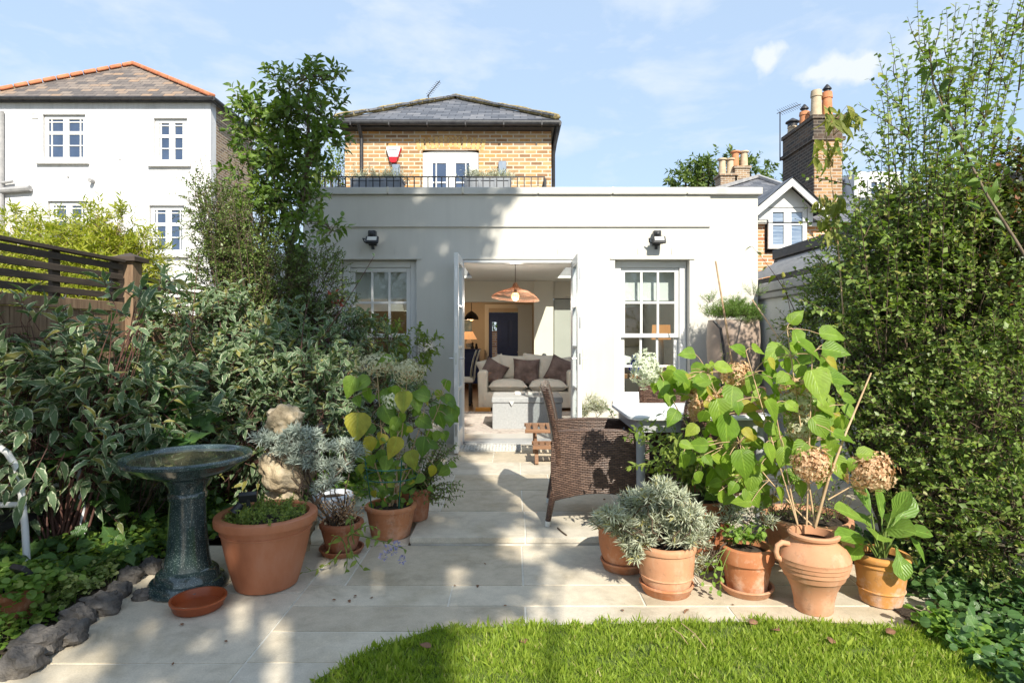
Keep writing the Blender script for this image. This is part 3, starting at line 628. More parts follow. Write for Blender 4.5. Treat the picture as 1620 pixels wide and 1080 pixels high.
# ================================================================== THE HOUSE
H = thing('house', 'yellow stock brick house with a smooth white single storey extension and open french doors', 'house', (.2, YF, 0))
g = MB()
xs = [-2.36, -1.946, -1.085, -.60, .70, 1.142, 1.979, 2.745]; zs = [-.06, .0, .44, 2.066, 2.788]
for i in range(7):
    for j in range(4):
        if i == 3 and j in (1, 2): continue
        if i in (1, 5) and j == 2: continue
        g.box(xs[i], xs[i + 1], YF, YF + .25, zs[j], zs[j + 1])
g.box(2.495, 2.745, YF + .25, 11.6, -.06, 2.788); g.box(-2.36, -2.11, YF + .25, 11.6, -.06, 2.788)
g.build('extension_wall', M['render'], H)
g = MB(); g.box(-3.02, -2.36, YF + .10, YF + .35, -.06, 2.15); g.build('side_wall', M['render'], H)
g = MB(); g.box(-2.14, 2.206, YF - .020, YF - .001, 2.43, 2.787); g.build('fascia_band', M['render'], H, bevel=.003)
g = MB(); xj = [-2.42, -1.40, -.563, .277, 1.11, 1.94, 2.785]
for a, b in zip(xj, xj[1:]): g.box(a + .004, b - .004, YF - .05, YF + .30, 2.789, 2.868)
o = g.build('coping', M['coping'], H, bevel=.006)
for x in xj[1:-1]: g = MB(); g.box(x - .012, x + .012, YF - .054, YF + .28, 2.80, 2.871); g.build('coping_joint', M['grout'], o, bevel=.004)
g = MB()
for a, b in ((-1.946, -1.085), (-.60, .70), (1.142, 1.979)): g.box(a - .055, b + .055, YF - .012, YF - .001, 2.068, 2.088)
g.build('drip_mould', M['render'], H, bevel=.003)
for x in (-1.72, -1.33, -.35, .12, .50, 1.40, 1.78): g = MB(); g.box(x - .004, x + .004, YF - .006, YF - .001, 2.13, 2.19); g.build('vent_slot', M['coping'], H)
def sash_window(x0, x1, z0, z1, blind, yb=YF + .10, slant=0):
    f = MB(); w = .085
    f.box(x0 + .005, x0 + w, yb, yb + .12, z0 + .05, z1 - .002); f.box(x1 - w, x1 - .005, yb, yb + .12, z0 + .05, z1 - .002)
    f.box(x0 + w, x1 - w, yb, yb + .12, z1 - .075, z1 - .002); f.box(x0 - .03, x1 + .03, yb - .13, yb + .12, z0 + .0025, z0 + .05)
    fr = f.build('sash_window', M['upvc'], H, bevel=.006)
    zm = z0 + .5 * (z1 - z0) - .04
    for k, (za, zb, y) in enumerate(((zm - .02, z1 - .077, yb + .025), (z0 + .052, zm + .02, yb + .062))):
        s = MB(); a, b = x0 + w + .002, x1 - w - .002; t = .048
        s.box(a, a + t, y, y + .035, za, zb); s.box(b - t, b, y, y + .035, za, zb)
        s.box(a + t, b - t, y, y + .035, zb - (.045 if k else .05), zb); s.box(a + t, b - t, y, y + .035, za, za + (.045 if k == 0 else .075))
        pw = (b - a - 2 * t) / 3
        for q in (1, 2): s.box(a + t + pw * q - .013, a + t + pw * q + .013, y + .003, y + .032, za + .046, zb - .046)
        zc = (za + zb) / 2; s.box(a + t, b - t, y + .006, y + .029, zc - .013, zc + .013)
        s.build('sash', M['upvc'], fr, bevel=.003)
        p = MB(); p.box(a + t - .005, b - t + .005, y + .015, y + .019, za + .03, zb - .03); p.build('pane', M['glass'], fr)
    bl = MB(); bl.box(x0 + .1, x1 - .1, yb + .16, yb + .163, blind, z1 - .02); bl.box(x0 + .1, x1 - .1, yb + .155, yb + .168, blind - .02, blind); bl.build('roller_blind', M['blind'], fr)
    return fr
sash_window(-1.946, -1.085, .44, 2.066, 1.66); sash_window(1.142, 1.979, .44, 2.066, 1.64)
# french doors, both leaves folded square out of the opening
def leaf(xa, s):
    f = MB(); y0, y1 = YF - .62, YF - .01; t = .045; xb = xa + s * t; lo, hi = min(xa, xb), max(xa, xb); z0, z1 = .015, 2.06
    f.box(lo, hi, y0, y0 + .085, z0, z1); f.box(lo, hi, y1 - .085, y1, z0, z1); f.box(lo, hi, y0 + .085, y1 - .085, z1 - .09, z1); f.box(lo, hi, y0 + .085, y1 - .085, z0, z0 + .20)
    for q in (1, 2, 3):
        z = z0 + .2 + (z1 - .09 - z0 - .2) * q / 4; f.box(lo + .006, hi - .006, y0 + .085, y1 - .085, z - .014, z + .014)
    d = f.build('french_door', M['upvc'], H, bevel=.004)
    p = MB(); p.box(xa + s * .020, xa + s * .024, y0 + .08, y1 - .08, z0 + .19, z1 - .08); p.build('pane', M['glass'], d)
    h = MB(); zc = .98
    for sg in (-1, 1):
        xh = (lo if sg < 0 else hi); h.box(min(xh, xh + sg * .008), max(xh, xh + sg * .008), y0 + .03, y0 + .06, zc - .12, zc + .10)
        h.tube([(xh, y0 + .045, zc), (xh + sg * .05, y0 + .045, zc)], .009); h.tube([(xh + sg * .045, y0 + .045, zc), (xh + sg * .045, y0 + .16, zc)], .009)
    h.build('handle', M['steel'], d, smooth=True)
    for z in (.25, .98, 1.35, 1.85): h = MB(); h.box(lo + .012, hi - .012, y0 - .004, y0 - .0005, z - .06, z + .06); h.build('hinge_plate', M['steel'], d)
leaf(-.605, 1); leaf(.70, -1)
f = MB(); f.box(-.598, -.556, YF + .0, YF + .1, .0, 2.064); f.box(.655, .698, YF + .0, YF + .1, .0, 2.064); f.box(-.556, .655, YF, YF + .1, 2.03, 2.064)
f.build('door_frame', M['upvc'], H, bevel=.004)
f = MB(); f.box(-.556, .655, YF - .06, YF + .25, .0015, .022); f.box(-.556, .655, YF - .02, YF + .03, .022, .032); f.build('threshold', M['metal'], H, bevel=.003)
# extension roof with two rooflights, ceiling
holes = [(-1.95, -.74, 9.2, 10.9), (.80, 2.2, 9.2, 10.9)]
xs = [-2.11, -1.95, -.74, .80, 2.2, 2.495]; ys = [YF + .25, 9.2, 10.9, 11.6]
g, cl = MB(), MB()
for i in range(5):
    for j in range(3):
        if j == 1 and i in (1, 3): continue
        g.box(xs[i], xs[i + 1], ys[j], ys[j + 1], 2.30, 2.55); cl.box(xs[i], xs[i + 1], ys[j], ys[j + 1], 2.255, 2.298)
g.build('flat_roof', M['lead'], H); cl.build('ceiling', M['ceil'], H)
for h in holes:
    g = MB(); g.box(h[0] - .06, h[1] + .06, h[2] - .06, h[3] + .06, 2.60, 2.61); k = g.build('rooflight', M['glass'], H)
    g = MB(); g.box(h[0] - .06, h[0], h[2] - .06, h[3] + .06, 2.552, 2.598); g.box(h[1], h[1] + .06, h[2] - .06, h[3] + .06, 2.552, 2.598); g.box(h[0], h[1], h[2] - .06, h[2], 2.552, 2.598); g.box(h[0], h[1], h[3], h[3] + .06, 2.552, 2.598)
    g.build('kerb_frame', M['lead'], k)
# inside back wall: beam, pier, tall cupboard recess
BW = 11.6
g = MB(); g.box(-2.11, .40, BW, BW + .25, 1.86, 2.30); g.box(.40, .77, BW - .10, BW + .25, 0, 2.254); g.box(1.16, 2.495, BW, BW + .25, 0, 2.30); g.box(.77, 1.16, BW, BW + .25, 1.93, 2.30); g.box(-2.11, -1.6, BW, BW + .25, 0, 1.86)
g.build('interior_wall', M['intwall'], H)
g = MB(); g.box(.79, 1.16, BW - .02, BW + .5, .02, 1.915); o = g.build('cupboard', M['cabinet'], H, bevel=.006)
g = MB(); g.blob((.59, BW - .115, .83), (.045, .02, .045), amp=0); g.build('thermostat', M['black'], H, smooth=True)
g = MB(); g.box(-1.6, -1.55, BW + .25, 15.2, 0, 2.3); g.box(.70, .75, BW + .25, 15.2, 0, 2.3); g.box(-1.6, -.62, 15.2, 15.3, 0, 2.3); g.box(.18, .70, 15.2, 15.3, 0, 2.3); g.box(-.62, .18, 15.2, 15.3, 1.80, 2.3); g.box(-1.6, .75, BW + .25, 15.3, 2.3, 2.35)
g.build('hall_wall', M['intdark'], H)
g = MB(); g.box(.10, .398, 12.6, 12.75, .02, 1.86); g.box(.06, .398, 12.58, 12.62, 1.80, 1.858); g.box(.09, .398, 12.57, 12.6, .85, .88); g.build('hall_cupboard', M['intwall'], H, bevel=.004)
g = MB(); g.box(-.72, -.62, 15.17, 15.199, 0, 1.9); g.box(.18, .28, 15.17, 15.199, 0, 1.9); g.box(-.72, .28, 15.17, 15.199, 1.9, 2.0); g.build('door_architrave', M['intwall'], H)
g = MB(); g.box(-.617, -.535, 15.22, 15.27, .0, 1.795); g.box(-.41, .177, 15.22, 15.27, 0, 1.795); g.box(-.535, -.41, 15.22, 15.27, 1.55, 1.795); g.box(-.535, -.41, 15.22, 15.27, 0, .55)
for x in (-.33, -.06): g.box(x, x + .2, 15.205, 15.219, .9, 1.6)
g.build('front_door', M['navy'], H, bevel=.004)
g = MB(); g.box(-1.55, -.72, 14.98, 15.19, .0, .86); g.build('dado_panel', M['intdark'], H)
# floors
g = MB(); g.box(-2.11, 2.495, YF + .25, 9.2, -.06, .004); struct('stone_floor', g, surf('pale_floor_tile', [(0.42, 0.40, 0.37), (0.5, 0.48, 0.45)], 3, 0.35, 0.05))
g = MB(); g.box(-2.11, 2.495, 9.2, 15.3, -.06, .003); struct('wooden_floor', g, M['floorwood'])
# upper storey
g = MB(); ux0, ux1, uy = -3.26, .735, 11.62; wx0, wx1, wz1 = -1.76, -.665, 4.80
for (a, b, z0, z1) in ((ux0, wx0, 2.56, 5.16), (wx1, ux1, 2.56, 5.16), (wx0, wx1, wz1, 5.16), (wx0, wx1, 2.56, 2.75)): g.box(a, b, uy, uy + .3, z0, z1)
g.box(ux0, ux0 + .3, uy + .3, 15.5, 2.56, 5.16); g.box(ux1 - .3, ux1, uy + .3, 15.5, 2.36, 5.16); g.box(ux0, ux1, 15.3, 15.6, 2.56, 5.16); g.box(ux0, -2.36, uy, 15.5, 0, 2.56)
g.build('upper_wall', M['brick'], H)
g = MB()
nb = 15
for i in range(nb):
    t = (i - (nb - 1) / 2) / ((nb - 1) / 2); xc = (wx0 + wx1) / 2 + t * .60; m = Matrix.Translation((xc, uy - .004, 4.84 - .055 * t * t)) @ Matrix.Rotation(t * .26, 4, 'Y')
    g.box(-.034, .034, 0, .1, 0, .23, m)
g.build('brick_arch', surf('arch_brick', [(0.34, 0.21, 0.10), (0.56, 0.36, 0.15), (0.62, 0.42, 0.19)], 11, 0.85, 0.3), H, bevel=.005)
f = MB(); yb = uy + .05
nA = 10; arc = [(wx0 + (wx1 - wx0) * i / nA, 4.76 + .055 * (1 - (2 * i / nA - 1) ** 2)) for i in range(nA + 1)]
f.prism([(wx0, 2.75), (wx0 + .14, 2.75), (wx0 + .14, 4.62), (wx1 - .14, 4.62), (wx1 - .14, 2.75), (wx1, 2.75)] + arc[::-1], yb, yb + .08)
xm = (wx0 + wx1) / 2
f.box(xm - .045, xm + .045, yb + .01, yb + .075, 2.75, 4.62)
for a, b in ((wx0 + .14, xm - .045), (xm + .045, wx1 - .14)):
    f.box(a, a + .05, yb + .012, yb + .06, 2.75, 4.62); f.box(b - .05, b, yb + .012, yb + .06, 2.75, 4.62); f.box(a + .05, b - .05, yb + .012, yb + .06, 4.56, 4.62); f.box(a + .05, b - .05, yb + .012, yb + .06, 4.17, 4.20)
    xq = a + .12 if a < xm - .1 and a < -1.3 else b - .12
    f.box(xq - .012, xq + .012, yb + .014, yb + .055, 2.75, 4.56)
w = f.build('french_window', M['upvc'], H, bevel=.006)
p = MB(); p.box(wx0 + .12, wx1 - .12, yb + .03, yb + .035, 2.76, 4.6); p.build('pane', M['glass_dark'], w)
# hipped roof
ex0, ex1, ey, ez = -3.36, .84, 11.36, 5.30
A = (-1.30, 13.5, 6.54); Bk = (-1.30, 19.5, 6.54)
g = MB(); g.add([(ex0, ey, ez), (ex1, ey, ez), A, Bk, (ex0, 20, ez), (ex1, 20, ez)], [(0, 1, 2), (1, 5, 3, 2), (4, 0, 2, 3)])
rf = g.build('roof', M['slate_blue'], H)
def hipline(p, q, r, mat, name, par, off=.02, seg=14):
    b = MB(); p, q = Vector(p), Vector(q)
    pts = [p.lerp(q, i / seg) + Vector((0, -off, off + U(-.012, .012))) for i in range(seg + 1)]; b.tube(pts, [r * U(.75, 1.25) for _ in pts], 8); return b.build(name, mat, par, smooth='all')
for e in (ex0, ex1):
    hipline((e, ey, ez), A, .05, M['moss'], 'mortar_bed', rf, .035)
    b = MB(); p, q = Vector((e, ey, ez + .055)), Vector(A) + Vector((0, 0, .055))
    for i in range(9): b.bar(p.lerp(q, i / 9 + .004), p.lerp(q, (i + 1) / 9 - .004), .20, .035)
    b.build('hip_tile', M['slate_blue'], rf)
g = MB(); g.box(ex0 + .06, ex1 - .06, ey + .04, uy - .001, 5.165, 5.285); g.box(ex1 - .16, ex1 - .06, uy, 15.5, 5.165, 5.285); g.build('soffit', M['iron'], H)
g = MB(); g.tube([(ex0 - .03, ey - .03, 5.235), (ex1 + .03, ey - .03, 5.225)], .055, 10); g.tube([(ex1 + .02, ey - .03, 5.225), (ex1 + .02, 15, 5.225)], .055, 10)
for i in range(6): x = ex0 + .3 + i * .72; g.box(x - .012, x + .012, ey - .09, ey + .045, 5.165, 5.25)
g.build('gutter', M['iron'], H, smooth=True)
g = MB(); g.tube([(-2.92, 11.33, 5.2), (-2.92, 11.56, 5.0), (-2.92, 11.56, 2.56)], .036, 10); g.build('downpipe', M['iron'], H, smooth=True); g = MB(); g.tube([(ex1 + .01, 11.4, 5.2), (ux1 + .05, 11.75, 4.75), (ux1 + .05, 11.75, 2.56)], .036, 10); g.build('downpipe', M['iron'], H, smooth=True)

# ================================================================== NEIGHBOURING BUILDINGS
def win(par, x0, x1, z0, z1, y, cols, rows, mats=None, name='window', fw=.075, bw=.022, split=None, pane=None, sill=True):
    f = MB(); d = .06
    f.box(x0, x0 + fw, y - d, y, z0, z1); f.box(x1 - fw, x1, y - d, y, z0, z1); f.box(x0 + fw, x1 - fw, y - d, y, z1 - fw, z1); f.box(x0 + fw, x1 - fw, y - d, y, z0, z0 + fw)
    for c in cols: xx = x0 + (x1 - x0) * c[0]; f.box(xx - c[1] / 2, xx + c[1] / 2, y - d + .008, y - .004, z0 + fw, z1 - fw)
    for r in rows: zz = z0 + (z1 - z0) * r[0]; f.box(x0 + fw, x1 - fw, y - d + .012, y - .006, zz - r[1] / 2, zz + r[1] / 2)
    o = f.build(name, mats or M['upvc'], par, bevel=.004)
    p = MB(); p.box(x0 + fw - .01, x1 - fw + .01, y - .025, y - .02, z0 + fw - .01, z1 - fw + .01); p.build('pane', pane or M['glass_dark'], o)
    if sill: s = MB(); s.box(x0 - .06, x1 + .06, y - .13, y - .001, z0 - .09, z0 - .001); s.build('sill', M['oldwhite'], o, bevel=.01)
    return o
D = 16.0
WH = thing('rendered_house', 'tall white rendered house with clay ridge tiles on a brown slate hip roof', 'house', (-11, D, 0))
zE = P(0, 160, D).z; xr = P(333, 0, D).x; xl = P(-42, 0, D).x
wins = [(67, 135, 181, 254), (243, 296, 187, 258), (75, 137, 318, 392), (236, 292, 325, 401)]
xw = sorted({xl, xr} | {P(a, 0, D).x for w_ in wins for a in w_[:2]}); 
g = MB()
cells = [(P(a, 0, D).x, P(b, 0, D).x, P(0, d_, D).z, P(0, c_, D).z) for a, b, c_, d_ in wins]
zw = sorted({-.1, zE} | {z for c in cells for z in c[2:]})
for i in range(len(xw) - 1):
    for j in range(len(zw) - 1):
        xc, zc = (xw[i] + xw[i + 1]) / 2, (zw[j] + zw[j + 1]) / 2
        if any(c[0] < xc < c[1] and c[2] < zc < c[3] for c in cells): continue
        g.box(xw[i], xw[i + 1], D, D + .3, zw[j], zw[j + 1])
wl_ = g.build('wall', M['oldwhite'], WH)
g = MB(); g.box(xr - .3, xr - .002, D + .302, D + 2.35, -.1, zE); g.box(xl, xr, D + 2.36, D + 2.6, -.1, zE); g.build('side_wall', M['brick_side'], WH)
for k, c in enumerate(cells):
    win(WH, c[0] + .01, c[1] - .01, c[2] + .01, c[3] - .01, D + .13, [(.5, .16), (.16, .03), (.84, .03)], [(.62, .09), (.34, .03), (.86, .03)], fw=.10, sill=False)
    s = MB(); s.box(c[0] - .12, c[1] + .12, D - .10, D - .001, c[2] - .11, c[2] - .002); s.build('sill', M['oldwhite'], WH, bevel=.015)
ap = P(212, 103, D + 2.0); e0 = P(-50, 166, D - .15); e1 = P(336, 163, D - .15); e0.z = e1.z = zE + .05
bk = Vector((ap.x, D + 5, ap.z))
g = MB(); g.add([e0, e1, ap, bk, (e0.x, D + 5, e0.z), (e1.x, D + 5, e1.z)], [(0, 1, 2), (1, 5, 3, 2), (4, 0, 2, 3)]); rf = g.build('roof', M['slate'], WH)
for e in (e0, e1):
    b = MB(); p, q = Vector(e) + Vector((0, 0, .04)), ap + Vector((0, 0, .05)); k = 12 if e is e0 else 8
    for i in range(k): b.bar(p.lerp(q, i / k + .003), p.lerp(q, (i + 1) / k - .003), .2, .10)
    b.build('ridge_tile', M['ridge'], rf, bevel=.03)
g = MB(); g.tube([e0 + Vector((0, -.06, -.04)), e1 + Vector((.05, -.06, -.04))], .045, 8); g.tube([e1 + Vector((.05, -.06, -.06)), e1 + Vector((.05, 2.6, -.06))], .06, 8); g.box(e0.x, e1.x, D - .10, D - .001, zE - .05, zE - .01); g.build('gutter', M['iron'], WH, smooth=True)
g = MB(); a, b = P(14, 147, D + 3), P(50, 136, D + 3); g.box(a.x, b.x, D + 3, D + 3.6, a.z - .5, b.z); g.build('chimney', M['moss'], WH)
g = MB(); q = P(2, 0, D - .08); g.tube([(q.x, q.y, zE - .3), (q.x, q.y, 0)], .06, 8)
a, b = P(-20, 303, D - .1), P(48, 298, D - .1); g.tube([a, b], .08, 8); a, b = P(0, 290, D - .1), P(20, 287, D - .1); g.tube([a, b], .04, 8); g.build('drain_pipe', M['lead'], WH, smooth=True)
g = MB(); q = P(147, 287, D - .02); g.tube([q, q + Vector((0, -.14, 0))], .055, 10); q = P(108, 280, D - .005); g.tube([q, q + Vector((0, -.02, 0))], .025, 8); q = P(190, 252, D - .005); g.tube([q, q + Vector((0, -.02, 0))], .02, 8); g.build('vent_pipe', M['lead'], WH, smooth=True)
g = MB(); a, b = P(51, 188, D), P(61, 178, D); g.box(a.x, b.x, D - .02, D - .001, a.z, b.z); g.build('air_brick', M['coping'], WH)
# ---- right: dormered neighbour with the big chimney stack
NH = thing('brick_house', 'red brick neighbour house with a white gabled dormer and a leaning sooty chimney stack', 'house', (6.5, 12.5, 0))
d0 = 12.5
def X(px, d): return (px - CX) / F * d
def Z(py, d): return CZ + (CY - py) / F * d
gx0, gx1, gxa = X(1197, d0), X(1296, d0), X(1249, d0)
g = MB(); g.box(X(1120, d0), X(1218, d0), d0 + .25, d0 + .5, 0, Z(346, d0)); g.box(X(1283, d0), 8.8, d0 + .25, d0 + .5, 0, Z(350, d0)); g.box(X(1218, d0), X(1283, d0), d0 + .25, d0 + .5, 0, Z(398, d0)); g.build('wall', M['brick_red'], NH)
g = MB(); g.box(X(1186, d0), X(1217, d0), d0 + .12, d0 + .249, Z(352, d0), Z(346, d0)); g.build('brick_corbel', M['coping'], NH); g = MB(); g.box(X(1285, d0), X(1310, d0), d0 + .12, d0 + .249, Z(356, d0), Z(350, d0)); g.build('brick_corbel', M['coping'], NH)
zt, ze = Z(286, d0), Z(328, d0)
g = MB(); w0, w1, v0, v1 = X(1219, d0), X(1282, d0), Z(392, d0), Z(326, d0)
g.prism([(gx0 + .08, ze - .0), (gx0 + .08, Z(346, d0)), (w0, Z(346, d0)), (w0, v1), (w1, v1), (w1, Z(350, d0)), (gx1 - .08, Z(350, d0)), (gx1 - .08, ze), (gxa, zt - .06)], d0 + .1, d0 + .3)
dm = g.build('dormer', M['upvc'], NH)
g = MB()
for a, b in (((gx0 - .1, ze - .08), (gxa, zt + .03)), ((gx1 + .1, ze - .08), (gxa, zt + .03))):
    g.prism([(a[0], a[1]), (b[0], b[1]), (b[0], b[1] - .17), (a[0], a[1] - .17)] if a[0] < b[0] else [(b[0], b[1]), (a[0], a[1]), (a[0], a[1] - .17), (b[0], b[1] - .17)], d0 - .15, d0 - .1)
g.build('barge_board', M['upvc'], dm)
g = MB(); g.add([(gx0 - .14, d0 - .2, ze - .09), (gxa, d0 - .2, zt + .05), (gx1 + .14, d0 - .2, ze - .09), (gx0 - .14, d0 + 2, ze - .09), (gxa, d0 + 2, zt + .05), (gx1 + .14, d0 + 2, ze - .09)], [(0, 1, 4, 3), (1, 2, 5, 4)]); g.build('dormer_roof', M['slate_blue'], dm)
win(NH, w0 + .01, w1 - .01, v0, v1 - .01, d0 + .18, [(.5, .16)], [(.60, .04)], fw=.09, sill=False, pane=surf('pale_reflecting_pane', [(0.10, 0.15, 0.24), (0.30, 0.36, 0.45)], 3, 0.08, 0, spec=0.9, stretch=(1, 1, 12)))
g = MB(); zr = Z(318, 14.2)
g.add([(4.4, d0 + .1, Z(350, d0)), (9.5, d0 + .1, Z(350, d0)), (9.5, 15.5, 4.75), (4.4, 15.5, 4.75), (4.4, 18.5, 3.4), (9.5, 18.5, 3.4)], [(0, 1, 2, 3), (3, 2, 5, 4)])
rf = g.build('roof', M['slate_blue'], NH)
c0, c1, cd0, cd1 = X(1287, 14), X(1333, 14), 14.0, 15.6; ctz = Z(188, 14)
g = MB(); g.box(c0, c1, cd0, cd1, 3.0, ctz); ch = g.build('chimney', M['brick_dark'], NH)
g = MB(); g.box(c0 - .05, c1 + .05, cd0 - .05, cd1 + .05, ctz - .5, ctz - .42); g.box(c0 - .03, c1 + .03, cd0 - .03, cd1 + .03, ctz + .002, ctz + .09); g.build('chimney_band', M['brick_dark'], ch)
g = MB(); g.box(c0 + .015, c1 - .02, cd0 - .012, cd0 - .002, 3.0, ctz - .51); g.build('sunlit_brickwork', M['brick_front'], ch)  # lighter brick over the front only: sunlight on that face put into the colour
for (dx, dy, h, r, mt, cap) in ((.14, .15, .62, .125, M['potclay'], 1), (.42, .2, .60, .12, M['potclay_red'], 1), (.2, .85, .38, .12, M['potclay_red'], 1), (.45, 1.1, .3, .11, M['potclay'], 1), (.16, 1.4, .22, .12, M['potclay'], 2)):
    g = MB(); g.lathe([(r * 1.05, 0), (r, .08), (r * .88, h * .75), (r * 1.02, h * .76), (r * 1.02, h * .82), (r * .92, h), (r * .7, h), (r * .7, h - .2)], (c0 + dx, cd0 + dy, ctz + .091), 18); po = g.build('chimney_pot', mt, ch, smooth=True)
for (dx, dy, h, r) in ((.16, 1.4, .24, .17), (.42, .2, .60, .10), (.2, .85, .38, .10), (.45, 1.1, .3, .10)):
    g = MB(); g.lathe([(.02, h + .16), (r, h + .06), (r, h + .04), (.02, h + .05)], (c0 + dx, cd0 + dy, ctz + .12), 14); g.tube([(c0 + dx, cd0 + dy, ctz + .05 + h), (c0 + dx, cd0 + dy, ctz + .2 + h)], r * .7, 10); g.build('chimney_cowl', M['iron'], ch, smooth=True)
# ---- hipped slate roof behind with small stacks
d2 = 20.0
SH = thing('slate_roofed_house', 'slate roofed house just showing over the parapet with four clay chimney pots', 'house', (8.2, d2, 0))
g = MB(); g.box(X(1120, d2), X(1262, d2), d2 + .3, 26, 0, Z(306, d2)); g.build('wall', M['brick_side'], SH)
a, b, t = (X(1112, d2), d2, Z(307, d2)), (X(1275, d2), d2, Z(307, d2)), (X(1199, d2 + 2.2), d2 + 2.2, Z(281, d2 + 2.2))
g = MB(); g.add([a, b, t, (t[0], 27, t[2]), (a[0], 27, a[2]), (b[0], 27, b[2])], [(0, 1, 2), (1, 5, 3, 2), (4, 0, 2, 3)]); rf = g.build('roof', M['slate_blue'], SH)
b_ = MB(); 
for e in (a, b): b_.bar(Vector(e) + Vector((0, 0, .05)), Vector(t) + Vector((0, 0, .06)), .22, .10)
b_.build('hip_tile', M['lead'], rf)
for (p0, p1, pt) in ((1140, 1166, 278), (1163, 1186, 266)):
    dd = 22.0; g = MB(); g.box(X(p0, dd), X(p1, dd), dd, dd + .6, Z(310, dd), Z(pt, dd)); g.box(X(p0, dd) - .05, X(p1, dd) + .05, dd - .05, dd + .65, Z(pt, dd) + .001, Z(pt, dd) + .08); ch = g.build('chimney', M['brick_side'], SH)
    for k, px in enumerate((p0 + 7, p1 - 6) if p0 == 1140 else (p0 + 5, p1 - 4)):
        g = MB(); h = .62; r = .14; g.lathe([(r, 0), (r * .85, h * .9), (r * 1.25, h * .92), (r * 1.25, h), (r * .7, h), (r * .7, h - .2)], (X(px, dd), dd + .3, Z(pt, dd) + .08), 14)
        g.build('chimney_pot', M['potclay_red'] if (p0 == 1163 and k == 0) else M['potclay'], ch, smooth=True)
# ---- white terrace glimpsed through the shrub
WT = thing('white_terrace_house', 'white painted terrace house with dark slates glimpsed through the tall shrub', 'house', (10, 17, 0))
d3 = 17.0
g = MB(); g.box(X(1352, d3), X(1425, d3), d3, d3 + 3, 0, Z(272, d3)); g.box(X(1425, d3), X(1660, d3), d3 + .4, d3 + 3, 0, Z(300, d3)); g.build('wall', M['oldwhite'], WT)
g = MB(); g.add([(X(1318, d3), d3 + .5, Z(318, d3)), (X(1352, d3), d3 + .5, Z(276, d3)), (X(1352, d3), d3 + 3, Z(276, d3)), (X(1318, d3), d3 + 3, Z(318, d3))], [(0, 1, 2, 3)]); g.add([(X(1310, d3), d3 - 2.5, Z(352, d3)), (X(1500, d3), d3 - 2.5, Z(352, d3)), (X(1500, d3), d3 - .01, Z(312, d3)), (X(1310, d3), d3 - .01, Z(312, d3))], [(0, 1, 2, 3)]); g.build('roof', M['slate_blue'], WT)
g = MB(); g.box(X(1300, d3), X(1520, d3), d3 - 2.4, d3 - 2.2, 0, Z(352, d3)); g.build('rear_wall', M['brick_red'], WT)
win(WT, X(1372, d3), X(1402, d3), Z(312, d3), Z(285, d3), d3 - .005, [(.5, .05)], [(.5, .05)], sill=False)
# ---- side boundary wall and the neighbour's lean-to
BWL = thing('boundary_wall', 'pale rendered garden boundary wall with a grey moulded capping', 'wall', (2.9, 4, 0))
g = MB(); g.box(2.82, 3.0, 4.3, 7.4, -.1, 1.62); g.build('wall_face', surf('off_white_garden_render', [(0.52, 0.52, 0.50), (0.64, 0.64, 0.62)], 3, 0.9, 0.3, 30), BWL)
g = MB(); g.box(2.775, 3.03, 4.3, 7.4, 1.622, 1.69); g.box(2.745 + .005, 3.06, 4.3, 6.735, 1.692, 1.79); g.build('capping', M['lead'], BWL, bevel=.012)
LT = thing('lean_to', 'low lean to with a ribbed grey metal roof and black gutter over the boundary wall', 'lean-to', (3.4, 6, 0))
g = MB(); rib = []
for i in range(9):
    f_ = i / 8; x, z = 3.10 + .55 * f_, 1.93 + .30 * f_
    rib += [(x, z), (x + .035, z + .045)]
n_ = len(rib); g.add([(x, y, z) for y in (4.6, 8.2) for x, z in rib], [(i, i + 1, n_ + i + 1, n_ + i) for i in range(n_ - 1)]); g.build('ribbed_roof', M['lead'], LT)
g = MB(); g.box(3.07, 3.60, 4.62, 8.15, -.1, 1.915); g.build('wall', M['iron'], LT)
g = MB(); g.box(3.62, 3.74, 4.3, 8.4, 2.27, 2.40); g.box(3.64, 3.78, 4.3, 8.4, -.1, 2.268); g.build('gutter', M['iron'], LT, bevel=.01)
g = MB(); g.box(3.08, 3.45, 5.35, 5.95, 1.80, 2.0); g.build('white_flashing_box', M['upvc'], LT, bevel=.008)
# glimpse of the front garden through the hall window
g = MB(); g.box(-3, 3, 19.0, 19.2, -.1, 1.36); solo('street_wall', g, M['brick_red'], (0, 19, 0), 'orange brick front garden wall seen through the slim pane of the blue door', 'wall')

# ================================================================== FENCE (left boundary)
FN = thing('wooden_fence', 'brown board fence with a dark slatted trellis top and a capped square post', 'fence', (-3.08, 4, 0))
xf = -3.05
g = MB(); y = -1.0
while y < 6.6:
    if not (4.70 < y < 4.82): g.box(xf - .02 + U(-.004, .004), xf + U(-.003, .003), y + .003, y + .142, -.1, 1.40)
    y += .145
g.build('boards', M['fence'], FN)
g = MB(); g.box(xf - .03, xf + .015, -1, 4.68, 1.403, 1.475); g.box(xf - .03, xf + .015, 4.87, 6.6, 1.34, 1.41); g.box(xf - .06, xf + .04, -1, 4.68, .50, .56); g.build('rail', M['fence'], FN, bevel=.004)
g = MB()
for z in (1.50, 1.575, 1.65, 1.725): g.box(xf - .018, xf + .004, -1, 4.69, z, z + .045)
g.box(xf - .035, xf + .025, -1, 4.69, 1.785, 1.81)
for z in (1.45, 1.52, 1.59, 1.66): g.box(xf - .018, xf + .004, 4.87, 6.6, z, z + .042)
for y in (.6, 1.5, 2.4, 3.3, 4.0, 4.6): g.box(xf - .05, xf - .0185, y, y + .07, 1.476, 1.784)
g.build('trellis', M['trellis'], FN, bevel=.003)
g = MB(); g.box(xf - .06, xf + .06, 4.72, 4.84, -.1, 1.80); po = g.build('post', M['fence'], FN, bevel=.006)
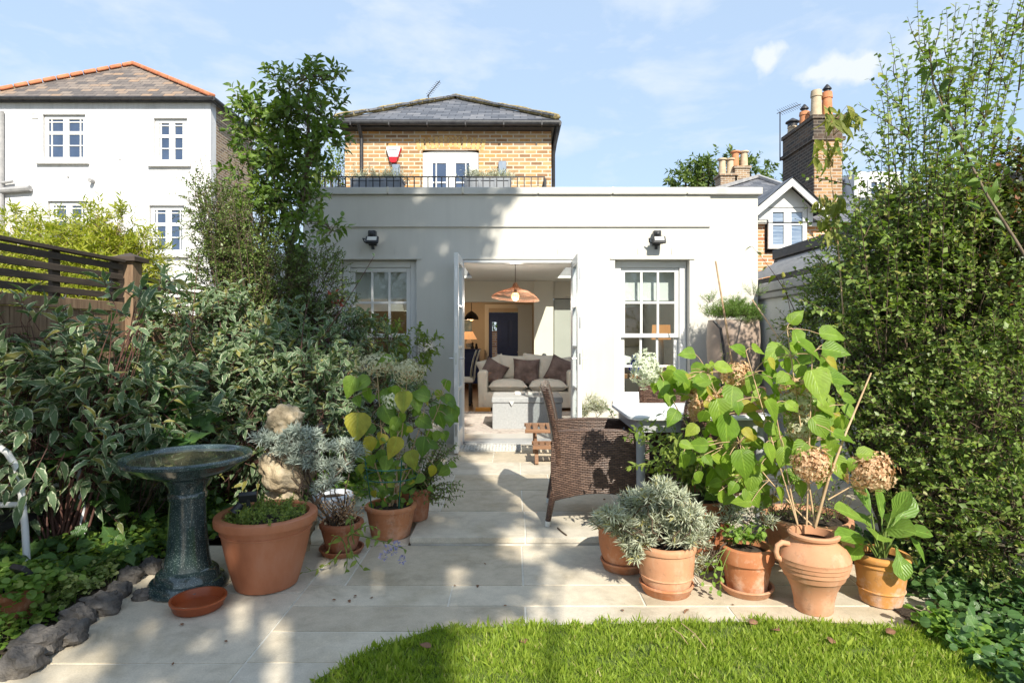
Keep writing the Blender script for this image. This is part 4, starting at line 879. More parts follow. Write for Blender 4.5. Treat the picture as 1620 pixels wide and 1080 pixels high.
g = MB(); g.box(xf - .095, xf + .095, 4.685, 4.875, 1.801, 1.835); g.add([(xf - .085, 4.695, 1.836), (xf + .085, 4.695, 1.836), (xf + .085, 4.865, 1.836), (xf - .085, 4.865, 1.836), (xf, 4.78, 1.875)], [(0, 1, 4), (1, 2, 4), (2, 3, 4), (3, 0, 4)]); g.build('post_cap', M['trellis'], po)
# ================================================================== FIXTURES ON THE HOUSE
def floodlight(px, label):
    x = X(px, YF)
    t = thing('floodlight', label, 'floodlight', (x, YF, 1.22 + 150 / 141), 'security floodlights on the house wall')
    z = t.location.z
    g = MB(); g.box(x - .045, x + .045, YF - .055, YF - .001, z - .065, z - .0); g.build('mount', M['black'], t, bevel=.008)
    g = MB(); g.box(x - .040, x + .042, YF - .10, YF - .02, z + .02, z + .095); g.blob((x, YF - .10, z + .055), (.032, .03, .032), amp=0); g.build('motion_sensor', M['black'], t, smooth=True, bevel=.008)
    m = Matrix.Translation((x + .012, YF - .11, z - .022)) @ Matrix.Rotation(R(-28), 4, 'X')
    g = MB(); g.box(-.072, .072, -.03, .0, -.045, .045, m); g.box(-.05, .05, 0, .03, -.03, .03, m); b = g.build('lamp_head', M['black'], t, bevel=.012)
    g = MB(); g.box(-.052, .052, -.034, -.0305, -.018, .030, m); g.build('lens', surf('pale_reflector', [(.55, .53, .48), (.66, .64, .60)], 8, .2, 0), b)
    g = MB(); g.tube([(x - .06, YF - .12, z - .01), (x - .095, YF - .10, z + .005), (x - .085, YF - .07, z - .03), (x - .03, YF - .05, z - .05)], .007, 6); g.build('bracket', M['black'], t)
    g = MB(); g.tube([(x, YF - .04, z - .06), (x, YF - .03, z - .105)], .018, 8); g.build('cable_gland', M['black'], t)
floodlight(591, 'black floodlight with motion sensor on the shaded wall above the left window')
floodlight(1037, 'black floodlight with motion sensor on the sunlit wall above the right window')
dU = 11.6
t = thing('alarm_box', 'white and red shield shaped burglar alarm box on the yellow brick wall', 'alarm box', (X(623, dU), dU, Z(245, dU)))
x, z = X(623, dU), Z(234, dU); q = 12.2e-3
shp = [(-.135, 0), (.135, 0), (.135, -.03), (.085, -.195), (-.085, -.195), (-.135, -.03)]
g = MB(); g.prism([(x + a, z + b) for a, b in shp], dU - .07, dU + .015); g.build('case', M['alarm_white'], t, bevel=.012)
g = MB(); g.prism([(x + a, z + b) for a, b in ((-.086, -.198), (.086, -.198), (.06, -.285), (.03, -.30), (-.03, -.30), (-.06, -.285))], dU - .068, dU + .015); g.prism([(x + a, z + b) for a, b in ((.138, -.02), (.158, -.02), (.09, -.22), (.088, -.197))], dU - .05, dU + .015); g.build('red_lens', M['alarm_red'], t, bevel=.006)
g = MB(); xx = x - .085
random.seed(4)
for k in range(9):                     # the row of small dark capitals, too far off to read
    g.box(xx, xx + .004, dU - .0735, dU - .0705, z - .068, z - .048); g.box(xx + .011, xx + .015, dU - .0735, dU - .0705, z - .068, z - .048)
    zz = random.choice([-.068, -.060, -.052]); g.box(xx + .004, xx + .011, dU - .0735, dU - .0705, z + zz, z + zz + .004); xx += .019
g.build('lettering', M['iron'], t)
for px, py, lab in ((628, 268, 'metal up and down wall light left of the upper window beside the downpipe'), (795, 263, 'metal up and down wall light right of the upper window')):
    x, z = X(px, dU), Z(py, dU); t = thing('wall_light', lab, 'wall light', (x, dU, z), 'box wall lights on the roof terrace')
    g = MB(); g.box(x - .075, x + .075, dU - .10, dU - .012, z - .26, z + .07); g.build('housing', surf('blued_steel', [(.16, .22, .30), (.30, .34, .40)], 4, .3, 0, metal=.5, stretch=(1, 1, .6)), t, bevel=.006)
    g = MB(); g.box(x - .05, x + .05, dU - .012, dU + .019, z - .18, z); g.build('back_plate', M['iron'], t)
    g = MB(); g.box(x - .06, x + .06, dU - .09, dU - .02, z + .0705, z + .076); g.build('lens', M['glass_dark'], t)
# terrace railing and planters
dr_ = 7.02
t = thing('railing', 'low black iron railing along the roof terrace parapet', 'railing', (-.9, dr_, 2.87))
x0, x1, zt = X(503, dr_), X(862, dr_), Z(280, dr_)
g = MB(); g.box(x0, x1, dr_ - .008, dr_ + .008, zt - .006, zt + .006); g.box(x0, x1, dr_ - .008, dr_ + .008, 2.64, 2.652); g.build('top_rail', M['iron'], t)
g = MB(); k = 33
for i in range(k + 1):
    x = x0 + (x1 - x0) * i / k; g.box(x - .006, x + .006, dr_ - .006, dr_ + .006, 2.56, zt - .0065)
g.box(x0 - .02, x0 + .015, dr_ + .01, dr_ + .04, 2.56, zt - .02); g.box(x1 - .015, x1 + .02, dr_ + .01, dr_ + .04, 2.56, zt - .02); g.tube([(x1, dr_ + .02, zt - .01), (x1 - .12, dr_ + .3, 2.56)], .012, 6); g.build('balusters', M['iron'], t)
g = MB(); xs = [-2.105, -2.02, -.67, .73, 2.27, 2.49]; ys = [7.0, 9.13, 10.97, 11.6]
for i in range(5):
    for j in range(3):
        if not (j == 1 and i in (1, 3)): g.box(xs[i], xs[i + 1], ys[j], ys[j + 1], 2.5525, 2.556)
struct('roof_terrace_deck', g, M['lead'])
terr_pl = []
for a, b, lab in ((554, 636, 'blue grey trough planter of silver lavender left of the upper window'), (734, 809, 'blue grey trough planter of silver lavender in front of the upper window')):
    dp = 7.22; x0, x1 = X(a, dp), X(b, dp); t = thing('trough_planter', lab, 'planter', ((x0 + x1) / 2, dp, 2.556), 'trough planters behind the terrace railing')
    zt = Z(282, dp); g = MB(); g.box(x0 + .01, x1 - .01, dp, dp + .24, 2.5575, zt - .03)
    for i in range(4): xx = x0 + (x1 - x0) * i / 3; xx = min(max(xx, x0 + .02), x1 - .02); g.box(xx - .018, xx + .018, dp - .010, dp + .0, 2.56, zt - .03)
    g.build('box_body', M['planter_grey'], t, bevel=.004); g = MB(); g.box(x0, x1, dp - .012, dp + .255, zt - .029, zt); g.build('rim', M['planter_grey'], t, bevel=.005)
    terr_pl.append((x0, x1, dp, zt))
# aerials
def aerial(base, tip, boomdir, n, size, label, loc):
    t = thing('tv_aerial', label, 'aerial', loc); g = MB(); g.tube([base, tip], .014, 6); g.build('mast', M['iron'], t)
    g = MB(); d = Vector(boomdir); tp = Vector(tip); g.tube([tp - d * .15, tp + d], .010, 6); u = d.cross(Vector((0, 1, 0))).normalized() * size
    for i in range(n): c = tp + d * (i / n); g.tube([c - u * .5 + Vector((0, -size * .4, 0)), c + u * .5 + Vector((0, size * .4, 0))], .005, 5)
    g.build('boom', M['iron'], t)
da = 14.0
aerial(P(678, 165, da), P(678, 150, da), P(696, 128, da) - P(678, 150, da), 9, .16, 'thin television aerial above the hip of the brick house roof', P(678, 165, da))
da = 15.3
aerial(P(1234, 255, da), P(1234, 178, da), P(1273, 162, da) - P(1240, 175, da), 10, .22, 'tall television aerial strapped to the sooty chimney stack', P(1234, 255, da))

# ================================================================== INSIDE
def pillow(c, sx, sz, th, rot=(0, 0, 0), n=14, sag=.0):
    g = MB(); m = Matrix.Translation(Vector(c)) @ Matrix.Rotation(rot[2], 4, 'Z') @ Matrix.Rotation(rot[0], 4, 'X') @ Matrix.Rotation(rot[1], 4, 'Y')
    ph = [U(0, 6) for _ in range(4)]
    for sgn in (-1, 1):
        def fn(u, v):
            a, b = 2 * u - 1, 2 * v - 1; k = 1 - .10 * (1 - abs(b) ** 2) * 1; k2 = 1 - .10 * (1 - abs(a) ** 2)
            h = th * (max(0, 1 - a ** 4) ** .55) * (max(0, 1 - b ** 4) ** .55) + .008 * math.sin(a * 7 + ph[0]) * math.sin(b * 6 + ph[1]) * (1 - a * a) * (1 - b * b) * 3
            return m @ Vector((a * sx / 2 * k, sgn * h / 2, b * sz / 2 * k2 - sag * (1 - abs(a)) * (b > 0)))
        g.grid(fn, n, n)
    return g
sy = 9.70
t = thing('sofa', 'cream linen two seat sofa facing the open doors', 'sofa', (.2, sy + .4, 0))
sx0, sx1 = -.58, 1.05
g = MB(); g.box(sx0 + .13, sx1 - .13, sy + .02, sy + .85, .10, .30); g.box(sx0 + .13, sx1 - .13, sy + .72, sy + .92, .30, .80); g.build('frame', M['linen'], t, bevel=.03)
for a, b, s_ in ((sx0, sx0 + .16, -1), (sx1 - .16, sx1, 1)):
    g = MB(); g.prism([(a + (.02 if s_ < 0 else .0), .09), (b - (.02 if s_ > 0 else 0), .09), (b, .60), (b - .02, .64), (a + .02, .64), (a, .60)], sy - .03, sy + .9); g.build('arm', M['linen'], t, bevel=.03)
for k in range(2):
    a = sx0 + .165 + k * .655; g = pillow((a + .325, sy + .34, .385), .655, .74, .20, (R(90), 0, 0)); g.build('seat_cushion', M['linen'], t, smooth='all')
g = MB(); g.box(sx0 + .02, sx1 - .02, sy - .028, sy - .012, .05, .28)
for i in range(9): x = sx0 + .1 + i * .18; g.box(x, x + .02, sy - .034, sy - .028, .05, .27)
g.build('valance', M['linen'], t, bevel=.004)
for x in (sx0 + .06, sx1 - .06):
    g = MB(); g.lathe([(.022, 0.004), (.034, .04), (.036, .06), (.03, .095)], (x, sy + .04, 0), 12); g.build('leg', surf('red_wood_leg', [(.22, .05, .03), (.28, .07, .04)], 5, .35, 0), t, smooth=True)
for (x, z, w, rot, th, mt, lab) in ((-.36, .64, .50, (R(-14), R(-18), R(10)), .20, 'linen', 'cream cushion leaning over the left arm of the sofa'),
        (-.02, .66, .56, (R(-14), R(3), 0), .20, 'linen', 'large cream back cushion left of centre on the sofa'), (.44, .66, .60, (R(-14), R(5), 0), .20, 'linen', 'large cream back cushion behind the right end of the centre velvet cushion'),
        (.80, .64, .50, (R(-14), R(-5), 0), .18, 'linen', 'cream back cushion at the right end of the sofa')):
    o = solo('cushion', pillow((x, sy + .66, z), w, w * .82, th, rot), M[mt], (x, sy + .66, z - .2), lab, 'cushion', 'cushions on the sofa', smooth='all')
for (x, z, w, rot, lab) in ((-.34, .595, .42, (R(-18), R(30), R(8)), 'mauve brown velvet cushion tilted against the left sofa arm'), (.22, .60, .46, (R(-18), R(2), 0), 'crumpled mauve brown velvet cushion in the middle of the sofa'), (.80, .62, .46, (R(-18), R(22), R(-8)), 'dark velvet cushion tipped on its corner at the right end of the sofa')):
    solo('cushion', pillow((x, sy + .46, z), w, w, .17, rot), M['velvet'], (x, sy + .46, z - .2), lab, 'cushion', 'velvet cushions on the sofa', smooth='all')
t = thing('storage_chest', 'grey felt covered storage chest with a triangular pull in front of the sofa', 'chest', (.16, 8.1, 0))
cx0, cx1 = X(779, 7.75), X(889, 7.75)
g = MB(); g.box(cx0, cx1, 7.75, 8.45, .006, .34); g.build('body', M['chest'], t, bevel=.008)
g = MB(); g.box(cx0 - .012, cx1 + .012, 7.735, 8.46, .343, .42); l = g.build('lid', M['chest'], t, bevel=.018)
g = MB(); xm = cx0 + .25; g.prism([(xm - .035, .37), (xm + .035, .37), (xm, .31)], 7.722, 7.7345); g.build('pull_tab', surf('pale_tab', [(.5, .5, .5), (.56, .56, .56)], 5, .8, 0), l)
for x in (.02, .20, .36):
    g = MB(); g.box(x, x + .14, 8.05, 8.26, .4215, .45); solo('book', g, M['blind'], (x, 8.15, .42), {0.02: 'pale paperback at the left end of the row on the grey chest', .20: 'pale paperback in the middle of the row on the grey chest', .36: 'pale paperback at the right end of the row on the grey chest'}[x], 'book', 'books on the grey chest', bevel=.003)
g = MB(); g.box(-1.2, 1.4, 7.45, 9.55, .0045, .012); solo('rug', g, M['rug'], (.1, 8.4, .004), 'faded grey patterned rug under the chest and sofa', 'rug', bevel=.003)
g = MB(); g.box(-.60, -.36, 9.5, 9.62, .0125, .07); solo('wooden_block', g, surf('golden_wood', [(.55, .25, .04), (.62, .30, .06)], 8, .4, 0), (-.48, 9.55, 0), 'golden wooden skirting block on the floor left of the sofa', 'block', bevel=.006)
# pendant: copper wire shade
lx, ly = .03, 8.6
t = thing('pendant_lamp', 'wide copper wire pendant lamp with a glowing round bulb hanging over the chest', 'pendant lamp', (lx, ly, 2.25))
zl = Z(469, ly)
g = MB(); g.tube([(lx, ly, 2.253), (lx, ly, zl + .20)], .005, 6); g.lathe([(.06, 2.235), (.06, 2.254), (.01, 2.254)], (lx, ly, 0), 20); g.build('cord', M['twig'], t)
g = MB(); prof = [(.02, .21), (.05, .15), (.09, .125), (.18, .10), (.27, .055), (.335, .0), (.34, -.02)]
for i in range(72):
    a = 2 * math.pi * i / 72; g.tube([(lx + r * math.cos(a), ly + r * math.sin(a), zl + z - .015 + .03 * math.cos(a - .5) * (r / .34) ** 3 * -1) for r, z in prof], .0022, 3, False)
for r, z in prof[1:]:
    g.tube([(lx + r * math.cos(2 * math.pi * i / 40), ly + r * math.sin(2 * math.pi * i / 40), zl + z - .015 - .03 * math.cos(2 * math.pi * i / 40 - .5) * (r / .34) ** 3) for i in range(41)], .003, 4, False)
g.build('shade', M['copper'], t, smooth=True)
g = MB(); g.blob((lx, ly, zl + .0), (.055, .055, .058), amp=0); g.build('bulb', M['bulb'], t, smooth='all')
g = MB(); g.tube([(lx, ly, zl + .05), (lx, ly, zl + .12)], .02, 8); g.build('bulb_holder', M['twig'], t)
def lamp_light(par, co, w, col, r=.05):
    l = bpy.data.lights.new('lamp_light', 'POINT'); l.energy = w; l.color = col; l.shadow_soft_size = r; o = bpy.data.objects.new('lamp_light', l); COL.objects.link(o); o.parent = par; o.location = Vector(co) - par.location
lamp_light(t, (lx, ly, zl - .075), 19, (1.0, .92, .80))
# hall: sideboard, lamps, chair
t = thing('sideboard', 'dark navy sideboard against the left wall of the hall', 'sideboard', (-1.2, 14.2, 0))
g = MB(); g.box(-1.5, -.80, 13.9, 14.5, .1, .86); g.build('body', M['navy'], t, bevel=.01); g = MB(); g.box(-1.52, -.78, 13.88, 14.52, .862, .90); g.build('top', M['navy'], t, bevel=.006); g = MB(); g.box(-1.45, -1.17, 13.885, 13.899, .2, .8); g.box(-1.13, -.85, 13.885, 13.899, .2, .8); g.build('door', M['navy'], t, bevel=.004)
t = thing('table_lamp', 'table lamp with a lit orange cone shade on the navy sideboard', 'table lamp', (-1.04, 14.1, .90))
g = MB(); g.lathe([(.08, .9015), (.05, .93), (.09, 1.03), (.03, 1.13), (.015, 1.2)], (-1.04, 14.1, 0), 20); g.build('base', M['blind'], t, smooth=True); g = MB(); g.lathe([(.19, 1.12), (.09, 1.30)], (-1.04, 14.1, 0), 24); g.build('lamp_shade', M['lampshade'], t, smooth=True); lamp_light(t, (-1.04, 14.1, 1.40), 7, (1.0, .70, .42), .08)
for x, h, lab in ((-.95, .16, 'small dark ornament nearest the lamp on the sideboard'), (-.86, .13, 'small dark ornament at the end of the sideboard')):
    g = MB(); g.lathe([(.03, 0), (.04, .03), (.02, .08), (.03, h - .03), (.005, h)], (x, 14.0, .9015), 12); solo('ornament', g, M['iron'], (x, 14, .9), lab, 'ornament', 'ornaments on the sideboard', smooth=True)
t = thing('dome_pendant', 'black dome pendant lamp with a glowing rim hanging in the hall', 'pendant lamp', (-.92, 13.2, 2.3))
g = MB(); g.tube([(-.92, 13.2, 2.3), (-.92, 13.2, 1.74)], .008, 6); g.build('cord', M['iron'], t); g = MB(); g.lathe([(.16, 1.56), (.15, 1.62), (.10, 1.69), (.03, 1.74), (.01, 1.75)], (-.92, 13.2, 0), 24); g.build('shade', M['iron'], t, smooth=True)
g = MB(); g.blob((-.92, 13.2, 1.58), (.045, .045, .045), amp=0); g.build('bulb', M['bulb'], t, smooth='all')
g = MB(); g.box(-1.5, -1.05, 15.17, 15.198, 1.2, 1.6); solo('picture', g, surf('landscape_print', [(.05, .10, .12), (.20, .30, .34), (.5, .5, .42)], 4, .4, 0), (-1.3, 15.19, 1.4), 'framed blue green picture on the hall wall above the table lamp', 'picture', bevel=.008)
t = thing('dining_chair', 'cream upholstered dining chair just inside the left door leaf', 'chair', (-.80, 10.6, 0))
g = MB(); g.grid(lambda u, v: (-.74 + .10 * v * v - .02 * math.sin(u * 3.1), 10.35 + .42 * u, .46 + .50 * v), 8, 8); g.grid(lambda u, v: (-.68 + .10 * v * v - .02 * math.sin(u * 3.1), 10.35 + .42 * u, .46 + .50 * v), 8, 8); g.build('backrest', M['linen'], t, smooth='all'); g = MB(); g.box(-1.15, -.69, 10.34, 10.79, .40, .48); g.build('seat', M['linen'], t, bevel=.02)
for x, y in ((-1.12, 10.37), (-1.12, 10.74), (-.75, 10.37), (-.75, 10.74)): g = MB(); g.bar((x, y, .006), (x, y, .40), .04, .04, (0, 1, 0)); g.build('leg', M['iron'], t)
# things behind the right window
g = MB(); g.lathe([(.05, 0), (.07, .06), (.05, .12), (.02, .17), (.025, .22)], (X(1003, 7.3), 7.3, .76), 20); solo('glass_vase', g, M['blueglass'], (X(1003, 7.3), 7.3, .76), 'cobalt blue glass vase behind the right window', 'vase', smooth=True)
g = MB(); g.box(1.15, 2.2, 7.2, 7.65, .70, .755); 
for x in (1.2, 2.1): g.box(x, x + .05, 7.25, 7.3, .006, .70); g.box(x, x + .05, 7.55, 7.6, .006, .70)
solo('console_table', g, M['floorwood'], (1.7, 7.4, 0), 'wooden console table inside the right window', 'table', bevel=.004)
g = pillow((X(992, 7.3) , 7.5, .86), .34, .26, .12, (R(-25), R(15), 0)); solo('cushion', g, M['blind'], (1.4, 7.5, .76), 'white crumpled cushion on the console behind the right window', 'cushion', smooth='all')
g = MB(); g.box(1.95, 2.44, 11.5, 11.598, 1.0, 1.75); solo('picture', g, surf('buff_print', [(.30, .24, .15), (.45, .37, .25)], 2, .5, 0), (2.2, 11.55, 1.4), 'buff framed picture on the wall deep inside the right window', 'picture', bevel=.01)
t = thing('table_lamp', 'lamp with a warm buff drum shade seen through the right window', 'table lamp', (2.02, 8.2, .6)); g = MB(); g.lathe([(.13, 1.16), (.12, 1.36)], (2.02, 8.2, 0), 24); g.build('lamp_shade', M['lampshade'], t, smooth=True); g = MB(); g.lathe([(.09, .606), (.04, .64), (.03, 1.16)], (2.02, 8.2, 0), 16); g.build('base', M['blind'], t, smooth=True)
g = MB(); g.box(1.8, 2.3, 8.0, 8.45, .55, .60); g.box(1.85, 1.9, 8.05, 8.1, .006, .55); g.box(2.2, 2.25, 8.05, 8.1, .006, .55); g.box(1.85, 1.9, 8.35, 8.4, .006, .55); g.box(2.2, 2.25, 8.35, 8.4, .006, .55); solo('side_table', g, M['floorwood'], (2, 8.2, 0), 'wooden side table under the buff drum lamp', 'table', bevel=.004)
g = MB(); g.box(-2.08, -1.0, 8.3, 8.34, .006, 1.55); solo('folding_screen', g, surf('tan_screen', [(.30, .20, .10), (.36, .25, .13)], 3, .7, 0), (-1.6, 8.3, 0), 'tan panel standing inside the left window', 'panel', bevel=.006)

# ================================================================== PATIO FURNITURE
g = MB(); m0 = X(734, 6.55); random.seed(8)
mat_t = thing('door_mat', 'off white bobbled cotton mat at the foot of the open doors', 'mat', (-.2, 6.45, 0))
for i in range(19):
    for j in range(8): g.blob((-.545 + i * .034 + U(-.003, .003), 6.31 + j * .034, .014), (.021, .021, .016 + U(0, .006)), amp=.06, nu=8, nv=5)
g.build('loops', M['mat'], mat_t, smooth='all'); g = MB(); g.box(-.565, .085, 6.29, 6.57, .0015, .010); g.build('backing', M['mat'], mat_t)
# two tier slatted step stool
t = thing('step_stool', 'two tier slatted wooden step stool behind the wicker chair', 'stool', (.4, 6.0, 0))
for (z, ya, yb, xa, xb) in ((.30, 5.86, 6.30, .125, .62), (.19, 5.60, 5.85, .19, .60)):
    g = MB()
    for i in range(7): xx = xa + (xb - xa) * i / 7; g.box(xx, xx + .048, ya + .02, yb - .02, z - .018, z)
    g.box(xa - .01, xb + .01, ya, ya + .02, z - .035, z + .001); g.box(xa - .01, xb + .01, yb - .02, yb, z - .035, z + .001); g.build('tread', M['wood'], t, bevel=.003)
for x in (.22, .56):
    g = MB(); g.bar((x, 5.66, .003), (x, 5.72, .154), .035, .045); g.bar((x, 6.22, .003), (x, 6.20, .265), .035, .045); g.bar((x, 5.74, .12), (x, 6.2, .25), .03, .04); g.build('leg', M['wood'], t, bevel=.004)
# wicker armchair, built facing +X about its own origin
def wicker_chair(label):
    t = thing('wicker_armchair', label, 'armchair', (0, 0, 0), 'brown wicker armchairs round the grey table')
    hw, dp = .285, .60
    def back(u, v, off):                   # u across (y), v up
        y = -hw + 2 * hw * u; z = .40 + .47 * v; x = -.015 - .085 * v ** 1.6 - .02 * math.sin(math.pi * u) + off; return (x, y, z)
    g = MB(); g.grid(lambda u, v: back(u, v, 0), 10, 10, (2 * hw, .47)); g.grid(lambda u, v: back(u, v, .035), 10, 10, (2 * hw, .47))
    g.tube([back(u / 12, 1, .018) for u in range(13)], .024, 8); g.tube([back(0, v / 10, .018) for v in range(11)], .021, 8); g.tube([back(1, v / 10, .018) for v in range(11)], .021, 8); g.build('backrest', M['wicker'], t, smooth=True)
    for s_ in (-1, 1):
        yy = s_ * hw
        def side(u, v, off):
            x = -.03 + dp * u - .018 * (1 - u) * math.sin(math.pi * v); zb = .165 + .055 * math.sin(math.pi * min(1, u * 1.0)) ; zt_ = .60 + .015 * math.sin(math.pi * u); return (x, yy + off + .015 * s_ * math.sin(math.pi * v), zb + (zt_ - zb) * v)
        g = MB(); g.grid(lambda u, v: side(u, v, 0), 10, 8, (dp, .42)); g.grid(lambda u, v: side(u, v, -s_ * .05), 10, 8, (dp, .42))
        g.grid(lambda u, v: (side(u, 1, 0)[0], side(u, 1, -s_ * .05 * v)[1], side(u, 1, 0)[2] + .012 * math.sin(math.pi * v)), 10, 4, (dp, .06)); g.grid(lambda u, v: (side(1, u, 0)[0] + .004, side(1, u, -s_ * .05 * v)[1], side(1, u, 0)[2]), 6, 2, (.4, .05)); g.grid(lambda u, v: (side(u, 0, 0)[0], side(u, 0, -s_ * .05 * v)[1], side(u, 0, 0)[2]), 8, 2, (dp, .05))
        g.build('arm', M['wicker'], t, smooth=True)
    g = MB(); g.grid(lambda u, v: (-.02 + dp * u, -hw + .04 + (2 * hw - .08) * v, .385 + .02 * math.sin(math.pi * v)), 8, 8, (dp, .5)); g.grid(lambda u, v: (dp - .032, -hw + .04 + (2 * hw - .08) * u, .21 + .18 * v), 8, 4, (.5, .18)); g.grid(lambda u, v: (-.01, -hw + .04 + (2 * hw - .08) * u, .21 + .2 * v), 8, 4, (.5, .18)); g.build('seat', M['wicker'], t, smooth=True)
    for x, s_ in ((-.015, -1), (-.015, 1), (dp - .05, -1), (dp - .05, 1)):
        dx = -.05 if x < .1 else .02
        g = MB(); g.tube([(x, s_ * (hw - .02), .30), (x + dx, s_ * (hw - .012), .035)], [.024, .018], 8); l = g.build('leg', M['wicker'], t, smooth=True); g = MB(); g.tube([(x + dx, s_ * (hw - .012), .0355), (x + dx - .004, s_ * (hw - .012), .002)], [.0185, .016], 8); g.build('foot_cap', M['blind'], l, smooth=True)
    return t
ch1 = wicker_chair('brown wicker armchair at the left end of the grey table, seen side on')
ch2 = copy_thing(ch1); ch2['label'] = 'brown wicker armchair on the far side of the grey table against the right window'
ch3 = copy_thing(ch1); ch3['label'] = 'brown wicker armchair nearest the pots, its back turned and half hidden by lime hydrangea leaves'
ch1.location = (.305, 4.10, 0); ch1.rotation_euler = (0, 0, R(-4))
ch2.location = (1.36, 5.00, 0); ch2.rotation_euler = (0, 0, R(-88))
ch3.location = (1.30, 3.80, 0); ch3.rotation_euler = (0, 0, R(112))
t = thing('patio_table', 'pale grey rounded patio table between the wicker chairs', 'table', (1.2, 4.1, 0))
def rrect(x0, x1, y0, y1, r, n=6):
    return [(cx + r * math.cos(a0 + R(90) * i / n), cy + r * math.sin(a0 + R(90) * i / n)) for cx, cy, a0 in ((x1 - r, y1 - r, 0), (x0 + r, y1 - r, R(90)), (x0 + r, y0 + r, R(180)), (x1 - r, y0 + r, R(270))) for i in range(n + 1)]
tx0, tx1, ty0, ty1 = .71, 1.62, 3.66, 4.42
pl = rrect(tx0, tx1, ty0, ty1, .09); n = len(pl)
g = MB(); g.add([(x, y, .722) for x, y in pl] + [(x, y, .698) for x, y in pl], [tuple(range(n)), tuple(range(2 * n - 1, n - 1, -1))] + [(i, n + i, n + (i + 1) % n, (i + 1) % n) for i in range(n)]); g.build('table_top', M['tabletop'], t, bevel=.006)
g = MB(); pl2 = rrect(tx0 + .05, tx1 - .05, ty0 + .05, ty1 - .05, .06)
g.add([(x, y, .696) for x, y in pl2] + [(x, y, .62) for x, y in pl2], [(i, n + i, n + (i + 1) % n, (i + 1) % n) for i in range(n)]); g.build('apron', M['metal'], t, smooth=True)
for x, y in ((tx0 + .085, ty0 + .085), (tx1 - .085, ty0 + .085), (tx0 + .085, ty1 - .085), (tx1 - .085, ty1 - .085)):
    g = MB(); g.tube([(x, y, .696), (x, y, .003)], [.030, .026], 12); g.build('leg', M['metal'], t, smooth=True)
g = MB(); pts = bez(G(882, 836), G(915, 868), G(945, 855), 14); g.tube([(p[0], p[1], .006) for p in pts if p[1] > 3.64], .005, 5); solo('cable', g, M['twig'], (.25, 3.75, 0), 'thin brown cable lying on the paving beside the wicker chair leg', 'cable', smooth=True)

# ================================================================== POTS
def pot_profile(r0, r1, h, rim=.035, lip=.012, belly=0.0, wall=.014):
    pr = [(r0 * .9, 0), (r0, .006)]
    for k in range(1, 8):
        f = k / 8; pr.append((r0 + (r1 - r0) * f + belly * math.sin(math.pi * f), (h - rim) * f))
    pr += [(r1 - .001, h - rim), (r1 + lip, h - rim + .004), (r1 + lip + .003, h - rim * .4), (r1 + lip, h - .004), (r1 + lip - .006, h), (r1 - wall, h), (r1 - wall - .004, h - .03)]
    return pr
def pot(name, label, x, y, z0, r0, r1, h, mt, cat='pot', group=None, rim=.035, lip=.012, belly=0.0, soil=.035, bands=(), prof=None, tilt=None):
    pr = prof or pot_profile(r0, r1, h, rim, lip, belly)
    if bands:
        out = []
        for (r, z) in pr:
            out.append((r, z))
        for (zb, w) in bands:
            k = next(i for i in range(len(out) - 1) if out[i + 1][1] > zb); rr = out[k][0] + (out[k + 1][0] - out[k][0]) * (zb - out[k][1]) / max(1e-6, out[k + 1][1] - out[k][1])
            out[k + 1:k + 1] = [(rr, zb - w), (rr + .005, zb - w * .5), (rr + .005, zb + w * .5), (rr + .001, zb + w)]
        pr = out
    g = MB(); g.lathe(pr, (x, y, z0), 56)
    o = solo(name, g, M[mt], (x, y, z0), label, cat, group, smooth=True)
    if tilt: o.rotation_euler = tilt
    g = MB(); rs = pr[-1][0] - .002; zs_ = h - soil
    vs = [(x, y, z0 + zs_ + .012)] + [(x + rs * f * math.cos(a), y + rs * f * math.sin(a), z0 + zs_ + (.012 if f < .9 else 0) + U(-.004, .004)) for f in (.5, 1.0) for a in [2 * math.pi * i / 20 for i in range(20)]]
    g.add(vs, [(0, 1 + i, 1 + (i + 1) % 20) for i in range(20)] + [(1 + i, 21 + i, 21 + (i + 1) % 20, 1 + (i + 1) % 20) for i in range(20)]); s_ = g.build('soil', M['soil'], o, smooth='all')
    return o
def saucer(label, x, y, z0, r, mt, h=.035, group=None):
    g = MB(); g.lathe([(r * .82, 0), (r * .86, .003), (r * .97, h * .8), (r, h * .85), (r, h), (r - .01, h), (r * .84, .009), (.001, .008)], (x, y, z0), 48); return solo('plant_saucer', g, M[mt], (x, y, z0), label, 'saucer', group, smooth=True)
def XY(px, d): return ((px - CX) / F * d, d)
PG = 'terracotta plant pots on the terrace'
pot('terracotta_plant_pot', 'large smooth terracotta coloured plastic pot with a thick rolled rim beside the birdbath', *XY(422, 3.06), LZ, .150, .222, .365, 'plaspot', group=PG, rim=.045, lip=.024, belly=.006, soil=.03, bands=((.285, .006),))
pot('terracotta_plant_pot', 'small dark brown terracotta pot standing in a saucer in front of the boulders', -1.0, 3.50, LZ + .016, .085, .118, .17, 'terra_dark', group=PG, lip=.006)
saucer('brown saucer under the small dark pot by the boulders', -1.0, 3.50, LZ, .128, 'terra_dark')
pot('terracotta_plant_pot', 'bright orange terracotta pot on the left holding the caged hydrangea', -.775, 3.80, LZ, .12, .152, .20, 'terra', group=PG, lip=.008, rim=.03)
pot('terracotta_plant_pot', 'narrow brown terracotta pot tucked behind the orange pot on the left', -.665, 4.00, 0.0, .095, .115, .21, 'terra_dark', group=PG, lip=.006)
pot('terracotta_plant_pot', 'orange brown terracotta pot in a deep saucer, leftmost of the pots by the lawn', .600, 3.27, LZ + .018, .098, .135, .225, 'terra', group=PG, belly=.012, lip=.006)
saucer('deep orange brown saucer under the leftmost pot by the lawn', .600, 3.27, LZ, .125, 'terra', .05)
